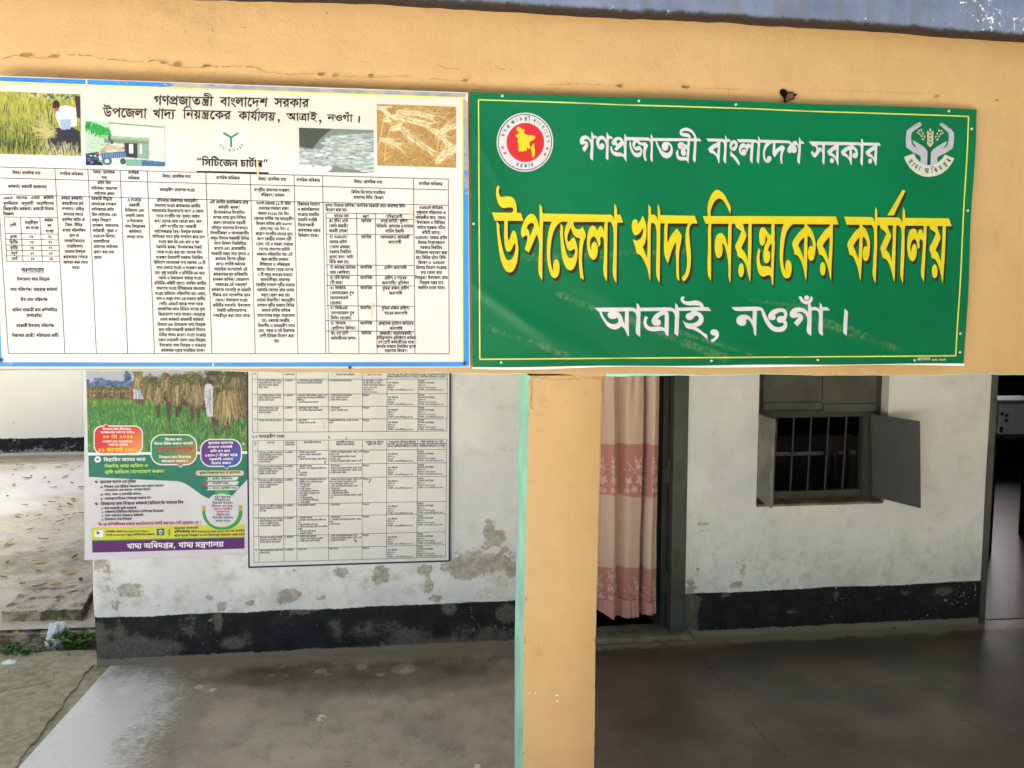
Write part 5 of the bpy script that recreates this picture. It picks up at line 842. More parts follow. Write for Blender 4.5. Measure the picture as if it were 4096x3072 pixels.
tier('upper_tier', (165, 462), (640, 432), (14, 612), (545, 598), 0.085, -0.02)
q = MB(); pts = [VL([p_])[0] for p_ in ((-30, 700), (20, 640), (120, 500), (165, 462), (150, 455), (90, 500), (-30, 610))]; c_ = [on_ground(x_, y_, 0.03) for x_, y_ in pts]

# yard shade tree above the frame; unseen trees added to darken the right front
BARK = paint('tree bark', lin(104, 88, 70), .25, 12, .9, .6, 30); LEAVES = [paint('tree leaf', lin(88, 128, 52), .2, 3, .55, 0), paint('deep tree leaf', lin(62, 98, 42), .2, 3, .55, 0)]
def tree(x, y, z0, crown, label, seed, n=2600, size=.26):
    r_ = np.random.default_rng(seed); root = thing('tree', (x, y, z0), label, 'tree'); tk = MB(); lv = MB(); c0 = np.array(crown[0][:3]); base = np.array((x, y, z0)); fork = base+(c0-base)*np.array((.25, .25, .55))
    tk.tube(base, fork, .24, 12, 0, .17)
    for c_ in crown:
        c = np.array(c_[:3]); tk.tube(fork, c, .12, 8, 0, .05)
        for k in range(7):
            e = c+r_.normal(0, .45, 3)*np.array(c_[3:]); tk.tube(fork+(c-fork)*r_.uniform(.5, .95), e, .04, 6, 0, .012)
        m = int(n*(c_[3]*c_[4]*c_[5])/sum(q[3]*q[4]*q[5] for q in crown))
        ctr = c+r_.normal(0, .42, (max(m//14, 6), 3))*np.array(c_[3:])
        for q in ctr:
            for k in range(14):
                p = q+r_.normal(0, .30, 3); a = r_.normal(0, 1, 3); a /= np.linalg.norm(a); b = np.cross(a, r_.normal(0, 1, 3)); b /= np.linalg.norm(b); L = size*r_.uniform(.6, 1.3)
                lv.add([p-a*L, p+b*L*.42, p+a*L, p-b*L*.42], [(0, 1, 2, 3)], int(r_.random() < .5))
    tk.build('trunk', BARK, root, smooth=True); lv.build('crown', LEAVES, root)
tree(1.6, 10.8, -.1, [(0.4, 10.6, 8.6, 2.6, 1.6, 1.8), (-2.2, 10.8, 9.2, 2.6, 1.6, 1.8), (2.6, 10.6, 10.2, 2.6, 1.6, 1.8), (-0.4, 10.8, 11.2, 2.8, 1.6, 1.6), (-3.6, 11.2, 10.6, 2.4, 1.6, 1.6)], 'tall spreading tree behind the office, its crown shading the concrete yard', 11, 2200, .25)
tree(4.6, -6.4, -.5, [(3.9, -5.6, 3.9, 2.0, 1.3, 2.0), (6.2, -5.2, 3.6, 2.2, 1.5, 2.2), (3.2, -6.2, 1.8, 1.6, 1.2, 1.6), (5.4, -5.6, 1.6, 2.0, 1.3, 1.6)], 'unseen dense low tree added in front of the office to shade its right', 12, 5200, .25)
tree(9.0, -5.0, -.5, [(8.6, -4.2, 4.0, 2.2, 2.2, 2.4), (9.6, -6.0, 3.4, 2.2, 2.2, 2.4)], 'unseen dense bushy tree added at the far right to shade the office front', 13, 2600, .25)

# ================================================================== printed pictures, painted stroke by stroke into a fine colour grid
GAIN = 0.90
class Pic:
    def __init__(s, w, h, col): s.w = w; s.h = h; s.a = np.ones((h, w, 3))*np.array(col, float)
    def _box(s, x0, y0, x1, y1):
        x0 = max(int(x0), 0); y0 = max(int(y0), 0); x1 = min(int(x1)+2, s.w); y1 = min(int(y1)+2, s.h)
        if x1 <= x0 or y1 <= y0: return None
        yy, xx = np.mgrid[y0:y1, x0:x1]; return x0, y0, x1, y1, xx, yy
    def _put(s, b, m, col):
        x0, y0, x1, y1 = b[:4]; s.a[y0:y1, x0:x1] = s.a[y0:y1, x0:x1]*(1-m[..., None])+np.array(col, float)*m[..., None]
    def line(s, xa, ya, xb, yb_, w, col, al=1.0):
        b = s._box(min(xa, xb)-w, min(ya, yb_)-w, max(xa, xb)+w, max(ya, yb_)+w)
        if b is None: return
        xx, yy = b[4:]; dx, dy = xb-xa, yb_-ya; L = dx*dx+dy*dy+1e-6; t = np.clip(((xx-xa)*dx+(yy-ya)*dy)/L, 0, 1)
        d = np.hypot(xx-xa-t*dx, yy-ya-t*dy); s._put(b, np.clip(w/2+.5-d, 0, 1)*al, col)
    def ell(s, cx, cy, rx, ry, col, al=1.0, soft=0.15):
        b = s._box(cx-rx-1, cy-ry-1, cx+rx+1, cy+ry+1)
        if b is None: return
        d = np.hypot((b[4]-cx)/max(rx, .5), (b[5]-cy)/max(ry, .5)); s._put(b, np.clip((1-d)/soft, 0, 1)*al, col)
    def poly(s, pts, col, al=1.0):
        P = np.array(pts, float); b = s._box(P[:, 0].min(), P[:, 1].min(), P[:, 0].max(), P[:, 1].max())
        if b is None: return
        m = np.zeros(b[4].shape, bool); j = len(P)-1
        for i in range(len(P)):
            (xi, yi), (xj, yj) = P[i], P[j]
            if yi != yj: m ^= ((yi > b[5]) != (yj > b[5])) & (b[4] < (xj-xi)*(b[5]-yi)/(yj-yi)+xi)
            j = i
        s._put(b, m*al, col)
    def grain(s, k): s.a += rng.normal(0, k, s.a.shape[:2])[..., None]
    def build(s, name, quad, Y, lift, mat, parent, wave=None):
        q = np.array(quad, float); u, v = np.meshgrid(np.linspace(0, 1, s.w), np.linspace(0, 1, s.h)); u = u[..., None]; v = v[..., None]
        px = (q[0]*(1-u)+q[1]*u)*(1-v)+(q[3]*(1-u)+q[2]*u)*v; P = at_arr(px.reshape(-1, 2), Y); P[:, 1] -= lift
        if wave is not None: P[:, 1] -= wave(P[:, 0], P[:, 2])
        c = np.clip(s.a*GAIN, 0, 255)/255.0; c = np.where(c <= 0.04045, c/12.92, ((c+0.055)/1.055)**2.4)
        return grid_mesh(name, P.reshape(s.h, s.w, 3)[::-1], mat, parent, {'print': c[::-1]})
def print_mat(name, rough, gain=1.0):
    t = NT(name); t.link(t.attr('print', 'Color'), t.bsdf.inputs['Base Color']); t.bsdf.inputs['Roughness'].default_value = rough; t.bsdf.inputs['Specular IOR Level'].default_value = 0.3
    return t.mat
PRINT = print_mat('printed picture', 0.45)
def inkmat(name, *c, rough=0.45): return flat(name, lin(*c), rough, 0.3)

# ================================================================== citizen charter board (left)
YS = -0.022
LEDGE = [(-46, 301), (344, 316), (900, 336), (1872, 370), (1880, 1469), (1400, 1473), (500, 1474), (-12, 1474)]
nbd = thing('notice_board', at(900, 1470, YS), 'white notice board with a scuffed blue rim, four pictures and long columns of small print', 'notice board')
def board_mat():
    t = NT('weathered white board'); n = t.noise(2.4, 5, 0.6); n2 = t.noise(9, 6, 0.7, t.pos((1.0, 1.0, 0.35)))
    c = t.mix(t.ramp(n, 0.3, 0.7), lin(205, 201, 196), lin(197, 192, 185)); c = t.mix(t.math('MULTIPLY', t.ramp(n2, 0.56, 0.75), 0.35), c, lin(206, 184, 150))
    x, y, z = t.sep(t.pos()); top = t.ramp(t.math('ADD', z, t.math('MULTIPLY', n2, 0.16)), 2.72, 2.86); c = t.mix(t.math('MULTIPLY', top, 0.3), c, lin(204, 176, 132))
    return t.out(c, 0.42, 0.35)
def rim_mat():
    t = NT('blue rim with ochre paint smears'); n = t.noise(6, 6, 0.7, t.pos((1.0, 1.0, 3.5))); x, y, z = t.sep(t.pos())
    bl = t.mix(t.ramp(t.noise(3, 4), 0.3, 0.7), lin(44, 134, 206), lin(32, 114, 188))
    k = t.math('ADD', n, t.math('MULTIPLY', t.ramp(z, 2.45, 2.7), t.math('ADD', 0.06, t.math('MULTIPLY', t.ramp(x, -1.15, -0.55), 0.22))))
    m = t.ramp(k, 0.62, 0.66); c = t.mix(t.math('MULTIPLY', m, 0.85), bl, t.mix(t.ramp(t.noise(20, 4), 0.35, 0.65), lin(176, 158, 126), lin(134, 134, 134)))
    return t.out(c, 0.45, 0.35)
i_ = Ink(YS, 0.0); i_.poly([LEDGE]); pn = i_.build('panel', board_mat(), nbd)
sd = MB(); fr_ = [at(x_, y_, YS) for x_, y_ in LEDGE]
for a_, b_ in zip(fr_, fr_[1:]+fr_[:1]): sd.quad(a_, b_, b_+np.array((0, 0.018, 0)), a_+np.array((0, 0.018, 0)))
sd.build('panel_edge', inkmat('board edge', 226, 222, 214), nbd)
i_ = Ink(YS, 0.0008); i_.poly([[(-46, 306), (344, 319), (900, 340), (1868, 374), (1862, 386), (1850, 390), (900, 357), (344, 338), (-46, 323)]]); i_.poly([[(1853, 392), (1872, 410), (1876, 1466), (1852, 1449), (1853, 900)]]); i_.poly([[(-12, 1449), (500, 1450), (1000, 1450), (1852, 1448), (1872, 1466), (1000, 1467), (-10, 1466)]]); i_.poly([[(-40, 700), (-1, 1250), (7, 1449), (-12, 1449)]])
i_.build('rim', rim_mat(), nbd)
i_ = Ink(YS, 0.0012); i_.line([(-46, 326), (344, 341), (900, 360), (1849, 393)], 5.5); i_.line([(1849, 393), (1848, 900), (1851, 1448)], 5.0); i_.build('rim_line', inkmat('yellow rim line', 232, 212, 90), nbd)
i_ = Ink(YS, 0.0014); i_.poly([[(343, 316), (349, 316), (350, 342), (344, 342)]]); i_.poly([[(850, 1419), (853, 1419), (855, 1468), (851, 1468)]]); i_.build('panel_seam', inkmat('ochre drips', 224, 196, 146), nbd)
dr = Ink(YS, 0.0034); C1 = crop(0, 300, 2.212); C2 = crop(900, 300, 2.212); C4 = crop(550, 650, 2.949); C5 = crop(1200, 650, 3.16); C8 = crop(1200, 1050, 3.16)
for v, p_, w_ in ((C4, [(1412, -20), (1420, 60), (1422, 120), (1424, 185)], 7), (C8, [(908, 530), (905, 600), (908, 708)], 5), (C5, [(1392, 570), (1398, 640), (1410, 700)], 7), (C5, [(1462, 720), (1455, 760)], 7)): dr.line(v(p_), w_)
dr.poly([C8(ell(912, 530, 22, 16, 14))]); dr.poly([C5(ell(1010, 643, 16, 8, 10))]); dr.poly([C8(ell(690, 800, 10, 20, 10, 20))]); dr.build('paint_drip', inkmat('ochre drips on print', 226, 192, 132), nbd)
BLK = inkmat('black print', 22, 21, 22); HALO = inkmat('bare margin round heading', 246, 244, 242)

# traced lettering of the headings, each outline in the pixels of an enlarged view
A_ = crop(1960, 730, 3.7714); B_ = crop(2180, 730, 3.7714); C_ = crop(2500, 730, 3.7714); D_ = crop(2800, 730, 3.7714); E_ = crop(3080, 730, 3.7714); F_ = crop(3360, 730, 3.7714); G_ = crop(3520, 730, 3.7714)
MAIN = [
(A_, '28,452 462,460 505,580 72,576'),
(A_, '118,45 148,75 133,108 132,150 145,195 165,222 225,215 300,213 345,235 375,280 395,340 402,400 404,468 325,468 355,418 340,390 305,376 250,380 200,388 160,365 125,315 103,250 93,170 97,100 105,65'),
(A_, '97,585 135,630 142,730 160,860 190,1000 220,1100 250,1160 280,1175 310,1165 350,1120 375,1050 385,960 378,905 345,965 310,1030 280,1048 250,1030 225,960 215,860 215,570 268,570 268,820 280,880 300,840 330,750 355,720 380,745 405,820 420,910 428,1000 420,1110 405,1210 375,1290 335,1345 295,1358 250,1340 205,1280 170,1190 140,1060 118,900 105,760'),
(A_, '745,712 735,650 715,580 685,515 650,480 610,475 565,505 525,560 490,640 470,710 465,760 480,815 498,830 525,805 555,795 565,830 555,900 522,1000 585,1060 705,778 735,870 745,930/560,665 590,625 630,608 650,620 665,655 600,810 590,760 575,715 555,690'),
(A_, '745,325 782,380 785,440 800,470 800,590 795,700 788,1478 735,1370 745,900 745,712'),
(B_, '-45,468 0,470 450,478 930,488 985,488 1015,510 1040,575 1050,605 985,598 430,598 250,592 -45,590'),
(B_, '100,585 255,590 200,625 150,690 115,790 90,930 80,1060 85,1200 105,1290 133,1350 125,1290 125,1230 140,1175 172,1153 200,1180 218,1250 215,1340 190,1415 155,1443 115,1430 75,1360 45,1250 30,1100 30,960 40,830 60,710 80,640'),
(B_, '340,590 430,595 425,625 440,670 480,705 520,705 565,670 615,805 590,870 570,960 560,1080 558,1200 565,1320 582,1465 532,1440 520,1330 510,1200 508,1080 515,960 527,845 480,830 430,785 385,680 360,740 340,800 335,860 345,890 365,890 400,850 435,825 465,890 485,970 490,1060 480,1160 455,1250 425,1305 385,1328 340,1310 300,1250 265,1150 245,1020 232,860 228,740 232,625 265,665 268,760 280,880 300,980 325,1070 350,1125 380,1145 420,1125 445,1080 455,1030 445,998 420,1010 380,1035 345,1010 315,930 297,830 292,750 305,680 330,620'),
(B_, '895,598 942,600 940,720 938,900 930,1495 883,1390 888,1100 888,900 880,850 850,815 830,830 828,945 800,970 795,920 770,850 740,815 710,825 685,870 678,950 695,1035 700,950 715,910 745,890 775,920 793,990 790,1070 770,1135 735,1167 700,1150 660,1090 638,1000 630,900 640,790 660,710 690,665 725,650 760,680 785,740 800,690 835,655 865,690 885,740 890,680'),
(B_, '1045,318 1072,370 1085,488 1130,488 1175,605 1085,608 1082,700 1080,900 1072,1520 1025,1415 1030,1000 1030,750 1018,660 985,600 1040,575 1040,440'),
(C_, '150,555 180,575 188,630 225,580 258,500 290,560 315,640 318,760 312,850 295,920 262,975 330,1140 335,1000 335,640 345,560 350,328 382,380 388,490 440,490 470,525 490,580 490,620 430,612 390,612 380,800 380,1000 375,1485 360,1440 340,1330 300,1220 250,1130 215,1090 180,1072 150,970 115,855 175,880 220,855 255,800 270,735 270,680 250,715 210,770 170,798 140,795 110,740 98,670 105,600 125,565'),
(C_, '492,328 518,380 530,494 530,620 528,700 525,900 515,1520 468,1410 472,900 470,720 455,650 430,612 490,580 488,450'),
(C_, '520,494 1050,502 1095,618 640,618 520,615'),
(C_, '600,612 645,612 638,700 635,830 640,915 690,800 780,692 850,800 840,900 815,1030 805,1200 810,1490 775,1440 765,1200 762,1000 772,895 730,960 690,1060 640,1222 590,1090 590,800 592,680'),
(C_, '955,612 1060,612 1010,625 980,660 968,720 970,840 985,1000 988,1150 975,1300 940,1420 890,1490 860,1470 855,1425 885,1395 915,1330 930,1200 922,1050 910,900 912,780 930,680'),
(D_, '162,510 155,450 180,360 220,285 280,240 320,250 370,310 455,478 450,365 415,280 370,195 310,130 255,110 205,140 160,210 125,300 110,400 112,450 125,510'),
(D_, '42,506 1207,510 2041,516 2078,636 1207,628 600,624 82,622'),
(D_, '128,615 172,615 165,700 165,900 160,1485 113,1385 120,900 120,700'),
(D_, '428,615 475,615 470,700 470,900 465,1100 458,1515 432,1450 428,1300 415,1150 395,1050 365,950 330,910 335,960 338,1030 325,1100 290,1143 255,1130 228,1060 220,970 225,880 250,800 290,765 325,765 360,800 390,870 420,975 420,800 422,700'),
(D_, '520,615 635,615 660,710 693,800 670,870 615,990 650,1030 690,1100 715,1188 718,1000 720,720 728,615 772,615 768,720 770,900 765,1100 758,1500 740,1450 715,1350 690,1250 660,1190 620,1145 575,1120 550,1040 528,960 570,860 618,740 580,710 535,670'),
(D_, 'e620,1322,42,106'),
(D_, '1070,618 1115,618 1112,720 1118,780 1112,860 1118,900 1110,1100 1105,1300 1102,1555 1085,1520 1070,1430 1045,1395 1010,1400 950,1420 905,1395 870,1320 850,1200 852,1100 878,985 900,1035 893,1090 893,1160 905,1225 925,1262 980,1262 1035,1268 1065,1300 1068,1100 1072,930 1055,930 1035,960 1015,1025 1040,1050 1050,1110 1040,1180 1000,1225 965,1200 948,1120 950,1040 965,960 1005,855 980,795 978,850 965,920 935,960 905,940 887,870 883,790 895,720 920,680 955,680 990,720 1025,770 1058,805 1068,740 1068,680'),
(E_, '200,622 350,622 300,660 255,720 225,800 205,900 190,1030 183,1150 195,1250 228,1350 222,1290 225,1220 245,1175 270,1168 300,1200 318,1280 310,1370 285,1430 250,1447 210,1430 170,1350 145,1230 135,1100 140,960 150,830 170,710 185,660'),
(E_, '508,624 552,624 552,655 590,685 630,750 660,830 680,920 678,1000 665,1100 640,1170 605,1185 575,1150 562,1090 568,1020 590,965 615,955 635,970 632,910 610,850 580,815 555,808 555,900 550,1200 535,1482 520,1430 500,1320 470,1220 430,1135 400,1100 365,1085 345,1010 325,918 400,790 455,725 508,670/510,825 505,950 497,1160 470,1070 440,1000 413,950 450,880'),
(E_, '890,624 938,624 936,720 935,950 925,1200 912,1482 895,1420 875,1320 845,1220 800,1130 770,1100 735,1085 715,1010 695,918 760,800 820,720 890,655/890,820 888,950 875,1178 845,1080 815,1010 783,960 830,880'),
(E_, 'e787,1303,42,102'),
(F_, '52,520 440,521 480,525 505,550 520,605 520,640 470,640 90,638'),
(F_, '288,630 333,630 333,665 375,690 410,760 440,850 452,930 448,1010 435,1110 410,1175 380,1188 350,1160 338,1090 345,1020 365,970 390,960 410,975 400,900 380,850 345,815 338,830 335,950 325,1200 305,1480 290,1430 270,1320 240,1225 205,1140 175,1105 140,1090 120,1010 103,930 180,795 230,730 288,680/290,825 285,950 272,1160 245,1080 215,1010 192,960 240,880'),
(F_, '533,368 557,420 562,525 562,640 560,720 560,930 550,1150 530,1522 492,1415 500,1150 513,920 513,760 505,690 475,640 520,605 525,480'),
(F_, '550,527 885,530 913,550 933,608 938,655 883,648 550,645'),
(F_, '600,635 712,635 735,710 775,810 745,890 695,1010 735,1060 765,1130 780,1190 785,1100 798,900 800,640 850,640 845,900 835,1150 815,1500 800,1450 775,1340 745,1240 710,1175 680,1148 645,1138 625,1060 610,985 650,890 703,770 660,725 615,690'),
(G_, '330,112 373,128 205,497 110,495'),
(G_, '345,372 370,430 378,534 378,655 372,720 370,950 360,1200 340,1525 303,1410 312,1150 325,920 328,780 318,700 285,648 330,608 338,480'),
(G_, '365,534 1030,542 1073,660 700,655 365,650'),
(G_, '655,645 700,645 698,720 695,900 685,1100 662,1500 622,1400 635,1150 648,960 645,890 620,850 598,870 597,980 572,1000 560,920 540,870 510,852 480,880 460,940 455,1000 468,1060 480,980 500,935 525,922 548,960 557,1040 545,1120 515,1180 488,1190 455,1160 425,1090 410,1000 412,890 430,780 460,715 495,697 530,710 560,780 580,725 605,700 630,725 652,785 655,720'),
(G_, '735,648 855,648 875,730 908,830 880,910 832,1025 870,1070 895,1140 913,1208 920,1100 932,900 940,648 985,648 985,760 975,1000 965,1200 942,1520 930,1470 910,1370 880,1260 845,1185 815,1150 780,1142 765,1070 745,988 790,890 838,770 800,735 755,700'),
(G_, 'e822,1338,42,105')]
W1 = crop(2300, 500, 4.254); W2 = crop(2820, 500, 5.53); W3 = crop(3200, 500, 6.506); W4 = crop(2370, 1170, 4.254); W5 = crop(2910, 1160, 4.337)
ROW1 = [
(W1, '275,110 303,150 308,185 350,185 383,225 383,232 310,235 308,400 298,612 255,570 262,400 260,350 245,290 220,255 190,245 160,255 140,275 175,278 200,290 217,330 215,370 195,410 155,465 115,405 180,318 150,330 110,342 85,320 77,280 85,235 110,200 145,185 190,185 230,205 255,235 275,260 275,180'),
(W1, '535,115 560,155 575,190 615,193 645,240 570,240 568,400 560,608 515,570 522,400 520,330 500,280 470,250 440,250 415,275 408,320 415,360 425,330 450,315 480,325 495,360 490,395 465,420 430,425 395,405 365,350 355,290 370,235 400,200 440,185 480,195 510,225 528,260 533,200'),
(W1, '840,145 868,185 875,205 875,260 873,400 870,637 845,590 815,545 780,535 730,538 680,530 635,500 605,450 595,400 605,355 628,380 628,410 650,445 690,462 740,468 790,480 830,505 828,400 820,340 705,442 660,415 690,380 690,340 650,345 625,325 620,295 650,245 700,210 745,205 785,220 815,255 838,300 838,220/695,285 720,262 755,258 775,275 720,335 715,310'),
(W1, '870,205 1245,215 1270,230 1288,258 1288,275 1250,268 870,262'),
(W1, '1005,258 1060,258 1090,260 1095,285 1130,300 1165,300 1200,295 1245,350 1225,390 1210,430 1203,480 1205,540 1220,605 1195,612 1175,580 1160,510 1158,450 1165,400 1172,360 1120,345 1080,325 1050,290 1025,325 1012,365 1030,375 1060,365 1090,352 1125,390 1145,430 1140,480 1120,525 1085,550 1045,550 1005,530 965,480 940,420 925,350 927,275 952,300 955,350 970,400 1000,450 1040,478 1080,475 1105,455 1108,425 1080,430 1045,438 1010,415 985,375 973,330 985,290'),
(W1, '1290,148 1310,185 1325,220 1325,275 1322,400 1320,635 1285,595 1288,400 1285,310 1270,280 1250,268 1288,258 1287,200'),
(W1, '1316,222 2115,232 2150,280 1316,272'),
(W1, '1370,268 1395,285 1420,340 1455,400 1500,450 1550,475 1590,465 1620,430 1628,390 1610,350 1585,330 1585,385 1565,425 1530,437 1495,420 1477,380 1480,330 1505,300 1550,288 1600,300 1640,340 1662,400 1660,470 1635,530 1590,562 1545,565 1500,545 1460,500 1420,420 1390,350'),
(W1, '1908,270 1955,270 1952,310 1958,330 1945,360 1948,400 1940,500 1930,662 1905,610 1880,600 1830,605 1780,600 1740,565 1720,510 1720,460 1740,420 1760,430 1755,480 1765,520 1790,540 1830,542 1870,542 1895,552 1900,480 1905,405 1890,405 1870,435 1885,455 1885,490 1865,520 1835,523 1810,500 1800,455 1810,410 1850,360 1830,350 1825,380 1800,410 1770,405 1748,370 1748,330 1770,300 1800,293 1840,305 1870,330 1895,345 1910,320'),
(W1, '2022,270 2065,270 2060,400 2048,640 2010,600 2015,450'),
(W1, '2025,240 2065,240 2055,200 2030,150 1990,100 1940,65 1880,52 1820,65 1785,95 1775,130 1785,165 1810,190 1850,198 1900,205 1935,215 1930,240 1965,240 1960,195 1935,160 1900,145 1850,140 1810,130 1830,112 1880,105 1940,118 1985,150 2015,195'),
(W2, '17,300 380,312 415,325 435,358 430,385 380,375 330,375 65,368'),
(W2, '285,368 335,368 330,480 322,700 315,850 300,845 275,760 240,690 180,640 110,615 62,530 110,480 180,430 250,400/280,490 275,560 262,665 230,610 165,550 220,515'),
(W2, '433,228 465,275 475,315 530,320 570,372 480,378 475,500 460,857 410,800 420,550 420,430 405,395 380,375 435,358 435,300'),
(W2, '635,342 690,370 715,430 700,510 660,565 610,570 555,530 538,470 550,400 590,355/650,410 660,440 640,480 610,505 590,495 595,455 620,420'),
(W2, '560,568 600,620 680,700 735,780 762,835 757,895 740,885 680,800 600,710 550,685'),
(W2, '697,318 1100,328 1140,345 1165,375 1165,400 1110,393 740,388'),
(W2, '1010,385 1065,385 1060,550 1048,852 995,795 1000,600 1000,520 980,500 955,515 945,575 910,582 905,530 870,505 825,505 800,540 795,580 810,610 815,565 845,537 885,545 912,590 905,640 880,675 840,680 790,655 755,600 745,530 765,460 800,420 850,413 890,430 908,450 930,420 965,415 990,435 1008,455'),
(W2, '1165,248 1190,280 1205,330 1210,395 1205,500 1200,700 1187,868 1145,805 1150,600 1155,460 1140,410 1110,393 1165,375'),
(W2, '1200,330 1850,348 1885,365 1915,410 1900,430 1860,410 1540,402 1200,395'),
(W2, '1340,392 1490,395 1430,430 1370,490 1335,560 1320,640 1330,720 1365,780 1365,730 1390,695 1425,687 1455,705 1465,750 1445,800 1400,835 1350,830 1305,780 1280,700 1275,610 1290,520 1315,440'),
(W2, '1495,395 1550,395 1545,480 1550,555 1600,510 1700,445 1767,510 1730,590 1705,680 1703,760 1708,865 1675,850 1660,780 1660,680 1675,560 1620,600 1580,650 1537,718 1490,640 1492,520'),
(W2, '2080,268 2110,310 2120,352 2165,355 2200,415 2120,415 2115,550 2090,872 2040,815 2055,600 2060,520 2035,460 1990,440 1985,460 2010,490 2025,545 2015,595 1985,622 1950,625 1915,600 1880,622 1845,620 1815,580 1815,530 1840,480 1870,450 1860,412 1885,390 1915,410 1930,385 1970,355 2010,352 2040,385 2072,455 2078,360'),
(W3, '235,420 1530,450 1565,462 1592,497 1600,540 1545,525 300,500'),
(W3, '300,495 440,498 470,540 470,600 520,575 550,590 585,635 590,500 652,500 650,650 645,850 632,1035 580,970 582,850 580,720 560,685 530,680 500,720 450,790 410,838 370,840 330,815 285,715 325,658 340,710 362,740 400,710 430,650 420,600 395,555 320,543'),
(W3, '955,508 1018,510 1012,650 1005,850 995,1040 975,1030 945,950 910,880 850,820 760,785 705,685 750,640 840,575/950,635 945,730 938,835 910,790 825,712 880,665'),
(W3, 'e830,925,52,65'),
(W3, '1305,515 1360,515 1400,545 1460,600 1495,660 1508,730 1500,800 1470,855 1425,865 1385,845 1365,795 1380,745 1420,722 1450,730 1435,680 1400,640 1355,630 1355,750 1345,900 1335,1040 1315,1035 1290,950 1250,870 1200,825 1115,790 1067,690 1110,645 1200,580 1300,535/1295,640 1290,740 1285,845 1250,790 1180,715 1230,675'),
(W3, '1595,355 1630,375 1645,450 1650,535 1640,700 1625,900 1615,1075 1567,1005 1575,800 1583,600 1570,550 1545,525 1592,497'),
(W3, '1635,455 2050,465 2095,545 1995,543 1635,530'),
(W3, '1935,535 2000,535 1992,700 1982,900 1972,1060 1950,1050 1920,970 1880,895 1820,840 1745,810 1693,705 1740,660 1830,595/1928,660 1922,750 1915,865 1880,810 1805,735 1860,690'),
(W3, 'e1810,945,52,65')]
ROW3 = [
(W4, '35,258 660,255 705,265 740,300 740,330 680,318 100,320'),
(W4, '105,315 150,318 175,385 220,460 270,510 340,537 400,530 435,505 435,465 410,415 395,440 350,452 300,445 262,410 255,370 280,335 340,322 400,325 450,350 490,400 515,470 525,505 545,540 545,312 608,312 610,500 620,742 600,738 575,690 540,620 490,572 450,605 390,628 330,620 260,580 200,500 140,400'),
(W4, '742,178 780,210 800,255 805,320 805,500 810,757 742,700 738,500 738,400 720,350 680,318 742,300'),
(W4, '790,258 1330,255 1370,270 1400,300 1400,330 1340,318 790,318'),
(W4, '1170,310 1235,310 1270,330 1290,370 1290,500 1285,745 1240,712 1215,660 1170,648 1100,655 1020,660 950,645 890,600 860,530 865,450 890,400 938,425 915,460 910,510 930,555 980,585 1050,582 1130,580 1180,590 1215,605 1220,480 1225,385 1190,385 1140,410 1100,455 1140,470 1153,510 1140,550 1100,567 1050,562 1010,530 995,480 1020,420 1070,365 1120,335'),
(W4, '1400,178 1435,210 1455,255 1468,310 1465,500 1450,748 1385,695 1392,500 1395,390 1375,345 1340,318 1400,300'),
(W4, '1445,258 1960,252 2015,312 1445,312'),
(W4, '1520,70 1563,75 1540,110 1560,140 1620,152 1700,140 1780,140 1840,165 1875,205 1890,260 1830,260 1830,235 1800,222 1720,218 1640,220 1570,205 1520,170 1492,120 1500,85'),
(W4, '1680,308 1740,308 1800,330 1850,365 1882,420 1885,480 1865,525 1820,565 1755,585 1820,630 1890,690 1943,715 1955,800 1900,755 1820,690 1700,630 1590,600 1560,545 1525,478 1580,510 1640,525 1710,520 1770,495 1805,455 1800,415 1770,395 1740,400 1715,435 1680,462 1640,470 1600,450 1580,410 1595,370 1640,345 1670,335'),
(W4, '2070,625 2120,645 2148,695 2140,750 2100,800 2045,842 2015,838 2010,805 2060,775 2085,735 2040,728 2005,700 2000,665 2030,635'),
(W5, '70,297 585,297 645,355 130,357'),
(W5, '445,350 518,350 510,500 498,800 462,765 455,690 430,610 390,540 350,510 318,510 328,550 315,595 270,620 215,615 170,580 155,530 170,475 215,440 280,428 350,440 400,475 435,525 440,440'),
(W5, '590,352 635,352 670,430 720,520 770,590 830,635 890,645 950,630 980,600 975,562 930,570 885,560 860,520 875,470 920,452 975,455 985,420 970,385 930,380 870,400 825,430 842,480 825,515 770,522 720,500 708,460 730,400 790,345 870,320 950,318 1010,345 1038,400 1035,460 1010,520 1035,560 1042,610 1020,670 970,715 890,728 820,720 750,680 690,610 640,520 605,430'),
(W5, '1395,250 1440,240 1445,297 1530,297 1570,315 1590,345 1580,380 1545,355 1455,357 1455,500 1450,797 1380,735 1385,550 1375,470 1340,410 1290,380 1240,378 1190,405 1250,405 1295,435 1310,490 1290,540 1215,630 1153,570 1245,460 1190,480 1130,485 1095,460 1082,410 1110,350 1160,315 1230,300 1310,315 1360,345 1395,385'),
(W5, '1232,108 1280,112 1310,160 1350,185 1400,180 1430,150 1435,120 1460,110 1475,140 1465,190 1430,235 1380,250 1320,235 1270,195 1245,150'),
(W5, 'e1372,135,43,40'),
(W5, '1595,217 1625,250 1640,297 1720,300 1775,355 1650,355 1645,550 1648,797 1580,740 1580,550 1578,420 1565,375 1545,355 1590,340'),
(W5, '2020,325 2078,375 2070,550 2057,793 1995,740 2003,550')]
def loops(rows, shift=(0, 0), fn=None):
    for v, t in rows:
        if t[0] == 'e':
            q = [v(ell(*[float(k) for k in t[1:].split(',')], n=24))]
        else: q = [curve(v([tuple(map(float, p.split(','))) for p in l.split(' ')])) for l in t.split('/')]
        q = [[(x+shift[0], y+shift[1]) for x, y in l] for l in q]
        yield [[fn(x, y) for x, y in l] for l in q] if fn else q
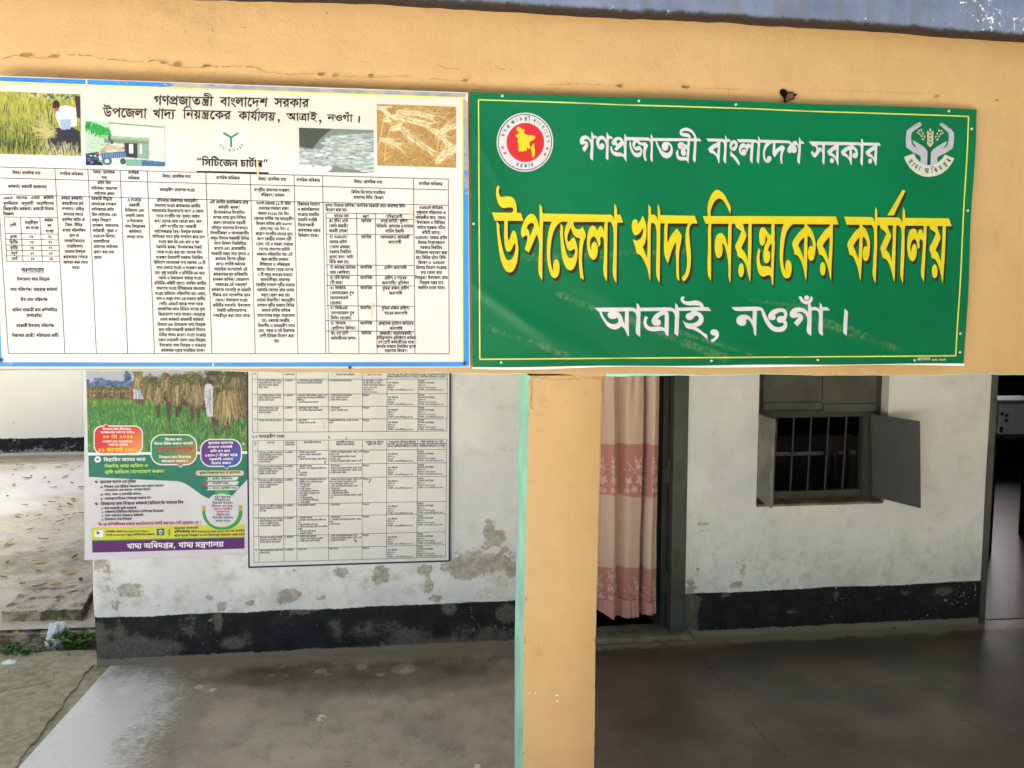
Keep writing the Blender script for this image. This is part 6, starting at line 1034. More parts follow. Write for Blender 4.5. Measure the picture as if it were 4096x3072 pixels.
def remap(x0, x1, X0, X1, y0, y1, Ya0, Ya1, Yb0, Yb1):
    """Stretch of traced lettering into another line: x range, and top/bottom edges at both ends."""
    def f(x, y):
        u = (x-x0)/(x1-x0); v = (y-y0)/(y1-y0); X = X0+(X1-X0)*u; return X, (Ya0+(Yb0-Ya0)*u)*(1-v)+(Ya1+(Yb1-Ya1)*u)*v
    return f
# heading lines of the charter reuse the traced letters at their smaller size
h1 = Ink(YS, 0.0014); R1 = {W1: (617, 862), W2: (878, 1075), W3: (1094, 1240)}
for rows_, xr, X in ((ROW1[:11], (2318, 2805), (617, 858)), (ROW1[11:23], (2823, 3218), (877, 1075)), (ROW1[23:], (3236, 3522), (1094, 1240))):
    dl = (X[0]-617)*0.030; dr_ = (X[1]-617)*0.030; g0 = 0.036*(xr[0]-2318); g1 = 0.036*(xr[1]-2318)
    def f(x, y, xr=xr, X=X):
        u = (x-xr[0])/(xr[1]-xr[0]); xx_ = X[0]+(X[1]-X[0])*u; return xx_, 386+0.0295*(xx_-617)+(y-548-0.036*(x-2318))*0.40
    for q in loops(rows_, fn=f): h1.poly(q)
def fit(rows_, xr, X, y0, y1, yt, yb_):
    def f(x, y):
        u = (x-xr[0])/(xr[1]-xr[0]); xx_ = X[0]+(X[1]-X[0])*u; return xx_, yt+0.0295*(xx_-X[0])+(y-y0-0.012*(x-xr[0]))*(yb_-yt)/(y1-y0)
    for q in loops(rows_, fn=f): h1.poly(q)
fit(MAIN[:10], (1967, 2492), (409, 592), 851, 1120, 431, 471); fit(MAIN[10:15], (2526, 2790), (612, 706), 861, 1120, 437, 476); fit(MAIN[15:26], (2811, 3351), (729, 928), 863, 1128, 439.5, 478); fit(MAIN[26:], (3374, 3805), (950, 1106), 867, 1125, 446, 483)
fit(ROW3[:9], (2378, 2844), (1142, 1272), 1230, 1345, 453, 485); fit(ROW3[9:10], (2840, 2875), (1276, 1286), 1317, 1368, 479, 497); fit(ROW3[9:10], (2840, 2875), (1110, 1120), 1317, 1368, 476, 493)
fit(ROW3[10:17], (2926, 3319), (1306, 1415), 1228, 1345, 458, 488); fit(ROW3[17:], (3369, 3390), (1432, 1441), 1235, 1345, 463, 493)
h1.text('“সিটিজেন চার্টার”', 929, 653, 28, 'c', 288, slope=0.026); h1.poly([[(787, 684), (1075, 690), (1075, 697), (787, 691)]])
h1.build('heading_lettering', BLK, nbd)
# table rules
tl = Ink(YS, 0.001); LW = 2.3
for v in ([(-14, 668), (34, 1414)], [(220, 672), (260, 1413)], [(352, 677), (386, 1413)], [(480.5, 681), (511, 1413)], [(589, 684), (618, 1413)], [(823.6, 690), (848, 1414)], [(1001, 695), (1021, 1414)], [(1176, 700), (1192, 1414)], [(1290, 703), (1304, 1414)], [(1654, 713), (1660, 1413)], [(1793, 717), (1797, 1415)]): tl.line(v, LW)
for v in ([(-14, 668), (1793, 717)], [(-14, 712), (1793, 760)], [(-10, 778), (1793, 822)], [(34, 1414), (1797, 1415)]): tl.line(v, LW)
for y0, y1 in ((868, 871), (934.5, 937), (957, 960), (980, 982.6), (1001, 1003.6), (1023.5, 1024.6), (1045.2, 1047.3)): tl.line([(17+(y0-868)*0.06, y0), (231+(y0-868)*.055, y1)], 2.2)
for x0, x1 in ((17, 28.5), (82, 92.5), (160, 170)): tl.line([(x0, 868.5), (x1, 1045.5)], 2.2)
for y in (852, 873, 937, 1060, 1101, 1142, 1223, 1283, 1324): tl.line([(1304, y), (1657, y+5 if y < 900 else y+2)], 2.2)
for x0, x1 in ((1303.5, 1316), (1426, 1436), (1501, 1508.5)): tl.line([(x0, 853), (x1, 1411)], 2.2)
tl.build('table_rule', inkmat('table rule ink', 58, 56, 54), nbd)
tx = Ink(YS, 0.0012); H = 11.6; XS = 0.78
def col(lines, x0, x1, y0, y1, al='c', h=H, sl=0.013, xs=XS):
    n = len(lines)
    for i, t in enumerate(lines):
        k = i/max(n-1, 1); tx.text(t, x0+(x1-x0)*k, y0+(y1-y0)*k, h, al, slope=sl*(1-k*0.9) if n > 8 else sl, xs=xs)
HD = 'বিষয়/ প্রাসঙ্গিক তথ্য'; HN = 'নাগরিক অধিকার'
for t, x, y in ((HD, 106, 692), (HN, 286, 696), ('বিষয়/ প্রাসঙ্গিক', 416, 689), ('তথ্য', 417, 711), ('নাগরিক', 534, 691), ('অধিকার', 535, 713), (HD, 706, 706), (HN, 912, 712), (HD, 1088, 717), (HN, 1233, 721), (HD, 1472, 728), (HN, 1722, 736)): tx.text(t, x, y, H, 'c', slope=0.022, xs=XS)
for t, x, y in (('কর্মকর্তা/ কর্মচারী ব্যবস্থাপনা', 110, 747), ('রাইস মিল', 417, 732), ('লাইসেন্স/ খাদ্যশস্য', 417, 754), ('লাইসেন্স প্রদান', 418, 775), ('অভ্যন্তরীণ খাদ্যশস্য সংগ্রহ', 709, 760), ('সংগৃহীত খাদ্যশস্য সংরক্ষণ,', 1089, 761), ('পরিবহণ/ চলাচল', 1091, 781), ('বিভিন্ন ডিপোতে সংরক্ষিত', 1473, 770), ('খাদ্যশস্য বিলি- বিতরণ', 1474, 791)): tx.text(t, x, y, H, 'c', slope=0.02, xs=XS)
for t, y, w_ in (('১৯৮৪   সালের   এনাম   কমিটি', 791.5, 203), ('পুনর্বিন্যাস   অনুযায়ী   অত্রাফিসের', 814, 203), ('নিয়ন্ত্রণাধীন কর্মকর্তা/ কর্মচারী বিন্যাস', 836, 203), ('নিম্নরূপঃ', 856, 43)): tx.text(t, 13, y, H, 'l', w_)
for t, x, y in (('শ্রেণী', 52, 901), ('মঞ্জুরীকৃত', 127, 890), ('পদ সংখ্যা', 129, 912), ('কর্মরত', 196, 881), ('পদ', 198, 903), ('সংখ্যা', 199, 925)): tx.text(t, x, y, H, 'c', xs=XS)
for i, (a_, b_, c_) in enumerate((('প্রথম', '০১', '০১'), ('দ্বিতীয়', '০৩', '০১'), ('তৃতীয়', '০৫', '০২'), ('চতুর্থ', '১০', '১০'), ('মোট', '১৯', '১৪'))):
    y = 947+22*i; tx.text(a_, 54+i*1.2, y, H, 'c', xs=XS); tx.text(b_, 126+i*1.2, y, H, 'c', xs=XS); tx.text(c_, 200+i*1.2, y, H, 'c', xs=XS)
col(['কর্মরত কর্মকর্তা/', 'কর্মচারীদের কর্ম', 'সম্পাদন/ দায়িত্ব', 'পালনের ক্ষেত্রে', 'প্রচলিত আইন বা', 'নিয়ম- নীতির', 'ব্যত্যয় পরিলক্ষিত', 'হলে তা', 'তাৎক্ষণিকভাবে', 'অত্রাফিসসহ', 'অন্যান্য উপযুক্ত', 'কর্তৃপক্ষের গোচরে', 'আনয়ন করা যেতে', 'পারে।'], 290, 304, 793.5, 1071)
col(['সরকারী সিদ্ধান্ত', 'মোতাবেক চালকল', 'মালিকদের রাইস', 'মিল লাইসেন্স এবং', 'মজুদ নিয়ন্ত্রণে', 'চালকল, আড়তদার,', 'পাইকারী, খুচরা ও', 'ওএমএস ডিলার/', 'ব্যবসায়ীদের', 'খাদ্যশস্য লাইসেন্স', 'প্রদান করা হয়ে', 'থাকে।'], 365, 376, 795, 1030, 'l')
col(['এ সংক্রান্ত', 'সরকারী', 'নিতিমালা এবং', 'তথ্যাদি জেলা', 'ও উপজেলা', 'খাদ্য নিয়ন্ত্রকের', 'কার্যালয়ে', 'পাওয়া যাবে।'], 537, 542, 800, 948)
col(['প্রতিবছর সরকারের অভ্যন্তরীণ', 'খাদ্যশস্য সংগ্রহ কার্যক্রমের জাতীয়', 'লক্ষ্যমাত্রার উল্লেখযোগ্য অংশ এ জেলা', 'থেকে সংগৃহীত হয়। মূলতঃ আমন', 'ধান/ চালের চেয়ে বোরো ধান/ চাল', 'বেশি সংগৃহীত হয়। সরকারী', 'লাইসেন্সপ্রাপ্ত বৈধ/ উপযুক্ত চালকল', 'মালিকের সাথে চুক্তি সম্পাদন করে চাল', 'সংগ্রহ করা হয় এবং ধান ও গম', 'সরাসরি কৃষক/ উৎপাদকের নিকট', 'থেকে সংগ্রহ করা হয়। অনেক দিন', 'সংরক্ষণ উপযোগী সরকার নির্ধারিত', 'বিনির্দেশ মোতাবেক পণ্য জেলার ১৯ টি', 'খাদ্য গুদামে সংগ্রহ ও সংরক্ষণ করা', 'হয়। সুষ্ঠু তদারকি ও মনিটরিংএর জন্য', 'জেলা ও উপজেলা পর্যায়ে সংগ্রহ', 'মনিটরিং কমিটি আছে। সমন্বিত জাতীয়', 'খাদ্যশস্য সংগ্রহ নীতিমালার আওতায়', 'সংগ্রহ অভিযান পরিচালিত হয়। ওজন,', 'মান ও মজুদ সনদ এর মাধ্যমে স্থানীয়', 'পেয়িং এজেন্ট ব্যাংক শাখা থেকে', 'তাৎক্ষণিক ভাবে বিক্রিত পণ্যের মূল্য', 'বিক্রেতাগণ পেয়ে থাকেন। ভারপ্রাপ্ত', 'গুদাম কর্মকর্তা ক্রয়কারী কর্মকর্তা', 'হিসাবে এবং উপজেলা খাদ্য নিয়ন্ত্রক,', 'মূল্য পরিশোধকারী কর্মকর্তা হিসাবে', 'দায়িত্ব পালন করেন। সংগ্রহ সংক্রান্ত', 'সকল তথ্যাবলী জেলা খাদ্য নিয়ন্ত্রক,', 'উপজেলা খাদ্য নিয়ন্ত্রক ও ভারপ্রাপ্ত', 'কর্মকর্তার দপ্তরে সংরক্ষিত থাকে।'], 709, 732, 803, 1402)
col(['এটা জাতীয় অগ্রাধিকার প্রাপ্ত', 'কর্মসূচী। কৃষক/', 'উৎপাদকদের উৎপাদিন', 'পণ্যের ন্যায্য মূল্য নিশ্চিত', 'করণ। তাদেরকে পরবর্তী', 'মৌসুমে খাদ্যশস্য উৎপাদনে', 'উৎসাহীকরণ ও আপদকালীন', 'মজুদ হিসাবে সরকারী বিভিন্ন', 'খাতে বিতরণ নিরবিচ্ছিন্ন', 'রাখতে এবং প্রয়োজনীয়', 'সরকারী মজুদ গড়ে তুলতে এ', 'কার্যক্রম বিশেষ ভূমিকা', 'রাখে। সংশ্লিষ্ট সকলের', 'আন্তরিক অংশগ্রহনই এই', 'কর্মকান্ডের মূল চাবিকাঠি।', 'চালকল মালিক/ ভোক্তাগণ', 'সরকারের এই গুরুত্বপূর্ণ', 'কর্মকান্ডে ভোগান্তি বা হয়রানি', 'স্বীকার হলে তাৎক্ষণিক ভাবে', 'জেলা/ উপজেলা সংগ্রহ', 'কমিটির সভাপতি, উপজেলা', 'নির্বাহী অফিসারগণের', 'গোচরীভূত করা যেতে পারে।'], 916, 928, 809, 1263)
col(['নওগাঁ জেলার ১৯ টি খাদ্য', 'গুদামের সাধারণ ধারণ', 'ক্ষমতা ৩৭২৫০ মেঃ টন।', 'জেলার বার্ষিক গড় অভ্যন্তরীণ', 'বিতরণ চাহিদা প্রায় ৩৮০০০', '(চাল/গম) মেঃ টন। এ', 'কারণে সংগৃহীত চালের বৃহৎ', 'অংশ কেন্দ্রীয় চলাচল সূচী', '(রেল, নৌ ও সড়ক) মাধ্যমে', 'দেশের খাদ্যশস্য ঘাটতি', 'অঞ্চলে পরিবাহিত হয়। এই', 'জন্য জাতীয় চলাচল', 'নীতিমালা ও পরিকল্পনা', 'আছে। বিদেশ থেকে দেশের', '২ টি সমুদ্র বন্দরের মাধ্যমে', 'আমদানীকৃত খাদ্যশস্য', 'কেন্দ্রীয় চলাচল সূচীর মাধ্যমে', 'সরাসরি জেলার খাদ্য গুদাম', 'সমূহে প্রেরণ করা হয়।', 'এছাড়া বিভাগীয়/ অভ্যন্তরীণ', 'চলাচল সূচীর মাধ্যমে বিভিন্ন', 'গুদামে চাহিদা মাফিক', 'খাদ্যশস্যের মজুদ গড়েতোলা', 'হয়। একাজে কেন্দ্রীয়,', 'বিভাগীয় ও অভ্যন্তরীণ ভাবে', 'রেল, সড়ক ও নৌ ঠিকাদার', 'শ্রেণী ভিত্তিক নিয়োগ করা', 'হয়।'], 1094, 1107, 814, 1364)
col(['ঠিকাদার নিয়োগ', 'ও কর্মপরিচালনা', 'সংক্রান্ত যাবতীয়', 'তথ্যাদি সংশ্লিষ্ট', 'নিয়োগকারী', 'কর্তৃপক্ষের দপ্তরে', 'বিদ্যমান থাকে।'], 1190, 1193, 817, 942, 'l')
tx.text('মূলতঃ নিম্নোক্ত আর্থিক/ অনার্থিক সরকারী খাতে খাদ্যশস্য বিলি-', 1301, 821, H, 'l', 323, slope=0.014); tx.text('বিতরণ করা হয়।', 1302, 840, H, 'l', xs=XS)
for t, x, y in (('খাতের নাম', 1365, 864), ('ধরণ', 1463, 866), ('সুবিধাভোগী', 1577, 867)): tx.text(t, x, y, H, 'c', xs=XS)
SUB = (('ক) ইপি/ ওপি|(অতি জরুরী/|জরুরী গ্রাহক)', 'আর্থিক', 'সশস্ত্র বাহিনী, পুলিশ,|বিজিবি, আনসার ও ফায়ার|সার্ভিস ইত্যাদি', 884), ('খ) ওএমএস/|ফেয়ার প্রাইস|(খোলা বাজার/|সরকার নির্ধারিত|মূল্যে) চাল/ আটা|বিক্রি করা হয়।', 'আর্থিক', 'সর্বসাধারণ/ কার্ডধারী|জনগোষ্ঠী', 948), ('গ) কাজের বিনিময়|খাদ্য (কাবিখা)', 'অনার্থিক', 'গ্রামীণ জনগোষ্ঠি', 1070), ('ঘ) টেষ্ট রিলিফ|(টি,আর)', 'অনার্থিক', 'গ্রামীণ ও শহরের|জনগোষ্ঠি/ প্রতিষ্ঠান', 1111), ('ঙ) ভিজিডি|(ভালনারেবল গ্রুপ|ডেভেলপমেন্ট|প্রোগ্রাম)', 'অনার্থিক', 'সুবিধা বঞ্চিত গ্রামীণ|জনগোষ্ঠি', 1152), ('চ) ভিজিএফ|(ভালনারেবল গ্রুপ|ফিডিং প্রোগ্রাম)', 'অনার্থিক', 'সুবিধা বঞ্চিত গ্রামীণ/|শহরের জনগোষ্ঠি', 1232), ('ছ) জিআর|(প্রাটিশাল রিলিফ)', 'অনার্থিক', 'প্রাকৃতিক দূর্যোগে ক্ষতিগ্রস্থ|জনগোষ্ঠি', 1293), ('জ) ৪র্থ শ্রেণী|কর্মচারীদের রেশন।', 'আর্থিক', 'সরকারী/ আধাসরকারী/|দায়িত্বপালন প্রতিষ্ঠানে কর্মরত|৪র্থ শ্রেণী কর্মচারীদের মধ্যে|কার্ডের মাধ্যমে নির্ধারিত মূল্যে|খাদ্যশস্য বিতরণ।', 1333))
for a_, b_, c_, y in SUB:
    for i, t in enumerate(a_.split('|')): tx.text(t, 1316+(y-884)*.016, y+20*i, H, 'l', xs=XS)
    tx.text(b_, 1465, y, H, 'c', xs=XS)
    for i, t in enumerate(c_.split('|')): tx.text(t, 1579+(y-884)*.012, y+(17.3 if len(c_) > 90 else 20)*i+1, H, 'c', xs=XS)
col(['ওএমএস কার্যক্রম', 'সুষ্ঠুভাবে পরিচালনা ও', 'তদারকীর জন্য  জেলা,', 'উপজেলা ও ইউনিয়ন', 'পর্যায়ে সরকার গঠিত', 'কমিটি আছে।', 'ওএমএস/ ফেয়ার প্রাইস', 'ডিলার নিয়োগকালে', 'সরকার নির্ধারিত', 'নীতিমালা অনুসরণ করা', 'হয়। বিভিন্ন খাতে বিলি-', 'বিতরণ ও  ওএমএস', 'ডিলার নিয়োগ সংক্রান্ত', 'তথ্য জেলা খাদ্য', 'নিয়ন্ত্রক/ উপজেলা খাদ্য', 'নিয়ন্ত্রক দপ্তর হতে', 'অবহিত হওয়া যাবে।'], 1724, 1726, 831, 1151)
tx.text('অরগানোগ্রাম', 131, 1080, 15, 'c', 90); tx.poly([[(87, 1091), (177, 1091), (177, 1092.6), (87, 1092.6)]])
for t, x, y in (('উপজেলা খাদ্য নিয়ন্ত্রক', 134, 1117), ('খাদ্য পরিদর্শক/ ভারপ্রাপ্ত কর্মকর্তা', 136, 1158), ('উপ-খাদ্য পরিদর্শক', 137, 1199), ('অফিস সহকারী কাম কম্পিউটার', 139, 1240), ('অপারেটর/', 139, 1262), ('সহকারী উপখাদ্য পরিদর্শক', 141, 1303), ('নিরাপত্তা প্রহরী/ পরিচ্ছন্নতা কর্মী।', 143, 1342)): tx.text(t, x, y, H+.6, 'c', xs=XS)
tx.build('table_lettering', inkmat('small black print', 40, 38, 38), nbd)
# pictures on the charter
g1 = Pic(170, 110, (150, 150, 60))
for i in range(1500):
    y = rng.uniform(0, 110); x = rng.uniform(-5, 170); k = y/110; L = rng.uniform(5, 13); b_ = rng.uniform(.75, 1.2); c_ = np.array((198, 188, 84))*(1-k)+np.array((118, 136, 46))*k if rng.random() > k*k*0.75+.06 else np.array((30, 42, 30))
    g1.line(x, y, x+rng.normal(0, 2), y-L*(.8+k*.9), 1.1, np.clip(c_*b_, 0, 250), .8)
for i in range(60): g1.ell(rng.uniform(70, 170), rng.uniform(0, 9), 4, 3, (60, 84, 56) if rng.random() < .6 else (200, 204, 190), .8, .8)
g1.poly([(105, 62), (150, 58), (168, 66), (168, 104), (112, 104), (100, 84)], (44, 40, 50)); g1.poly([(122, 24), (140, 20), (160, 24), (162, 56), (128, 62), (118, 40)], (214, 216, 214)); g1.poly([(126, 46), (150, 44), (148, 62), (130, 64)], (150, 176, 200)); g1.ell(120, 20, 8, 9, (40, 34, 32)); g1.ell(121, 28, 5, 3.5, (196, 60, 76)); g1.poly([(158, 4), (170, 4), (170, 44), (162, 40)], (70, 34, 60))
for i in range(90): g1.line(110+rng.normal(0, 6), 70+rng.normal(0, 5), 78+rng.normal(8, 14), 62+rng.normal(0, 16), 1, (186+rng.uniform(-20, 20), 176, 110), .8)
for i in range(160): x = rng.uniform(86, 168); g1.line(x, 110, x+rng.normal(0, 7), rng.uniform(84, 104), 1, (206, 200, 150) if rng.random() < .7 else (70, 84, 40), .8)
g1.grain(5); g1.build('printed_photo', [(-12, 366), (321, 378), (325, 624), (-2, 616)], YS, 0.0016, PRINT, nbd)
g2 = Pic(150, 90, (206, 220, 202)); g2.poly([(0, 0), (150, 6), (150, 70), (0, 80)], (208, 222, 204)); g2.poly([(0, 0), (48, 2), (52, 60), (0, 72)], (178, 204, 176)); g2.line(46, 3, 150, 8, 3, (120, 150, 120))
for i in range(90): a_ = rng.uniform(0, 1); g2.line(2+a_*44, 2+a_*14+rng.normal(0, 2), a_*50+rng.normal(0, 5), 12+a_*16+rng.uniform(0, 12), 1.6, (30, 150+rng.uniform(-40, 30), 50), .9)
g2.poly([(28, 28), (118, 31), (124, 38), (30, 34)], (150, 176, 128)); g2.poly([(36, 34), (120, 38), (120, 76), (36, 70)], (120, 140, 118)); g2.poly([(74, 42), (98, 43), (98, 74), (74, 72)], (48, 46, 54)); g2.poly([(98, 42), (120, 44), (120, 76), (98, 74)], (138, 160, 146))
for i in range(60): g2.ell(rng.uniform(30, 70), rng.uniform(44, 62), 6, 2.2, np.array((206, 198, 166))*rng.uniform(.75, 1.1), .9, .4)
g2.poly([(28, 64), (76, 60), (76, 72), (30, 76)], (60, 92, 150)); g2.poly([(0, 66), (24, 62), (26, 86), (0, 86)], (34, 58, 92)); g2.ell(40, 80, 10, 9, (70, 90, 96)); g2.ell(40, 80, 5, 5, (190, 206, 196)); g2.ell(70, 80, 6, 7, (60, 80, 84)); g2.poly([(76, 76), (106, 76), (106, 90), (76, 90)], (120, 168, 150)); g2.poly([(106, 76), (150, 80), (150, 90), (106, 90)], (64, 108, 150)); g2.poly([(0, 82), (30, 82), (34, 90), (0, 90)], (26, 30, 34))
for x in (46, 84, 88, 104): g2.line(x, 46 if x > 50 else 30, x, 62 if x > 50 else 38, 4, (226, 232, 226) if x > 50 else (40, 60, 110))
for i in range(240): x, y = rng.uniform(0, 150), rng.uniform(0, 90); g2.line(x, y, x+rng.uniform(3, 12), y+rng.normal(0, .6), 1, (96, 120, 104) if y > 36 else (196, 214, 194), .22)
for i in range(40): x, y = rng.uniform(0, 28), rng.uniform(66, 88); g2.line(x, y, x+rng.uniform(1, 6), y+rng.normal(0, 1), 1.2, (150, 180, 200) if rng.random() < .4 else (16, 22, 34), .8)
for i in range(12): g2.line(30+i*4, 64, 30+i*4, 74, 1, (176, 196, 214), .7)
for x in (10, 18): g2.ell(x, 70, 3, 2.4, (200, 214, 220), .9, .4)
g2.ell(58, 46, 5, 3, (210, 206, 190)); g2.ell(50, 42, 3, 4, (60, 56, 60)); g2.line(76, 72, 120, 76, 1.4, (196, 220, 206)); g2.ell(22, 64, 4, 3, (176, 56, 60)); g2.grain(7); g2.build('printed_photo', [(340, 483), (657, 494), (661, 666), (344, 661)], YS, 0.0016, PRINT, nbd)
g3 = Pic(150, 96, (120, 132, 126)); g3.poly([(0, 0), (66, 0), (40, 26), (26, 46), (0, 40)], (70, 76, 66))
for r_ in range(17):
    for i in range(14):
        u = i/13; x = 30+u*122+rng.normal(0, 3); y = 8+r_*5.4+(1-u)*(r_-6)*-2.2+rng.normal(0, 1)
        if x > 66-y*.5 and y < 96: g3.ell(x, y, 8+4*u, 3.1, np.array((196, 204, 200))*rng.uniform(.78, 1.08), 1, .35); g3.line(x-6, y+2.6, x+7, y+2.2, 1.1, (96, 108, 104), .8)
for i in range(90): x, y = rng.uniform(0, 46), rng.uniform(46, 92); g3.ell(x, y, 8, 4, np.array((190, 198, 196))*rng.uniform(.8, 1.1), 1, .35); g3.line(x-6, y+3, x+6, y+3, 1.2, (110, 120, 118), .7)
for i in range(26): g3.ell(rng.uniform(0, 60), rng.uniform(84, 96), 10, 5, (232, 232, 226), 1, .5)
g3.grain(4); g3.build('printed_photo', [(1196, 511), (1494, 521), (1496, 693), (1199, 686)], YS, 0.0016, PRINT, nbd)
g4 = Pic(160, 124, (178, 138, 76))
for i in range(700): x, y = rng.uniform(0, 160), rng.uniform(0, 124); a_ = rng.normal(-.6, .5); L = rng.uniform(10, 34); g4.line(x, y, x+L*math.cos(a_), y-L*math.sin(a_)*rng.choice((-1, 1)), 1, np.array((206, 168, 100))*rng.uniform(.5, 1.25), .55)
def ear(pts, w=5.5):
    P = np.array(pts, float); n_ = 26
    for i in range(n_):
        t = i/(n_-1)*(len(P)-1); k_ = min(int(t), len(P)-2); q = P[k_]+(P[k_+1]-P[k_])*(t-k_); d_ = P[k_+1]-P[k_]; d_ = d_/np.hypot(*d_); nn_ = np.array((-d_[1], d_[0]))
        for s_ in (-1, 1):
            a_ = q+nn_*s_*w*.2; b_ = q+nn_*s_*w*.75+d_*w*1.1; g4.line(a_[0], a_[1], b_[0], b_[1], 3.0, np.array((240, 220, 168))*rng.uniform(.74, 1.05)); g4.line(q[0], q[1], q[0]+d_[0]*2, q[1]+d_[1]*2, 1, (150, 108, 54), .8)
            if i % 3 == 0: e_ = b_+nn_*s_*rng.uniform(2, 8)+d_*rng.uniform(12, 26); g4.line(b_[0], b_[1], e_[0], e_[1], .8, (240, 222, 176), .75)
ear([(14, 32), (40, 24), (76, 32), (104, 38)]); ear([(40, 14), (80, 16), (110, 22)], 4); ear([(26, 50), (46, 44), (70, 66), (110, 92)]); ear([(0, 6), (14, 10), (22, 20)], 4); ear([(118, 116), (136, 96), (160, 84)], 6.5); ear([(108, 46), (130, 60), (150, 84)], 4.5); ear([(120, 60), (140, 44), (160, 38)], 5); ear([(6, 70), (26, 74), (44, 82)], 4)
for p_ in ([(26, 50), (18, 80), (14, 116)], [(14, 32), (8, 60), (2, 90)], [(118, 116), (124, 70)]):
    for a_, b_ in zip(p_[:-1], p_[1:]): g4.line(*a_, *b_, 1.8, (214, 186, 116))
g4.grain(6); g4.build('printed_photo', [(1507, 417), (1824, 428), (1824, 671), (1510, 662)], YS, 0.0016, PRINT, nbd)

# food-department emblem: two hands, ears of grain, ribbon (pixels of an enlarged view)
EH1 = '660,205 663,240 695,255 665,310 560,380 475,440 455,520 455,640 470,700 510,755 575,787 545,745 500,680 485,615 530,640 700,740 780,810 815,880 812,1000 805,1165 740,1150 650,1100 665,1040 655,980 620,945 500,890 340,770 335,600 360,405 430,345 560,255'
EH2 = '1110,225 1200,270 1330,375 1390,445 1398,580 1370,795 1230,890 1080,965 1035,1000 1025,1060 1040,1105 960,1150 880,1165 885,980 890,900 930,830 1040,750 1235,640 1225,700 1180,770 1135,800 1200,780 1250,730 1275,640 1280,460 1180,370 1070,265 1110,260'
ERB = '290,990 340,1110 430,1240 560,1350 700,1415 840,1430 990,1410 1130,1350 1260,1250 1350,1130 1400,1020 1190,938 1130,1030 1040,1110 940,1160 850,1172 750,1155 640,1100 560,1010 510,912'
def pts_(t): return [tuple(map(float, p.split(','))) for p in t.split(' ')]
GRAINS = [(627, 405, 27, 14, 30), (678, 398, 14, 33, 0), (600, 450, 27, 15, -20), (640, 478, 28, 13, 10), (715, 468, 15, 31, 0), (678, 527, 30, 17, 35), (748, 540, 16, 31, 0), (712, 597, 33, 20, 40)]
EARS = [[(875, 345), (900, 400), (870, 440), (848, 400)]]+[q for k in range(4) for q in ([(808, 402+76*k), (868, 465+76*k), (868, 520+76*k), (802, 470+76*k)], [(940, 402+76*k), (878, 465+76*k), (878, 520+76*k), (944, 470+76*k)])]+[[(797, 700), (868, 772), (940, 700), (938, 650), (868, 720), (800, 650)]]
CE = lambda l: [(0+((x-290)/1110*(270)+1905)/2.212, 300+((y-205)/1225*268+428)/2.212) for x, y in l]
e1 = Ink(YS, 0.001); e1.poly([CE(pts_(EH1))]); e1.poly([CE(pts_(EH2))]); e1.poly([CE(pts_(ERB))])
for g_ in GRAINS: e1.poly([CE(ell(*g_[:4], 10, g_[4]))]); e1.poly([CE(ell(1744-g_[0], g_[1]+8, g_[2], g_[3], 10, -g_[4]))])
for q in EARS: e1.poly([CE(q)])
e1.build('emblem', inkmat('faded emblem', 212, 208, 203), nbd)
e2 = Ink(YS, 0.0016); e2.line(C1([(2046, 640), (2046, 552), (1978, 514)]), 8); e2.line(C1([(2046, 552), (2110, 514)]), 7); e2.arc('খাদ্য অধিদপ্তর', *C1([(2045, 560)])[0], 53, 50, 207, 333, 12, down=True, xs=0.72); e2.build('emblem', inkmat('green emblem print', 34, 132, 76), nbd)
for x, y in ((1858, 1453), (4, 1441), (1400, 1470)): nl = MB(); p_ = at(x, y, YS-.002); nl.tube(p_, p_+np.array((0, -.005, 0)), .006, 8); nl.build('nail', M['steel'], nbd)

# ================================================================== green cloth banner (right)
YBN = -0.017
bn = thing('banner', at(2870, 1460, YBN), 'green printed banner with tall yellow letters and two white round emblems, nailed to the beam', 'banner')
BC = [(1880, 368), (3907, 437), (3857, 1453), (1890, 1468)]
c00, c11 = at(1880, 368, YBN), at(3857, 1453, YBN); bx0 = float(at(1885, 900, YBN)[0]); bz0 = float(at(1890, 1468, YBN)[2])
def wave(x, z):
    u = x-bx0; v = z-bz0
    w = 0.0020*np.sin(u*9+v*6)+0.0016*np.sin(u*5.2-v*11+1)+0.0008*np.sin(u*17+v*14+2)
    for (x0, z0, ang, wd, am, ln) in ((0.14, 0.20, -36, .022, .0065, .22), (0.30, 0.12, -30, .03, .0045, .3), (0.55, 0.22, -26, .04, .0035, .4), (0.05, 0.75, -62, .02, .004, .2), (1.35, 0.70, 24, .04, .0035, .35), (0.75, 0.56, 7, .02, .003, .6), (1.5, 0.2, -30, .05, .003, .4), (0.25, 0.83, 30, .03, .0025, .25), (1.0, 0.08, -14, .015, .003, .25), (1.7, .55, 70, .02, .003, .3), (.9, .84, -8, .02, .0025, .4), (.45, .5, -48, .03, .002, .3)):
        c_, s_ = math.cos(R(ang)), math.sin(R(ang)); a_ = (u-x0)*c_+(v-z0)*s_; b_ = -(u-x0)*s_+(v-z0)*c_
        w = w+am*np.exp(-(b_/wd)**2)*np.exp(-(a_/ln)**2)
    hem = np.clip(1-v/0.05, 0, 1)
    return w*np.clip(v/0.05+0.25, 0, 1)+hem*0.004*np.sin(u*8.5)
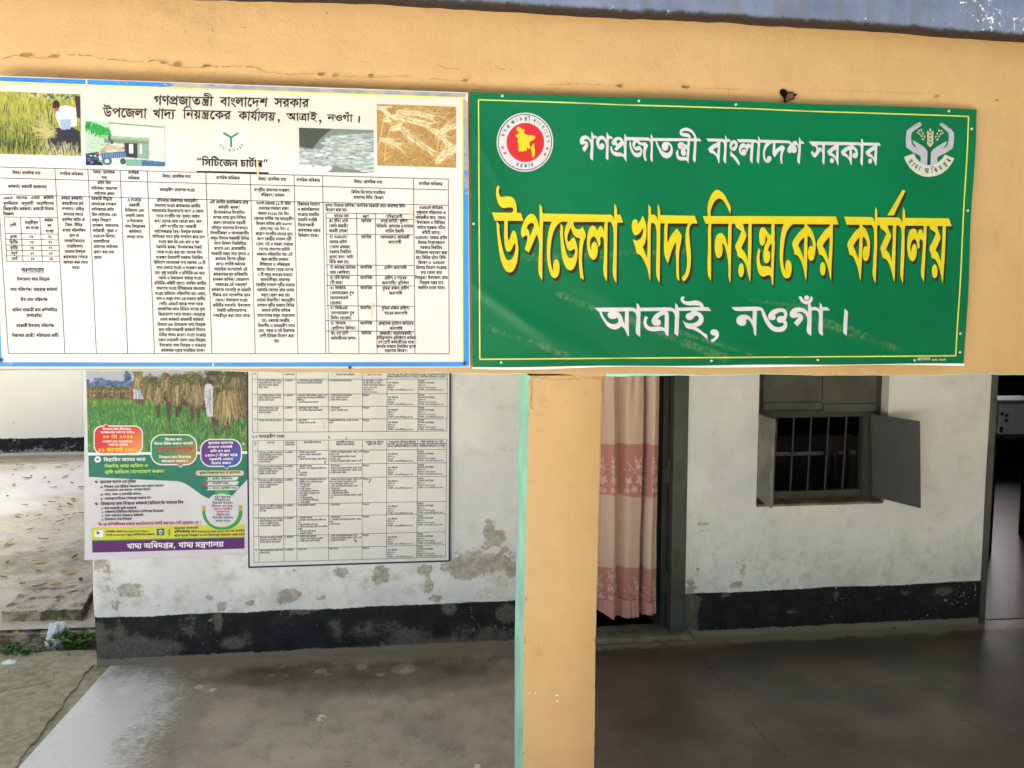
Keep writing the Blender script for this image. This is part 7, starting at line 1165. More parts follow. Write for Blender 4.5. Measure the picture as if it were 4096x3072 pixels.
def cloth_mat():
    t = NT('glossy printed banner cloth'); n = t.noise(1.3, 3, 0.5); w_ = t.noise(420, 2, 0.6)
    c = t.mix(t.ramp(n, 0.3, 0.7), lin(0, 106, 64), lin(0, 93, 56))
    dust = t.noise(10, 6, 0.75, t.pos((0.55, 1, 1.0))); band = t.attr('dust'); dm = t.ramp(t.math('ADD', t.math('MULTIPLY', band, 0.36), t.math('MULTIPLY', dust, 0.75)), 0.6, 0.74)
    fine = t.ramp(t.noise(70, 4, 0.8), 0.42, 0.62); c = t.mix(t.math('MULTIPLY', t.math('MULTIPLY', dm, fine), 0.42), c, lin(116, 134, 96))
    t.bump(w_, 0.04, 0.001); return t.out(c, 0.36, 0.2)
uu, vv = np.meshgrid(np.linspace(0, 1, 220), np.linspace(0, 1, 120)); q4 = np.array(BC, float); px = (q4[3]*(1-uu[..., None])+q4[2]*uu[..., None])*(1-vv[..., None])+(q4[0]*(1-uu[..., None])+q4[1]*uu[..., None])*vv[..., None]
px[0, :, 1] += 1.5*np.sin(np.linspace(0, 19, 220)); px[-1, :, 1] += 1.2*np.sin(np.linspace(0, 13, 220)); px[:, -1, 0] += 2.0*np.sin(np.linspace(0, 9, 120))
PB = at_arr(px.reshape(-1, 2), YBN).reshape(120, 220, 3); PB[..., 1] -= wave(PB[..., 0], PB[..., 2])
dus = np.zeros(uu.shape)
for (xa, ya, xb, yb2, wd) in ((2240, 1180, 2900, 1430, 26), (2640, 1300, 3000, 1420, 16), (3150, 1240, 3600, 1400, 34), (1960, 1310, 2260, 1420, 26), (2750, 1000, 2000, 1040, 22), (3000, 1200, 3300, 1240, 20)):
    d_ = np.array((xb-xa, yb2-ya), float); L = (d_**2).sum(); tt = np.clip(((px[..., 0]-xa)*d_[0]+(px[..., 1]-ya)*d_[1])/L, 0, 1); dd = np.hypot(px[..., 0]-xa-tt*d_[0], px[..., 1]-ya-tt*d_[1]); dus = np.maximum(dus, np.exp(-(dd/wd)**2))
cl = grid_mesh('cloth', PB, cloth_mat(), bn, {'dust': dus})
hemq = np.stack((px[0]+(0, 1), px[0]+np.stack((np.zeros(220), 7+4*np.sin(np.linspace(0, 14, 220))), 1)), 0)[::-1]; PH = at_arr(hemq.reshape(-1, 2), YBN+.004).reshape(2, 220, 3); grid_mesh('cloth_hem', PH, inkmat('white back of the cloth', 236, 230, 226), bn)
YEL = flat('yellow print', lin(200, 182, 34), 0.34, 0.22); WHI = flat('pale grey white print', lin(192, 188, 190), 0.34, 0.22); SHD = flat('dark brown drop shadow print', lin(44, 34, 28), 0.36, 0.22)
sh = Ink(YBN, 0.0010, wave); [sh.poly(q) for q in loops(MAIN, (8.2, 12.8))]; sh.build('letter_shadow', SHD, bn, cut=0.05)
yl = Ink(YBN, 0.0026, wave); [yl.poly(q) for q in loops(MAIN)]; yl.build('yellow_lettering', YEL, bn, cut=0.05)
wl = Ink(YBN, 0.0012, wave); [wl.poly(q) for q in loops(ROW1)]; wl.build('white_lettering', WHI, bn, cut=0.05)
wl = Ink(YBN, 0.0012, wave); [wl.poly(q) for q in loops(ROW3)]; wl.build('white_lettering', WHI, bn, cut=0.05)
yb4 = Ink(YBN, 0.0012, wave); BL = [(1914, 399), (3873, 466), (3824, 1423), (1919, 1437)]
for a_, b_ in zip(BL, BL[1:]+BL[:1]): yb4.line([a_, b_], 5.2)
yb4.build('border_line', flat('pale yellow print', lin(200, 198, 88), 0.36, 0.5), bn, cut=0.05)
sg = Ink(YBN, 0.0012, wave); sg.text('রাসেল', 3667, 1436, 11, 'l', 52, shear=0.2); sg.text('এ্যাড, আত্রাই', 3724, 1439, 6, 'l', 58); sg.build('white_lettering', WHI, bn)
EL = crop(1940, 420, 5.531); ER = crop(3560, 450, 5.531)
m_ = Ink(YBN, 0.0012, wave); m_.poly([EL(ell(883, 825, 625, 655, 64)), EL(ell(883, 825, 597, 626, 64))]); m_.poly([EL(ell(883, 825, 578, 606, 64)), EL(ell(890, 830, 413, 432, 64))]); em = m_.build('emblem', WHI, bn, cut=0.05)
m_ = Ink(YBN, 0.0010, wave); m_.poly([EL(ell(883, 825, 600, 630, 64))]); m_.build('emblem_ring', flat('dark green print', lin(4, 58, 40), 0.36, 0.5), em, cut=0.05)
m_ = Ink(YBN, 0.0016, wave); m_.poly([EL(ell(890, 830, 415, 434, 64))])
for cx, cy in ((388, 938), (443, 1068), (1375, 965), (1322, 1098)): m_.poly([EL([(cx+(46 if i % 2 == 0 else 18)*math.sin(math.pi*i/5), cy-(48 if i % 2 == 0 else 19)*math.cos(math.pi*i/5)) for i in range(10)])])
m_.build('emblem_disc', flat('crimson print', lin(186, 18, 28), 0.36, 0.5), em, cut=0.05)
MAPP = '735,470 745,490 780,510 800,500 800,525 820,545 850,545 855,530 865,530 868,640 905,660 960,672 1020,675 1090,690 1115,712 1100,740 1060,785 1010,800 985,830 975,870 990,910 1000,935 1030,925 1045,890 1068,855 1090,860 1090,930 1100,1000 1100,1130 1075,1125 1058,1190 1040,1130 1030,1040 1010,960 985,960 960,970 930,955 915,980 920,1020 900,1030 895,1010 865,1020 840,1040 815,1035 800,1020 770,1045 755,1020 740,1030 738,960 738,870 725,830 715,800 735,760 735,735 690,715 672,690 690,660 720,640 765,625 750,600 720,585 695,545 705,515'
m_ = Ink(YBN, 0.0024, wave); m_.poly([EL(pts_(MAPP))]); m_.build('emblem_map', YEL, em, cut=0.05)
m_ = Ink(YBN, 0.0020, wave); cx, cy = EL([(886, 828)])[0]; m_.arc('গণপ্রজাতন্ত্রী বাংলাদেশ', cx, cy, 91, 95, 169, -4, 13, xs=0.72); m_.arc('সরকার', cx, cy, 92, 95, 245, 292, 13, down=True, xs=0.72); m_.build('emblem_lettering', flat('green black print', lin(4, 64, 48), 0.36, 0.5), em)
m_ = Ink(YBN, 0.0012, wave); GREY = flat('cool grey print', lin(164, 162, 170), 0.36, 0.5); m_.poly([ER(pts_(EH1))]); m_.poly([ER(pts_(EH2))]); em2 = m_.build('emblem', GREY, bn, cut=0.05)
m_ = Ink(YBN, 0.0018, wave); m_.poly([ER(pts_(ERB))]); m_.build('emblem_ribbon', flat('grey beige print', lin(186, 186, 172), 0.36, 0.5), em2, cut=0.05)
m_ = Ink(YBN, 0.0013, wave)
for g_ in GRAINS: m_.poly([ER(ell(*g_[:4], 14, g_[4]))]); m_.poly([ER(ell(1744-g_[0], g_[1]+8, g_[2], g_[3], 14, -g_[4]))])
for q in EARS: m_.poly([ER(q)])
m_.build('emblem_grain', flat('straw print', lin(184, 170, 140), 0.36, 0.5), em2)
m_ = Ink(YBN, 0.0023, wave); m_.poly([ER([(860, 772), (876, 880), (876, 1168), (810, 1168), (838, 900)])]); m_.line(ER([(425, 352), (560, 300), (640, 256)]), 1.2); m_.line(ER([(1330, 372), (1200, 300), (1115, 262)]), 1.2)
cx, cy = ER([(845, 790)])[0]; m_.arc('খাদ্য অধিদপ্তর', cx, cy, 92, 92, 208, 334, 19, down=True, xs=0.66); m_.build('emblem_lettering', flat('dark green lettering', lin(6, 66, 50), 0.36, 0.5), em2)
NAILM = flat('pale nail head', lin(190, 192, 188), 0.4, 0.5)
for x, y in ((2009, 384), (2555, 404), (2941, 420), (3794, 445), (3885, 516), (3870, 843), (3842, 1334), (3841, 1409), (3272, 1440), (3655, 1441), (1894, 896), (2004, 1450), (2844, 1443)):
    p_ = at(x, y, YBN); p_[1] -= wave(p_[0], p_[2])
    ey = MB(); ey.tube(p_, p_+np.array((0, -.003, 0)), .0045, 10); ey.build('nail', NAILM, bn)

# ================================================================== farm poster on the back wall
YP = YB-0.012; P1 = crop(330, 1470, 3.3015); P2 = crop(330, 1800, 3.3015)
ps = thing('farm_poster', at(660, 2230, YP), 'farming poster with a harvest picture, speech bubbles and a purple foot band', 'poster')
def pwave(x, z): return 0.0007*np.sin(x*9+1)*np.sin(z*6)+0.004*np.clip((-1.62-x)/0.06, 0, 1)*(0.5+0.5*np.sin(z*7))
class PInk(Ink):
    def __init__(s, lift): super().__init__(YP, lift, pwave)
    def build(s, name, mat, parent): return super().build(name, mat, parent, cut=0.07 if s.k < 60 and not s.txt else 0.0)
    txt = False
    def text(s, *a, **k): s.txt = True; super().text(*a, **k)
def sheet(name, quad, Y, mat, parent, n, wv):
    u, v = np.meshgrid(np.linspace(0, 1, n), np.linspace(0, 1, n)); q = np.array(quad, float); u = u[..., None]; v = v[..., None]
    px = (q[3]*(1-u)+q[2]*u)*(1-v)+(q[0]*(1-u)+q[1]*u)*v; P = at_arr(px.reshape(-1, 2), Y); P[:, 1] -= wv(P[:, 0], P[:, 2]); return grid_mesh(name, P.reshape(n, n, 3), mat, parent)
sheet('sheet', [(338, 1380), (994, 1380), (992, 2217), (338, 2241)], YP, paint('poster paper', lin(216, 213, 218), 0.04, 2, 0.4, 0.05, 40), ps, 40, pwave)
GAIN = 1.0
g = Pic(330, 170, (172, 172, 190))
X = lambda x: (x-50)*330/2135.0
Yy = lambda y: (y-40)*170/1085.0
g.poly([(0, 0), (330, 0), (330, 60), (0, 60)], (176, 176, 192))
for i in range(70): x = rng.uniform(0, 110); g.ell(x, Yy(225)+rng.normal(0, 4)-(5 if 20 < x < 40 else 0), rng.uniform(3, 8), rng.uniform(3, 6), np.array((78, 108, 156))*rng.uniform(.75, 1.15), .9, .4)
for i in range(30): g.ell(X(605)+rng.normal(0, 4), Yy(130)+rng.normal(0, 7), 4, 4, np.array((70, 102, 152))*rng.uniform(.8, 1.1), .9, .4)
for i in range(18): g.ell(X(885)+rng.normal(0, 2), Yy(98)+rng.normal(0, 2), 2.5, 2, (100, 120, 150), .9, .5)
g.poly([(0, Yy(290)), (330, Yy(120)), (330, 170), (0, 170)], (120, 108, 62)); g.poly([(0, Yy(405)), (120, Yy(410)), (330, Yy(560)), (330, 170), (0, 170)], (70, 122, 56))
def sheaf(cx, top, bot, w, n_, tone=1.0, green=.5):
    cx = X(cx); top = Yy(top); bot = Yy(bot); w = w*330/2135.0; waist = top+(bot-top)*.34; H_ = bot-waist
    g.ell(cx, waist+H_*.42, w*.50, H_*.62, np.array((84, 68, 46))*tone, .95, .35); g.ell(cx, (top+waist)/2+1, w*.5, (waist-top)*.62, np.array((78, 82, 46))*tone, .95, .4)
    for i in range(int(n_*1.5)):
        u_ = rng.uniform(-1, 1); x0 = cx+u_*w*.34; e_ = math.sqrt(max(1-u_*u_*.8, .05)); c_ = np.array((204, 180, 126))*rng.choice((.42, .6, .8, .95, 1.1))*tone*(1-.25*abs(u_))
        y0 = waist+rng.uniform(-.1, .5)*H_; x1 = x0+u_*w*.14+rng.normal(0, w*.03); g.line(x0, y0, x1, min(y0+H_*rng.uniform(.3, .7), waist+H_*e_*rng.uniform(.75, 1.05)), 1.0, c_, .85)
    for i in range(int(n_*.8)):
        a_ = rng.normal(0, .8); L = rng.uniform(.15, .5)*w*.5; x0 = cx+rng.normal(0, .26)*w; y0 = top+rng.uniform(.1, 1)*(waist-top)
        c_ = (np.array((112, 122, 66)) if rng.random() < green+.15 else np.array((196, 174, 122)))*rng.choice((.4, .65, .85, 1.05))*tone; g.line(x0, y0, x0+L*math.sin(a_), y0-L*math.cos(a_)*.8, 1.0, c_, .85)
for x in range(90, 640, 62): sheaf(x+rng.normal(0, 10), 235, 415, 90, 34, .95, .4)
for i in range(14): g.line(X(rng.uniform(80, 620)), Yy(330), X(rng.uniform(80, 620)), Yy(405), 1.6, (66, 50, 44), .6)
g.poly([(X(900), Yy(200)), (330, Yy(150)), (330, Yy(620)), (X(1650), Yy(560)), (X(1000), Yy(430))], (74, 58, 46))
for i in range(2400):
    y = rng.uniform(.30, 1)**.8*170; x = rng.uniform(0, 330)
    if y < Yy(400)+max(0, (x-120))*.26: continue
    k = (y-60)/110; c_ = (np.array((58, 150, 70)) if rng.random() < .62 else np.array((150, 186, 92)) if rng.random() < .6 else np.array((30, 84, 44)))*rng.uniform(.7, 1.15)
    if k < .12: c_ = np.array((150, 170, 58))*rng.uniform(.8, 1.1)
    g.line(x, y, x+rng.normal(0, 1.6), y-rng.uniform(4, 11), 1.1, c_, .85)
g.poly([(X(668), Yy(280)), (X(775), Yy(280)), (X(800), Yy(420)), (X(665), Yy(415))], (196, 206, 222)); g.poly([(X(668), Yy(415)), (X(805), Yy(415)), (X(808), Yy(490)), (X(690), Yy(470))], (104, 78, 70)); g.ell(X(650), Yy(345), 4, 7, (170, 70, 66)); sheaf(735, 30, 300, 140, 130, 1.0, .25)
for x in (700, 740, 765): g.line(X(x), Yy(290), X(x+4), Yy(410), 1.6, (70, 80, 110), .8)
for x in (950, 1090, 1200, 1240, 1400, 1480, 1570): hh_ = rng.uniform(560, 740); g.poly([(X(x), Yy(380)), (X(x+84), Yy(380)), (X(x+62), Yy(hh_)), (X(x+24), Yy(hh_))], np.array((86, 64, 54))*rng.uniform(.8, 1.1))
for x, t_, b_, w_ in ((880, 110, 440, 230), (990, 130, 500, 170), (1220, 90, 520, 250), (1090, 70, 330, 120), (1480, 60, 560, 300), (1350, 90, 420, 180)): sheaf(x, t_, b_, w_, 150, .95, .55)
for x in (1690, 1850): g.poly([(X(x), Yy(640)), (X(x+110), Yy(640)), (X(x+90), Yy(890)), (X(x+40), Yy(890))], (84, 62, 54))
sheaf(2080, 90, 700, 330, 260, .85, .5); sheaf(1900, 70, 770, 430, 620, 1.0, .45); sheaf(1720, 40, 230, 240, 110, .75, .8); sheaf(2030, 30, 300, 330, 200, .8, .7)
g.poly([(X(1610), Yy(230)), (X(1680), Yy(190)), (X(1720), Yy(250)), (X(1716), Yy(640)), (X(1640), Yy(640)), (X(1605), Yy(400))], (204, 204, 214)); g.ell(X(1690), Yy(185), 7, 5, (60, 50, 46)); g.ell(X(1680), Yy(676), 3, 5, (180, 120, 100))
for i in range(14): g.line(X(rng.uniform(1620, 1720)), Yy(rng.uniform(260, 600)), X(rng.uniform(1620, 1720)), Yy(rng.uniform(300, 640)), 1, (120, 124, 140), .6)
for i in range(420):
    x = rng.uniform(150, 330); y = Yy(rng.uniform(700, 1120)); g.line(x, y, x+rng.normal(0, 3), y-rng.uniform(5, 16), 1.1, (np.array((86, 140, 66)) if rng.random() < .6 else np.array((166, 178, 92)) if rng.random() < .5 else np.array((30, 60, 38)))*rng.uniform(.7, 1.1), .85)
g.ell(X(1115), Yy(92), 4, 4, (170, 34, 60)); g.ell(X(2120), Yy(1000), 3, 3, (230, 234, 230), .9, .5); g.grain(6)
g.build('printed_photo', [(345, 1482), (991, 1484), (991, 1811), (353, 1811)], YP, 0.0012, PRINT, ps, pwave)
top_ = PInk(0.0012); top_.poly([[(346, 1383), (991, 1384), (991, 1484), (345, 1482)]]); top_.build('printed_sky', inkmat('grey sky print', 176, 176, 192), ps)
def sl(v, y): return v(y)
i_ = PInk(0.0014); i_.poly([P1([(80, 1122), (2178, 1105), (2178, 1142), (80, 1162)])]); i_.build('white_band', inkmat('white print', 236, 236, 240), ps)
i_ = PInk(0.0014); i_.poly([curve(P2([(82, 70), (2178, 46), (2176, 385), (2140, 430), (2060, 510), (1990, 590), (1900, 640), (1700, 650), (1640, 628), (1570, 590), (1480, 525), (1390, 462), (1290, 418), (1100, 405), (700, 384), (90, 352)]))]); i_.build('green_field', inkmat('bottle green print', 18, 118, 96), ps)
def bubble(x0, y0, x1, y1, r, tail, ca, cb, v, name):
    o = PInk(0.0020); o.poly([v(rrect(x0, y0, x1, y1, r, 8))]); o.poly([v(tail)]); o.build('bubble_rim', inkmat('white bubble rim', 232, 232, 238), ps)
    cx, cy = (x0+x1)/2, (y0+y1)/2; i2 = PInk(0.0026); i2.poly([v(rrect(x0+15, y0+15, x1-15, y1-15, r-12, 8))]); i2.poly([v([((p[0]-cx)*.97+cx, (p[1]-cy)*.955+cy) for p in tail])])
    t = NT(name); g_ = t.n.new('ShaderNodeNewGeometry'); x, y, z = t.sep(g_.outputs['Position']); a_ = at(*v([(x0, y0)])[0], YP); b_ = at(*v([(x1, y1)])[0], YP)
    f = t.math('ADD', t.math('MULTIPLY', t.math('SUBTRACT', x, float(a_[0])), 0.5/float(b_[0]-a_[0])), t.math('MULTIPLY', t.math('SUBTRACT', z, float(a_[2])), 0.5/float(b_[2]-a_[2])))
    t.out(t.mix(t.ramp(f, 0.35, 0.95), ca, cb), 0.42, 0.3); i2.build('speech_bubble', t.mat, ps)
bubble(150, 765, 802, 1142, 110, [(265, 790), (310, 738), (372, 790)], lin(214, 38, 44), lin(236, 150, 70), P1, 'red to orange print')
bubble(900, 880, 1516, 1290, 150, [(1235, 1275), (1300, 1322), (1350, 1275)], lin(24, 130, 84), lin(176, 132, 56), P1, 'green to ochre print')
bubble(1556, 942, 2108, 1312, 140, [(1860, 1298), (1908, 1346), (1955, 1298)], lin(96, 34, 130), lin(40, 96, 190), P1, 'violet to blue print')
WT = PInk(0.0032)
for t, x, y, h, w in (('নিবন্ধন/ধান বিক্রয়ের', 455, 812, 26, 372), ('আবেদনের সর্বশেষ তারিখ', 468, 856, 26, 455), ('গুদামে ধান সরবরাহের', 465, 977, 26, 400), ('সর্বশেষ তারিখ', 475, 1020, 26, 255)): WT.text(t, *P1([(x, y)])[0], h/3.3, 'c', w/3.3)
for t, x, y, h, w in (('নিজের ধান', 1202, 950, 30, 225), ('নিজে বিক্রি করতে আজই', 1205, 1004, 28, 510), ('নিবন্ধন/ধান বিক্রয়ের', 1222, 1182, 30, 420), ('আবেদন করুন।।', 1222, 1236, 30, 355), ('কৃষকের অ্যাপের', 1826, 994, 28, 330), ('মাধ্যমে সহজেই', 1820, 1048, 28, 320), ('প্রতি মণ ধান', 1816, 1102, 28, 262), ('১৪৪০/-টাকা দরে', 1832, 1157, 32, 430), ('সরকারি গুদামে', 1832, 1210, 28, 315), ('বিক্রয় করুন', 1832, 1262, 28, 258)): WT.text(t, *P1([(x, y)])[0], h/3.3, 'c', w/3.3, slope=-.012)
WT.text('বিস্তারিত জানার জন্য', *P2([(285, 128)])[0], 40/3.3, 'l', 548/3.3, slope=-.012); WT.text('খাদ্য অধিদপ্তর, খাদ্য মন্ত্রণালয়', *P2([(585, 1268)])[0], 66/3.3, 'l', 1280/3.3, slope=-.02)
WT.poly([P2(ell(206, 122, 43, 42, 24))]); WT.poly([P2(rrect(165, 1056, 276, 1150, 8))]); WT.build('white_lettering', inkmat('white lettering', 244, 240, 240), ps)
YT = PInk(0.0033)
YT.text('২০ মে ২০২৬', *P1([(470, 912)])[0], 44/3.3, 'c', 405/3.3, shear=.12); YT.text('৩১ আগস্ট ২০২৬', *P1([(475, 1086)])[0], 44/3.3, 'c', 530/3.3, shear=.12); YT.build('yellow_lettering', inkmat('yellow lettering', 250, 214, 60), ps)
LT = PInk(0.0033); LT.text('নিকটস্থ খাদ্য অফিস ও', *P2([(295, 212)])[0], 36/3.3, 'l', 572/3.3, slope=-.014, shear=.15); LT.text('কৃষি অফিসে যোগাযোগ করুন।', *P2([(300, 290)])[0], 38/3.3, 'l', 785/3.3, slope=-.014, shear=.15); LT.build('lime_lettering', inkmat('lime lettering', 190, 230, 90), ps)
RT = PInk(0.0033); RT.text('কৃষকের অ্যাপে', *P1([(1215, 1075)])[0], 52/3.3, 'c', 485/3.3, slope=-.01); RT.text('পুরাতন নিবন্ধিত', *P2([(1856, 777)])[0], 26/3.3, 'c', 245/3.3); RT.text('কৃষকগণকে', *P2([(1856, 815)])[0], 26/3.3, 'c', 172/3.3); RT.text('বিঃ দ্রঃ কম্পিউটারের মাধ্যমে স্বয়ংক্রিয়ভাবে লটারি করা হবে (যদি প্রয়োজন হয় )', *P2([(212, 982)])[0], 34/3.3, 'l', 1355/3.3, slope=-.018)
RT.build('red_lettering', inkmat('red lettering', 204, 44, 66), ps)
i_ = PInk(0.0018); i_.poly([P2(rrect(1498, 270, 2132, 338, 33))]); i_.build('pill', inkmat('straw pill print', 214, 206, 168), ps)
for y, c_ in ((356, (40, 150, 84)), (418, (206, 40, 96)), (480, (52, 78, 170))):
    i_ = PInk(0.0018); i_.poly([P2([(1630, y+4), (2066, y-4), (2050, y+30), (2028, y+46), (1630, y+50)])]); t_ = i_.build('list_tab', inkmat('pale tab print', 222, 220, 226), ps)
    i_ = PInk(0.0024); i_.poly([P2(rrect(1612, y+2, 1660, y+46, 20))]); i_.build('tab_dot', inkmat('tab dot %d' % y, *c_), t_)
i_ = PInk(0.0019); a_ = [(1580, 742), (1625, 738), (1626, 840), (1650, 915), (1700, 975), (1780, 1012), (1846, 1018), (1915, 1008), (1990, 968), (2042, 905), (2066, 830), (2064, 734), (2112, 730), (2110, 850), (2080, 940), (2010, 1010), (1930, 1046), (1846, 1052), (1760, 1044), (1680, 1004), (1612, 930), (1584, 840)]
i_.poly([curve(P2(a_))]); i_.build('ring_print', inkmat('leaf green ring print', 44, 160, 70), ps)
i_ = PInk(0.0022); i_.poly([P2([(1579, 742), (1626, 738), (1626, 800), (1581, 806)])]); i_.poly([P2([(2063, 735), (2112, 730), (2111, 800), (2064, 806)])]); i_.build('ring_end', inkmat('ochre ring end print', 196, 168, 50), ps)
i_ = PInk(0.0023); i_.poly([P2(rrect(1630, 570, 2052, 1008, 190, 10))]); i_.build('note_disc', inkmat('pale note print', 218, 216, 226), ps)
i_ = PInk(0.0027); i_.poly([curve(P2([(1755, 535), (1936, 533), (1934, 596), (1880, 578), (1800, 580), (1756, 598)]))]); i_.build('note_tab', inkmat('bright green tab print', 44, 176, 76), ps)
KT = PInk(0.0032)
for t, x, y, w in (('নতুন কৃষকের', 1850, 620, 212), ('নিবন্ধনই ধান', 1850, 658, 205), ('বিক্রয়ের আবেদন', 1850, 697, 272), ('হিসেবে গণ্য হবে।', 1852, 739, 285), ('শুধুমাত্র ধান', 1855, 853, 180), ('বিক্রয়ের আবেদন', 1855, 891, 272), ('করতে হবে।', 1855, 934, 196)): KT.text(t, *P2([(x, y)])[0], 25/3.3, 'c', w/3.3)
for t, x, y, h, w in (('কৃষক নিবন্ধনের জন্য যা প্রয়োজন', 1546, 304, 30, 538), ('১. জাতীয় পরিচয়পত্র', 1668, 380, 24, 310), ('২. মোবাইল নম্বর', 1668, 442, 24, 258), ('৩. ব্যাংক একাউন্ট নম্বর', 1668, 506, 24, 370), ('কৃষকের অ্যাপ এর সুবিধা', 240, 420, 34, 470), ('নিবন্ধন, ধান বিক্রির আবেদন এবং বরাদ্দ আদেশ', 292, 484, 27, 780), ('এসএমএস এর মাধ্যমে পাওয়া যাবে।', 298, 528, 27, 600), ('সময়, খরচ ও ভোগান্তি কমবে।', 298, 584, 27, 486), ('মধ্যস্বত্বভোগীদের দৌরাত্ম্য থাকবে না।', 300, 640, 27, 610), ('নিবন্ধনের জন্য নিম্নোক্ত কর্মকর্তা/ব্যক্তিবর্গের সহায়তা নিন', 247, 710, 36, 1086), ('১. উপ-সহকারী কৃষি কর্মকর্তা', 250, 770, 28, 466), ('২. পৌরসভা/ইউনিয়ন ডিজিটাল সেন্টারের উদ্যোক্তা', 252, 818, 28, 820), ('৩. খাদ্য গুদামের ভারপ্রাপ্ত কর্মকর্তা', 252, 866, 28, 552), ('৪. উপজেলা খাদ্য নিয়ন্ত্রক', 254, 914, 28, 400), ('মোবাইল ফোনে Google Play Store', 308, 1078, 26, 565), ('থেকে Krishoker App ডাউনলোড করুন।', 308, 1122, 26, 650), ('অ্যাপের পাশাপাশি', 1212, 1034, 28, 320), ('কম্পিউটার হতে fsmms.dgf.gov.bd তে লগইন', 1212, 1080, 29, 930), ('করে কৃষক নিবন্ধন ও ধান বিক্রয়ের আবেদন করা যাবে', 1214, 1130, 27, 930)): KT.text(t, *P2([(x, y)])[0], h/3.3, 'l', w/3.3, slope=-.018)
for y in (487, 588, 644): KT.poly([P2(ell(257, y, 13, 13, 10))])
KT.poly([P2([(1143, 1046), (1153, 1046), (1153, 1134), (1143, 1134)])]); KT.build('black_lettering', inkmat('dark grey lettering', 58, 54, 60), ps)
i_ = PInk(0.0018); i_.poly([P2([(112, 1026), (1600, 992), (2145, 978), (2140, 1152), (128, 1196)])]); i_.build('lime_band', inkmat('lime yellow print', 214, 212, 66), ps)
i_ = PInk(0.0021); i_.poly([P2([(128, 1188), (2140, 1146), (2140, 1158), (128, 1202)])]); i_.build('green_stripe', inkmat('grass green print', 66, 158, 62), ps)
i_ = PInk(0.0018); i_.poly([P2([(128, 1200), (2140, 1156), (2140, 1300), (131, 1355)])]); i_.build('purple_band', inkmat('purple print', 92, 26, 112), ps)
i_ = PInk(0.0036); i_.poly([P2([(190, 1064), (240, 1092), (192, 1120)])]); i_.poly([P2(rrect(188, 108, 226, 134, 4))]); i_.build('app_symbol', inkmat('azure symbol', 40, 116, 200), ps)
i_ = PInk(0.0030); i_.poly([P2([(980, 1038), (1084, 1034), (1085, 1122), (982, 1126)])]); i_.build('app_tile', inkmat('green app tile', 10, 124, 92), ps)
i_ = PInk(0.0037); i_.poly([P2([(1000, 1072), (1033, 1052), (1068, 1070), (1050, 1080), (1033, 1072), (1018, 1084)])]); i_.poly([P2([(1012, 1096), (1056, 1094), (1050, 1106), (1018, 1108)])]); i_.build('app_symbol', inkmat('white symbol', 226, 236, 228), ps)
i_ = PInk(0.0028)
for y in (418, 708): i_.poly([P2([(168, y-16), (196, y-16), (196, y-8), (206, y-8), (206, y+18), (180, y+18), (180, y+8), (168, y+8)])])
i_.build('bullet_mark', inkmat('purple bullet', 116, 42, 120), ps)

# ================================================================== service chart with a navy rim
YT_ = YB-0.016; T1 = crop(980, 1470, 2.6333); T2 = crop(980, 1850, 2.6333)
sc = thing('service_chart', at(1400, 2260, YT_), 'grey service chart of ruled tables in a thin navy rim on the back wall', 'poster')
CHQ = [(989, 1370), (1806, 1370), (1803, 2248), (993, 2274)]
i_ = Ink(YT_, 0.0); i_.poly([CHQ]); i_.build('panel', paint('grey chart vinyl', lin(226, 224, 218), 0.04, 2, 0.4, 0.03, 40), sc)
sd = MB(); fr_ = [at(x_, y_, YT_) for x_, y_ in CHQ]
for a_, b_ in zip(fr_, fr_[1:]+fr_[:1]): sd.quad(a_, b_, b_+np.array((0, 0.012, 0)), a_+np.array((0, 0.012, 0)))
sd.build('panel_edge', inkmat('chart edge', 210, 208, 204), sc)
i_ = Ink(YT_, 0.0006); i_.line([(989.5, 1372), (990.5, 1700), (996, 2269)], 6.5); i_.line([(994, 2269), (1400, 2256), (1797, 2243.5)], 6.5); i_.line([(1798, 2245), (1800, 1800), (1801, 1372)], 7.5); i_.build('rim', inkmat('navy rim print', 18, 28, 84), sc)
tb = Ink(YT_, 0.0006); VX = ((75, 95), (130, 148), (403, 410), (538, 547), (877, 880), (1237, 1233), (1497, 1488), (1825, 1808), (2132, 2112))
def vx(k, Yf): (a_, b_) = VX[k]; return 980+(a_+(b_-a_)*(Yf-1492)/(2249-1492))/2.6333
ROWA = [(1440, 1440), (1516.5, 1516.5), (1576.5, 1574.5), (1626.5, 1625), (1676, 1675), (1729.5, 1723.6)]
ROWB = [(1762.5, 1756.8), (1804, 1797.5), (1860.5, 1851), (1915.3, 1905), (2019, 2005), (2070, 2054.3), (2146, 2127), (2198, 2178.5), (2249.5, 2228)]
for rr in (ROWA, ROWB):
    for (l, r) in rr: tb.line([(vx(0, l), l), (vx(8, r), r)], 1.7)
    for k in range(9): y0 = rr[0][0]+(rr[0][1]-rr[0][0])*k/8; y1 = rr[-1][0]+(rr[-1][1]-rr[-1][0])*k/8; tb.line([(vx(k, y0), y0), (vx(k, y1), y1)], 1.7)
tb.build('table_rule', inkmat('chart rule ink', 74, 78, 92), sc)
ct = Ink(YT_, 0.0009); ct.text('২.৩ অভ্যন্তরীণ সেবা', *T1([(70, 726)])[0], 31/2.633, 'l', 345/2.633, slope=-.004); ct.build('heading_lettering', inkmat('dark blue heading', 38, 34, 62), sc)
cx_ = Ink(YT_, 0.0009)
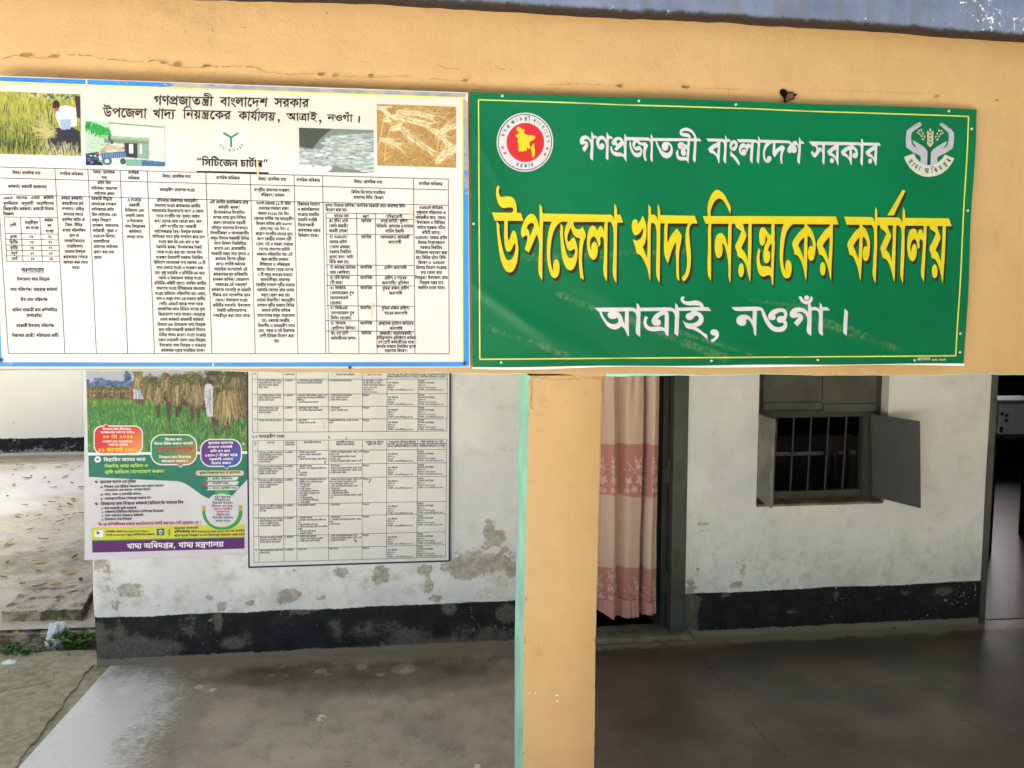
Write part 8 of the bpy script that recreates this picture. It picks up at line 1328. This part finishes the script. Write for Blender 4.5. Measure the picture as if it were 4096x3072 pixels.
def cell(lines, k, rows_, j, h=6.2, al='l', pad=4, top=6, xs=.74, fitw=True):
    f = (k+.3)/8; y0 = rows_[j][0]+(rows_[j][1]-rows_[j][0])*f; xl = vx(k, y0)+pad; wid = vx(k+1, y0)-vx(k, y0)-2*pad; slp = (rows_[j][1]-rows_[j][0])/800.0
    for i, t in enumerate(lines):
        g_, W = shape(t); nat = W*h/622*xs; w_ = min(nat, wid); x = xl if al == 'l' else xl+wid/2
        cx_.text(t, x, y0+top+i*9.05, h, al, w_, slope=slp)
MAIL = 'ই-মেইল: ucfatrai007@gmail.com'
SV = ['খাদ্য পরিদর্শক', 'রুম নং ০৫', 'ফোন নং', MAIL]; SD = ['দায়প্রাপ্ত', 'উপজেলা খাদ্য নিয়ন্ত্রক', 'রুম নং ০১', 'ফোন নং ০১৭১৯-৫০০৫১১', MAIL]
HDR = (['ক্রঃ', 'নং'], ['সেবার নাম'], ['সেবা প্রদানে', 'সর্বোচ্চ সময়'], ['প্রয়োজনীয় কাগজপত্র'], ['প্রয়োজনীয় কাগজপত্র/', 'আবেদন ফরম প্রাপ্তিস্থান'], ['সেবামূল্য এবং পরিশোধ', 'পদ্ধতি (যদি থাকে)'], ['শাখার নামসহ দায়িত্বপ্রাপ্ত কর্মকর্তার', 'নাম পদবী, রুম নম্বর, জেলা/উপজেলার', 'কোডসহ অফিসিয়াল টেলিফোন ও ই-মেইল'], ['উর্ধ্বতন কর্মকর্তার নাম, পদবী,', 'রুম নম্বর, জেলা/উপজেলা কোডসহ', 'অফিসিয়াল টেলিফোন ও ই-মেইল'])
for k, ls_ in enumerate(HDR):
    cell(ls_, k, ROWB, 0, 7, 'c', 3, 9)
    if k in (2, 4, 5): cell(ls_[-1:], k, [(1489, 1489), (1500, 1500)], 0, 7, 'c', 3, 9)
    if k in (6, 7): cell(ls_[-2:], k, [(1490, 1490), (1500, 1500)], 0, 7, 'c', 3, 8)
    if k == 0: cell(['নং'], k, [(1487, 1487), (1500, 1500)], 0, 7, 'c', 3, 9)
CA = ((['ইপি/ওপি (পুলিশ/বিজিবি, আনসার,', 'ফায়ার সার্ভিস জেল, খাদ্য, রেশন', 'মূল্য) খাতে খাদ্যশস্য বরাদ্দের', 'আদেশ প্রদান।'], '০২ কার্যদিবস', ['১. সংশ্লিষ্ট অফিস প্রধান কর্তৃক উপযুক্ত', 'কাগজপত্রের প্রতিলিপিসহ/বিবৃতিসহ'], ['১. সংশ্লিষ্ট অফিসের নিজ উদ্যোগে'], ['চাল প্রতি কেজি ১১.০০ টাকা', 'গম প্রতি কেজি ৯.৯০ টাকা', 'জেলার খাদ্যের চালানে কোড নং', '১.৪৮৩৩.০০০১.৩৬৩১', 'গমের কোড নং', '১.৪৮৩৩.০০০১.৩৬৩১']), (['ত্রাণ (ভিজিডি, ভিজিএফ, টিআর', 'কাবিখা, জিআর) খাতে খাদ্যশস্য', 'বরাদ্দের আদেশ প্রদান।'], '০২ কার্যদিবস', ['১. উপজেলা নির্বাহী অফিসার, আত্রাই, নওগাঁ', 'কর্তৃক উপযুক্ত কাগজপত্রের প্রতিলিপিসহ/', 'বিবৃতিসহ।', '২. সভাপতির মূল বরাদ্দ আদেশ'], ['১. সংশ্লিষ্ট অফিসের নিজ উদ্যোগে', '২. ত্রাণ ও পুনর্বাসন মন্ত্রণালয়', '৩. পরিষদ নিবাস মন্ত্রণালয়'], ['বিনামূল্যে']), (['পরিবহন ঠিকাদারদের ও প্রাপ্ত', 'ঠিকাদারের বিল প্রদান খাতে', 'নিয়োগের সুপারিশ'], '০১ কার্যদিবস', ['১. ঠিকাদারের সাধারণ আবেদন', '২. বিল দাখিলের ঠিকাদারের বিবরণী'], ['১. নিজ উদ্যোগে', '২. আত্রাই এলএসডি, নওগাঁ'], ['বিনামূল্যে']), (['সংগৃহীত খাদ্যশস্যের মূল্য পুনর্ভরণ'], '০৩ কার্যদিবস', ['১. বিল দাখিল', '২. উপযুক্ত কাগজ এর কপি'], ['ভারপ্রাপ্ত কর্মকর্তার দপ্তর, আত্রাই এলএসডি,', 'নওগাঁ'], ['বিনামূল্যে']))
for j, (n_, t_, d_, s_, m_2) in enumerate(CA):
    cell(['১২৩৪'[j]], 0, ROWA, j+1, 6, 'c', 2); cell(n_, 1, ROWA, j+1); cell([t_], 2, ROWA, j+1, pad=2); cell(d_, 3, ROWA, j+1); cell(s_, 4, ROWA, j+1, pad=3); cell(m_2, 5, ROWA, j+1, pad=2); cell(SV, 6, ROWA, j+1, top=15); cell(SD, 7, ROWA, j+1, pad=2)
LN = ['নিজ দপ্তর এবং অধীনস্থ দপ্তরসমূহের', 'কর্মকর্তা/কর্মচারীদের পেনশন আবেদন', 'অগ্রায়ন ও মঞ্জুরী/অনুমোদন']; KZ = '১. উপজেলা খাদ্য নিয়ন্ত্রকের সুপারিশ পত্র'; KY = '১. উপজেলা খাদ্য নিয়ন্ত্রকের কার্যালয়, আত্রাই, নওগাঁ'
CB = ((LN+['আবেদনকরণ মঞ্জুরীর', 'আবেদন অগ্রায়ন'], '০২', ['১. নির্ধারিত ফরমে আবেদন', '২. আবেদন কর্মকর্তা কর্তৃক সুপারিশ', 'সম্বলিত পত্র', '৩. অফিস আদেশের অনুকূলে বরাদ্দ বিবরণ'], [KY, 'আত্রাই, নওগাঁ', '২. আবেদন কর্মকর্তার কার্যালয়, আত্রাই', 'এলএসডি, নওগাঁ', '৩. উপজেলা হিসাবরক্ষণ অফিস, আত্রাই, নওগাঁ']), (LN+['মঞ্জুরীর আবেদন অগ্রায়ন'], '০৩', ['১. কর্মচারীর আবেদন', KZ, 'পত্র', '৩. ই-এলপিসি', '৪. সার্ভিস বুক'], ['১. নিজ উদ্যোগে', KY, '২. উপজেলা হিসাব রক্ষণ অফিস, আত্রাই, নওগাঁ', '৪. সংশ্লিষ্ট কর্তৃপক্ষ অফিস']), (LN+['আবেদন অগ্রায়ন'], '০৩', [KZ, '২. নির্ধারিত পেনশন আবেদনের ফরম', '৩. নিয়োগের বৃত্তান্ত', '৪. এসএসসি সনদ', '৫. না-দাবী সনদপত্র', '৬. শেষ উত্তরাধিকার ঘোষণাপত্র', '৭. নমুনা স্বাক্ষর ও আঙ্গুলের ছাপ', '৮. ই-এলপিসি', '৯. না-দাবী প্রত্যয়নপত্র', '১০. সম্পূর্ণ বিবরণী/সার্ভিস বুক', '১১. কল্যাণতহবিল'], [KY, 'জেলা খাদ্য নিয়ন্ত্রক এর কার্যালয়, নওগাঁ', '২. জেলা হিসাবরক্ষণ অফিস, নওগাঁ', '৩. জেলা খাদ্য নিয়ন্ত্রকের কার্যালয়, নওগাঁ', '৪. নিজ উদ্যোগে', '৫. সংশ্লিষ্ট কর্তৃপক্ষের দপ্তর', '৬. সংশ্লিষ্ট হিসাবরক্ষণ অফিস', '৯. ১০. উপজেলা খাদ্য নিয়ন্ত্রকের কার্যালয়, আত্রাই', 'নওগাঁ']), (['নিজ দপ্তর এবং অধীনস্থ দপ্তরসমূহের', 'কর্মকর্তা/কর্মচারীদের এর নৈমিত্তিক', 'ছুটি মঞ্জুর'], '০১', ['সংশ্লিষ্ট কর্মকর্তার আবেদন'], ['১. নিজ উদ্যোগে']), (LN+['সংক্রান্ত আবেদন অগ্রায়নকরণ'], '০২', ['১. কর্মচারীর আবেদন', KZ, 'পত্র', '৩. হিসাব বিবরণী/সার্ভিস বুক', '৪. ছুটিভোগ নথি বিবরণ ছুটি ভোগের অফিস', 'আদেশ', '৫. প্রাপ্য ভোগ ছুটির হিসাব', '৬. দরকারী কাগজপত্র'], ['১. নিজ উদ্যোগে', '২, ৩. উপজেলা খাদ্য নিয়ন্ত্রকের কার্যালয়, আত্রাই,', 'নওগাঁ', '৪. নিজ উদ্যোগে']), (['নিজ দপ্তর এবং ব্যক্তিগত কর্মচারী', 'অর্জিত ভাতা হতে আর্থিক ভাতা', 'সংক্রান্ত আবেদন অগ্রায়নকরণ'], '০২', ['১. নির্ধারিত ফরমে আবেদন', '২. উপজেলা খাদ্য নিয়ন্ত্রকের সুপারিশ', '৩. সংশ্লিষ্ট প্রমাণের কাগজপত্রাদি'], ['১. জেলা খাদ্য নিয়ন্ত্রকের কার্যালয়, নওগাঁ', '২. উপজেলা খাদ্য নিয়ন্ত্রকের কার্যালয়, আত্রাই, নওগাঁ', '৩. ব্যক্তির নিজ উদ্যোগে']), (['কর্মকর্তা/কর্মচারীগণের দাবী/না-দাবী', 'সনদপত্র প্রদান'], '০৭', ['আবেদন পত্র'], ['নিজ উদ্যোগে']))
for j, (n_, t_, d_, s_) in enumerate(CB):
    cell(['১২৩৪৫৬৭'[j]], 0, ROWB, j+1, 6, 'c', 2); cell(n_, 1, ROWB, j+1, top=8); cell([t_+' কার্যদিবস'], 2, ROWB, j+1, pad=2, top=8); cell(d_, 3, ROWB, j+1, top=8); cell(s_, 4, ROWB, j+1, pad=3, top=8); cell(['বিনামূল্যে'], 5, ROWB, j+1, pad=2, top=8); cell(SV, 6, ROWB, j+1, top=18); cell(SD, 7, ROWB, j+1, pad=2, top=8)
cx_.build('table_lettering', inkmat('small navy print', 66, 72, 96), sc)
mk = Ink(YT_, 0.0012)
for v, p_, w_ in ((T1, [(880, 720), (890, 752)], 4), (T1, [(1066, 730), (1064, 762)], 3), (T1, [(846, 985), (838, 1012)], 4), (T2, [(1330, 165), (1304, 212)], 4), (T2, [(1150, 812), (1180, 836)], 6), (T1, [(832, 575), (834, 640)], 1)): mk.line(v(p_), w_)
mk.build('stain_mark', inkmat('brown smear', 104, 92, 78), sc)

# ================================================================== curtain in the doorway
YCU = YB+0.02; nv, nu = 330, 230
cu = thing('door_curtain', at(2500, 2460, YCU), 'cream door curtain with muted pink bands of pale flowers hanging in the open doorway', 'curtain')
u, v = np.meshgrid(np.linspace(0, 1, nu), np.linspace(0, 1, nv))
xr_ = 2638-16*v; PXc = 2215+(xr_-2215)*u; bot_ = np.interp(u, (0, .42, .54, .55, .70, .875, .882, .89, 1), (2440, 2438, 2466, 2468, 2470, 2467, 2466, 2450, 2452))
PYc = 1380+(bot_-1380)*v
fx = (PXc+16*v-2215)/423.0
G_ = lambda c_, w_: np.exp(-((fx-c_-.012*np.sin(v*2.3+c_*9))/w_)**2)
dep = 0.024*np.cos((fx-0.40)*2*math.pi/0.2)*np.clip((.50-fx)/.08, 0, 1)+0.045*G_(.575, .028)*(.55+.45*v)-0.055*G_(.645, .034)*(1-.3*v)+0.014*G_(.73, .05)+.010*G_(.80, .03)*(1-v)-0.11*G_(.878, .017)+0.045*G_(.94, .04)
dep += .004*np.sin(fx*70+4*np.sin(v*3))*(1-v)**2+0.006*np.sin(v*9+fx*5)+0.005*np.sin(fx*120)*np.clip((v-.93)/.03, 0, 1)+.0025*np.sin(v*31+fx*24)*np.sin(fx*17)
Pc = at_arr(np.stack((PXc.ravel(), PYc.ravel()), 1), YCU).reshape(nv, nu, 3); Pc[..., 1] -= dep
def flower(cx, cy, r):
    dx, dy = PXc-cx, PYc-cy; a_ = np.arctan2(dy, dx); d = np.hypot(dx, dy); return d < r*(0.80+0.22*np.cos(5*a_+cx))
def stem(pts, w):
    m = np.zeros(PXc.shape, bool)
    for (xa, ya), (xb, yb2) in zip(pts[:-1], pts[1:]):
        L = (xb-xa)**2+(yb2-ya)**2; t = np.clip(((PXc-xa)*(xb-xa)+(PYc-ya)*(yb2-ya))/L, 0, 1); m |= np.hypot(PXc-xa-t*(xb-xa), PYc-ya-t*(yb2-ya)) < w
    return m
VC = crop(2350, 1480, 1.4815)
pat = np.zeros(PXc.shape, bool)
def motif(ox, oy, sx, clip=None):
    global pat
    m = np.zeros(PXc.shape, bool)
    for x, y, r in ((315, 650, 36), (298, 570, 22), (240, 656, 19), (275, 705, 24), (330, 714, 20), (232, 715, 16), (283, 538, 11), (310, 538, 11), (222, 590, 7)):
        (qx, qy), = VC([(315+(x-315)*sx+ox, y+oy)]); m |= flower(qx, qy, r/1.4815*(0.6+0.4*sx))
    for p_ in ([(236, 548), (262, 580), (290, 606)], [(250, 575), (246, 592)], [(272, 505), (290, 530), (296, 560)], [(322, 512), (304, 540)], [(342, 565), (322, 590), (308, 616)], [(345, 585), (325, 592)], [(268, 600), (284, 610)], [(260, 625), (236, 650), (232, 700)], [(298, 580), (302, 640)]):
        m |= stem(VC([(315+(x-315)*sx+ox, y+oy) for x, y in p_]), 1.4)
    if clip is not None: m &= (PXc > VC([(clip[0], 0)])[0][0]) & (PXc < VC([(clip[1], 0)])[0][0])
    pat |= m
motif(0, 0, 1.0, (205, 362)); motif(-160, 0, .42, (135, 200)); motif(-225, 0, .55, (0, 120)); motif(82, 0, .5, (372, 430))
motif(0, 722, 1.0, (205, 362)); motif(-155, 640, .5, (120, 205)); motif(-240, 700, .6, (0, 118)); motif(82, 722, .5, (372, 430))
vb = PYc-0.02*(PXc-2400)
pink = ((PYc > 1776) & (PYc < 1983+6*np.sin(fx*9))) | (PYc > 2264+8*fx)
colr = np.zeros((nv, nu, 3)); cream_ = lin(214, 184, 162); pk_ = lin(190, 128, 118)
colr[:] = cream_; colr[pink] = pk_; colr[pat & pink] = lin(224, 184, 168); hemz = PYc > 2395+4*fx; colr[hemz] = lin(216, 152, 142); hl = np.abs(PYc-2396-4*fx) < 2.2; colr[hl] = lin(160, 98, 92); colr[PYc > bot_-3] = lin(214, 180, 170)
ct_ = NT('woven curtain cloth'); nz = ct_.noise(260, 3, .7, ct_.pos((1, 1, .4))); ct_.link(ct_.mix(ct_.math('MULTIPLY', ct_.ramp(nz, .35, .7), .22), ct_.attr('print', 'Color'), lin(120, 90, 80)), ct_.bsdf.inputs['Base Color']); ct_.bsdf.inputs['Roughness'].default_value = .8; ct_.bsdf.inputs['Sheen Weight'].default_value = .25; ct_.bump(nz, .2, .002)
grid_mesh('cloth', Pc[::-1], ct_.mat, cu, {'print': colr[::-1]})
rd = MB(); a_ = at(2180, 1385, YCU+.01); b_ = at(2660, 1385, YCU+.01); b_[2] = a_[2]; rd.tube(a_, b_, .01, 8); rd.build('curtain_rod', M['steel'], cu)

# ================================================================== furniture seen through the openings
def leg4(root, x0, x1, y0, y1, z, w, mat):
    for x in (x0, x1):
        for y in (y0, y1): b_ = MB(); b_.box(x-w/2, x+w/2, y-w/2, y+w/2, 0.004, z); b_.build('leg', mat, root, bevel=.003)
tx0 = at(3105, 1752, YB+1.0); TX = float(tx0[0])
tb_ = thing('office_table', (TX+.55, YB+1.15, 0), 'dark office table standing behind the barred window', 'table')
zt = float(at(3250, 1790, YB+.95)[2]); b_ = MB(); b_.box(TX-.15, TX+.95, YB+.78, YB+1.55, zt-.03, zt); b_.build('table_top', flat('dusky table top', lin(150, 140, 160), .35), tb_, bevel=.004); leg4(tb_, TX-.1, TX+.9, YB+.83, YB+1.5, zt-.03, .06, M['dark'])
b_ = MB(); b_.box(TX-.07, TX+.87, YB+.81, YB+.83, zt-.36, zt-.031); b_.build('front_panel', M['dark'], tb_)
cxp = at(3410, 1800, YB+.62); CX = float(cxp[0])
ch = thing('office_chair', (CX, YB+.75, 0), 'dark slatted chair beside the table behind the barred window', 'chair')
b_ = MB(); b_.box(CX-.22, CX+.22, YB+.62, YB+1.02, .43, .46); b_.build('seat', M['dark'], ch, bevel=.006)
zc0 = float(at(3410, 1740, YB+.62)[2])
bk_ = MB(); bk_.box(CX-.22, CX-.18, YB+.60, YB+.63, .46, zc0); bk_.box(CX+.18, CX+.22, YB+.60, YB+.63, .46, zc0); bk_.box(CX-.18, CX+.18, YB+.60, YB+.63, zc0-.11, zc0-.002)
for k_ in range(4): bk_.box(CX-.15+k_*.09, CX-.115+k_*.09, YB+.607, YB+.623, .60, zc0-.11)
bk_.box(CX-.18, CX+.18, YB+.60, YB+.63, .55, .60); bk_.build('backrest', M['dark'], ch, bevel=.003); leg4(ch, CX-.19, CX+.19, YB+.65, YB+.99, .43, .035, M['dark'])
mp = at(4040, 1740, YB+1.5); MX, MZ = float(mp[0]), float(mp[2])
rk = thing('side_table', (MX+.1, YB+1.8, 0), 'black stand in the dark room beyond the right doorway', 'stand')
b_ = MB(); b_.box(MX-.2, MX+.6, YB+1.45, YB+2.0, MZ-.03, MZ); b_.build('table_top', M['black'], rk); leg4(rk, MX-.16, MX+.56, YB+1.5, YB+1.95, MZ-.03, .05, M['black'])
pr = thing('printer', (MX+.15, YB+1.75, MZ), 'boxy white office machine on the black stand beyond the right doorway', 'printer')
pt_ = float(at(4040, 1612, YB+1.5)[2]); PWH = flat('white plastic', lin(150, 154, 160), .4)
b_ = MB(); b_.box(MX-.115, MX+.45, YB+1.5, YB+1.95, MZ+.001, pt_); b_.build('body', PWH, pr, bevel=.012)
b_ = MB(); b_.box(MX-.08, MX+.42, YB+1.55, YB+1.92, pt_, pt_+.02); b_.build('lid', flat('grey plastic', lin(150, 152, 158), .4), pr, bevel=.004)
b_ = MB()
for k_, (dx_, dz_) in enumerate(((-.09, .19), (-.045, .175), (-.045, .13), (-.09, .06), (-.09, .04))): b_.box(MX+dx_-.015, MX+dx_+.015, YB+1.494, YB+1.5, MZ+dz_-.014, MZ+dz_+.014)
b_.build('slot', M['black'], pr)

# ================================================================== small things on the ground at the left
LEAF = [flat('dry yellow leaf', lin(204, 170, 92), .7), flat('brown leaf', lin(120, 92, 58), .75), flat('olive leaf', lin(112, 112, 62), .7)]
def leaf_mesh(name, mat, L, W, curl):
    b_ = MB(); n_ = 6; ed = []
    for s_ in (-1, 1): ed.append([(L*(i/n_-.5), s_*W*math.sin(math.pi*(i/n_)**.8)*.5, .004+curl*(abs(i/n_-.5)*2)**2*L*.5+curl*.012) for i in range(n_+1)])
    mid = [(L*(i/n_-.5), 0, .002+curl*(abs(i/n_-.5)*2)**2*L*.4) for i in range(n_+1)]
    for e_ in ed: b_.add(mid+e_, [(i, i+1, n_+2+i, n_+1+i) for i in range(n_)])
    me = bpy.data.meshes.new(name); me.from_pydata(b_.v, [], b_.f); me.materials.append(mat); me.update(); return me
LM = [leaf_mesh('fallen_leaf', m_3, L, W, c_) for m_3, L, W, c_ in ((LEAF[0], .085, .042, .10), (LEAF[1], .075, .034, .18), (LEAF[2], .09, .036, .08), (LEAF[1], .05, .026, .2))]
def put_leaf(px, py, z, k, sc_, label, group):
    o = bpy.data.objects.new('fallen_leaf', LM[k]); COL.objects.link(o); p_ = on_ground(px, py, z); o.location = (float(p_[0]), float(p_[1]), float(p_[2])); o.rotation_euler = (random.gauss(0, .15), random.gauss(0, .15), random.uniform(0, 6.28)); o.scale = (sc_*.75,)*3
    return tag(o, label, 'leaf', group)
YL = [(200, 1805, 0), (60, 1880, 1), (80, 1862, 1), (130, 1868, 2), (235, 1870, 1), (262, 1860, 2), (315, 1868, 1), (105, 1912, 2), (290, 1880, 1), (50, 1900, 1), (55, 1940, 1), (125, 1905, 1), (260, 1908, 2), (178, 1912, 1), (195, 1928, 1), (288, 1932, 1), (215, 1950, 1), (230, 1992, 1), (295, 1998, 2), (100, 2020, 2), (208, 2009, 1), (180, 2022, 1), (240, 2018, 0), (280, 2019, 2), (240, 2040, 2), (298, 2056, 1), (330, 2053, 1), (265, 2062, 1), (72, 2060, 2), (110, 2066, 1), (152, 2063, 1), (280, 2076, 1), (240, 2085, 1), (210, 2098, 2), (120, 2118, 1), (220, 2120, 2), (172, 2158, 1), (25, 2180, 0), (40, 2168, 0), (162, 2194, 0), (300, 2228, 1), (30, 2252, 1), (158, 2245, 0), (155, 2287, 1), (250, 2282, 0), (275, 2290, 0), (14, 2308, 2), (90, 2336, 1), (225, 2340, 0), (122, 2352, 0), (160, 2345, 1), (322, 2322, 1), (12, 1852, 2), (30, 1986, 1), (330, 1950, 1), (340, 2140, 1)]
for i, (x, y, k) in enumerate(YL):
    lb = ('dry yellow leaf lying on the pale concrete yard', 'curled brown leaf lying on the pale concrete yard', 'olive green leaf lying on the pale concrete yard')[k]
    put_leaf(x, y, .022, (0, (1, 3)[i % 2], 2)[k], random.uniform(1.1, 1.9), lb, ('yellow', 'brown', 'olive')[k]+' leaves scattered on the yard')
put_leaf(66, 2530, -.004, 0, 1.0, 'yellow leaf on the lower tier of the cement step', None); put_leaf(15, 2749, -.015, 0, .8, 'yellow leaf on the mossy bricks below the white paper', None)
for x, y in ((175, 2685), (120, 2655), (110, 2652)): put_leaf(x, y, -.018, 1, .6, 'brown leaf on the mossy bricks in front of the weeds', 'brown leaves on the mossy bricks')
def pebble(name, px, py, z, r, mat, label, cat):
    b_ = MB(); n_, m_ = 8, 5; vs = []
    for j in range(m_+1):
        for i in range(n_):
            a_ = 2*math.pi*i/n_; t = math.pi*j/m_; k_ = random.uniform(.8, 1.15); vs.append((r*k_*math.sin(t)*math.cos(a_)*1.3, r*k_*math.sin(t)*math.sin(a_), r*.7*math.cos(t)))
    p_ = on_ground(px, py, z); b_.add([np.array(q)+p_+np.array((0, 0, r*.45)) for q in vs], [(j*n_+i, j*n_+(i+1) % n_, (j+1)*n_+(i+1) % n_, (j+1)*n_+i) for j in range(m_) for i in range(n_)])
    return tag(b_.build(name, mat, None, smooth=True), label, cat)
GST = flat('grey stone', lin(132, 136, 130), .8); PST = flat('pale stone', lin(212, 196, 180), .8)
pebble('stone', 122, 2704, -.03, .018, GST, 'dark grey stone on the mossy bricks', 'stone'); pebble('stone', 164, 2676, -.03, .010, PST, 'small pale stone on the mossy bricks at the weeds', 'stone'); pebble('stone', 240, 2668, -.03, .013, PST, 'pinkish pale stone on the mossy bricks near the wall corner', 'stone')
def crumple(name, px, py, z, w, h, d_, label, cat, mat, seed, flatk=0.0):
    r_ = np.random.default_rng(seed); n_ = 26; a_ = np.linspace(0, 2*np.pi, n_, endpoint=False); t_ = np.linspace(0.0, np.pi, 16); A, T = np.meshgrid(a_, t_)
    rr = np.ones(A.shape)
    for k_ in range(9): ph = r_.uniform(0, 6.28, 2); f1, f2 = r_.integers(1, 6), r_.integers(1, 5); rr += r_.normal(0, .085)*np.sin(f1*A+ph[0])*np.sin(f2*T+ph[1])
    rr += r_.normal(0, .035, A.shape); x = rr*np.sin(T)*np.cos(A)*w/2; y = rr*np.sin(T)*np.sin(A)*d_/2; zz_ = rr*np.cos(T)*h/2
    p_ = on_ground(px, py, z); P_ = np.stack((x+p_[0], y+p_[1], zz_+p_[2]+h*.45), -1); b_ = MB(); m_ = P_.shape[0]
    b_.add(P_.reshape(-1, 3), [(j*n_+i, j*n_+(i+1) % n_, (j+1)*n_+(i+1) % n_, (j+1)*n_+i) for j in range(m_-1) for i in range(n_)]); return tag(b_.build(name, mat), label, cat)
PLA = NT('thin white plastic film'); PLA.bsdf.inputs['Transmission Weight'].default_value = 0.0; PLA.bsdf.inputs['Subsurface Weight'].default_value = 0.15; PLA.out(lin(238, 240, 244), .35, .5)
bg1 = crumple('plastic_bag', 236, 2578, -.06, .13, .15, .09, 'crumpled white plastic bag leaning against the cement step behind the weeds', 'bag', PLA.mat, 4)
bb_ = crumple('plastic_bag', 222, 2590, -.06, .12, .09, .08, 'x', 'bag', PLA.mat, 9); bb_.name = 'bag_fold'; del bb_['label']; del bb_['category']; bb_.parent = bg1
crumple('plastic_bag', 352, 2570, -.05, .075, .055, .05, 'small crumpled white plastic scrap at the wall corner beside the weeds', 'bag', PLA.mat, 12)
pp = MB(); q_ = [on_ground(*VL([p_])[0], z_) for p_, z_ in (((2, 968), -.015), ((86, 970), -.012), ((116, 940), .0), ((60, 932), .012), ((20, 946), .0))]; pp.add(q_+[q+np.array((0, 0, -.003)) for q in q_], [(0, 1, 2, 3, 4), (9, 8, 7, 6, 5)]); tag(pp.build('paper_scrap', flat('white paper', lin(236, 238, 240), .6), None), 'flat white paper scrap lying on mossy bricks at the photo edge', 'paper')
WD = [paint('weed leaf', lin(96, 142, 48), .2, 30, .6, 0), paint('dark weed leaf', lin(54, 92, 36), .2, 30, .6, 0)]
def weed(px, py, n_, spread, hgt, size, label, group=None, seed=0):
    r_ = np.random.default_rng(seed); p0 = on_ground(px, py, -.035); root = thing('weed', p0, label, 'plant', group); lv = MB(); sm = MB()
    for s_ in range(n_):
        a_ = r_.uniform(0, 6.28); rad = r_.uniform(0, spread); bx, by = rad*math.cos(a_), rad*math.sin(a_)*.6; top = np.array((bx*1.25+r_.normal(0, .012), by*1.25+r_.normal(0, .012), hgt*r_.uniform(.45, 1.05)))
        base = p0+np.array((bx*.7, by*.7, 0)); tip = p0+top; sm.tube(base, tip, .0022, 5, 0, .0012)
        for k_ in range(r_.integers(5, 9)):
            t = r_.uniform(.3, 1.0); c_ = base+(tip-base)*t; b_ = r_.uniform(0, 6.28); L = size*r_.uniform(.6, 1.2); d_ = np.array((math.cos(b_), math.sin(b_), r_.uniform(-.1, .7))); d_ /= np.linalg.norm(d_); s2 = np.cross(d_, (0, 0, 1)); s2 /= max(np.linalg.norm(s2), .1); up = np.cross(s2, d_)
            W = L*r_.uniform(.32, .5); lv.add([c_, c_+d_*L*.45+s2*W+up*.004, c_+d_*L+up*-.006, c_+d_*L*.45-s2*W+up*.004], [(0, 1, 2), (0, 2, 3)], int(r_.random() < .4))
    lv.build('foliage', WD, root); sm.build('stem', WD[1], root); return root
weed(300, 2592, 44, .15, .11, .034, 'dense bright green weed clump against the wall corner by the plastic bags', seed=1)
weed(252, 2575, 3, .02, .09, .06, 'broad leaved green weed in front of the white plastic bag', seed=2)
weed(90, 2625, 14, .09, .075, .032, 'low green weed clump between the paper scrap and the step', seed=3)
weed(45, 2610, 10, .07, .06, .03, 'sparse green weed at the photo edge below the step', seed=4)
weed(150, 2620, 12, .11, .03, .018, 'thin creeping weed on bare soil below the step', seed=5)
weed(205, 2630, 12, .10, .03, .016, 'thin creeping weed on bare soil below the plastic bag', seed=6)
print('missing letters', MISSING)
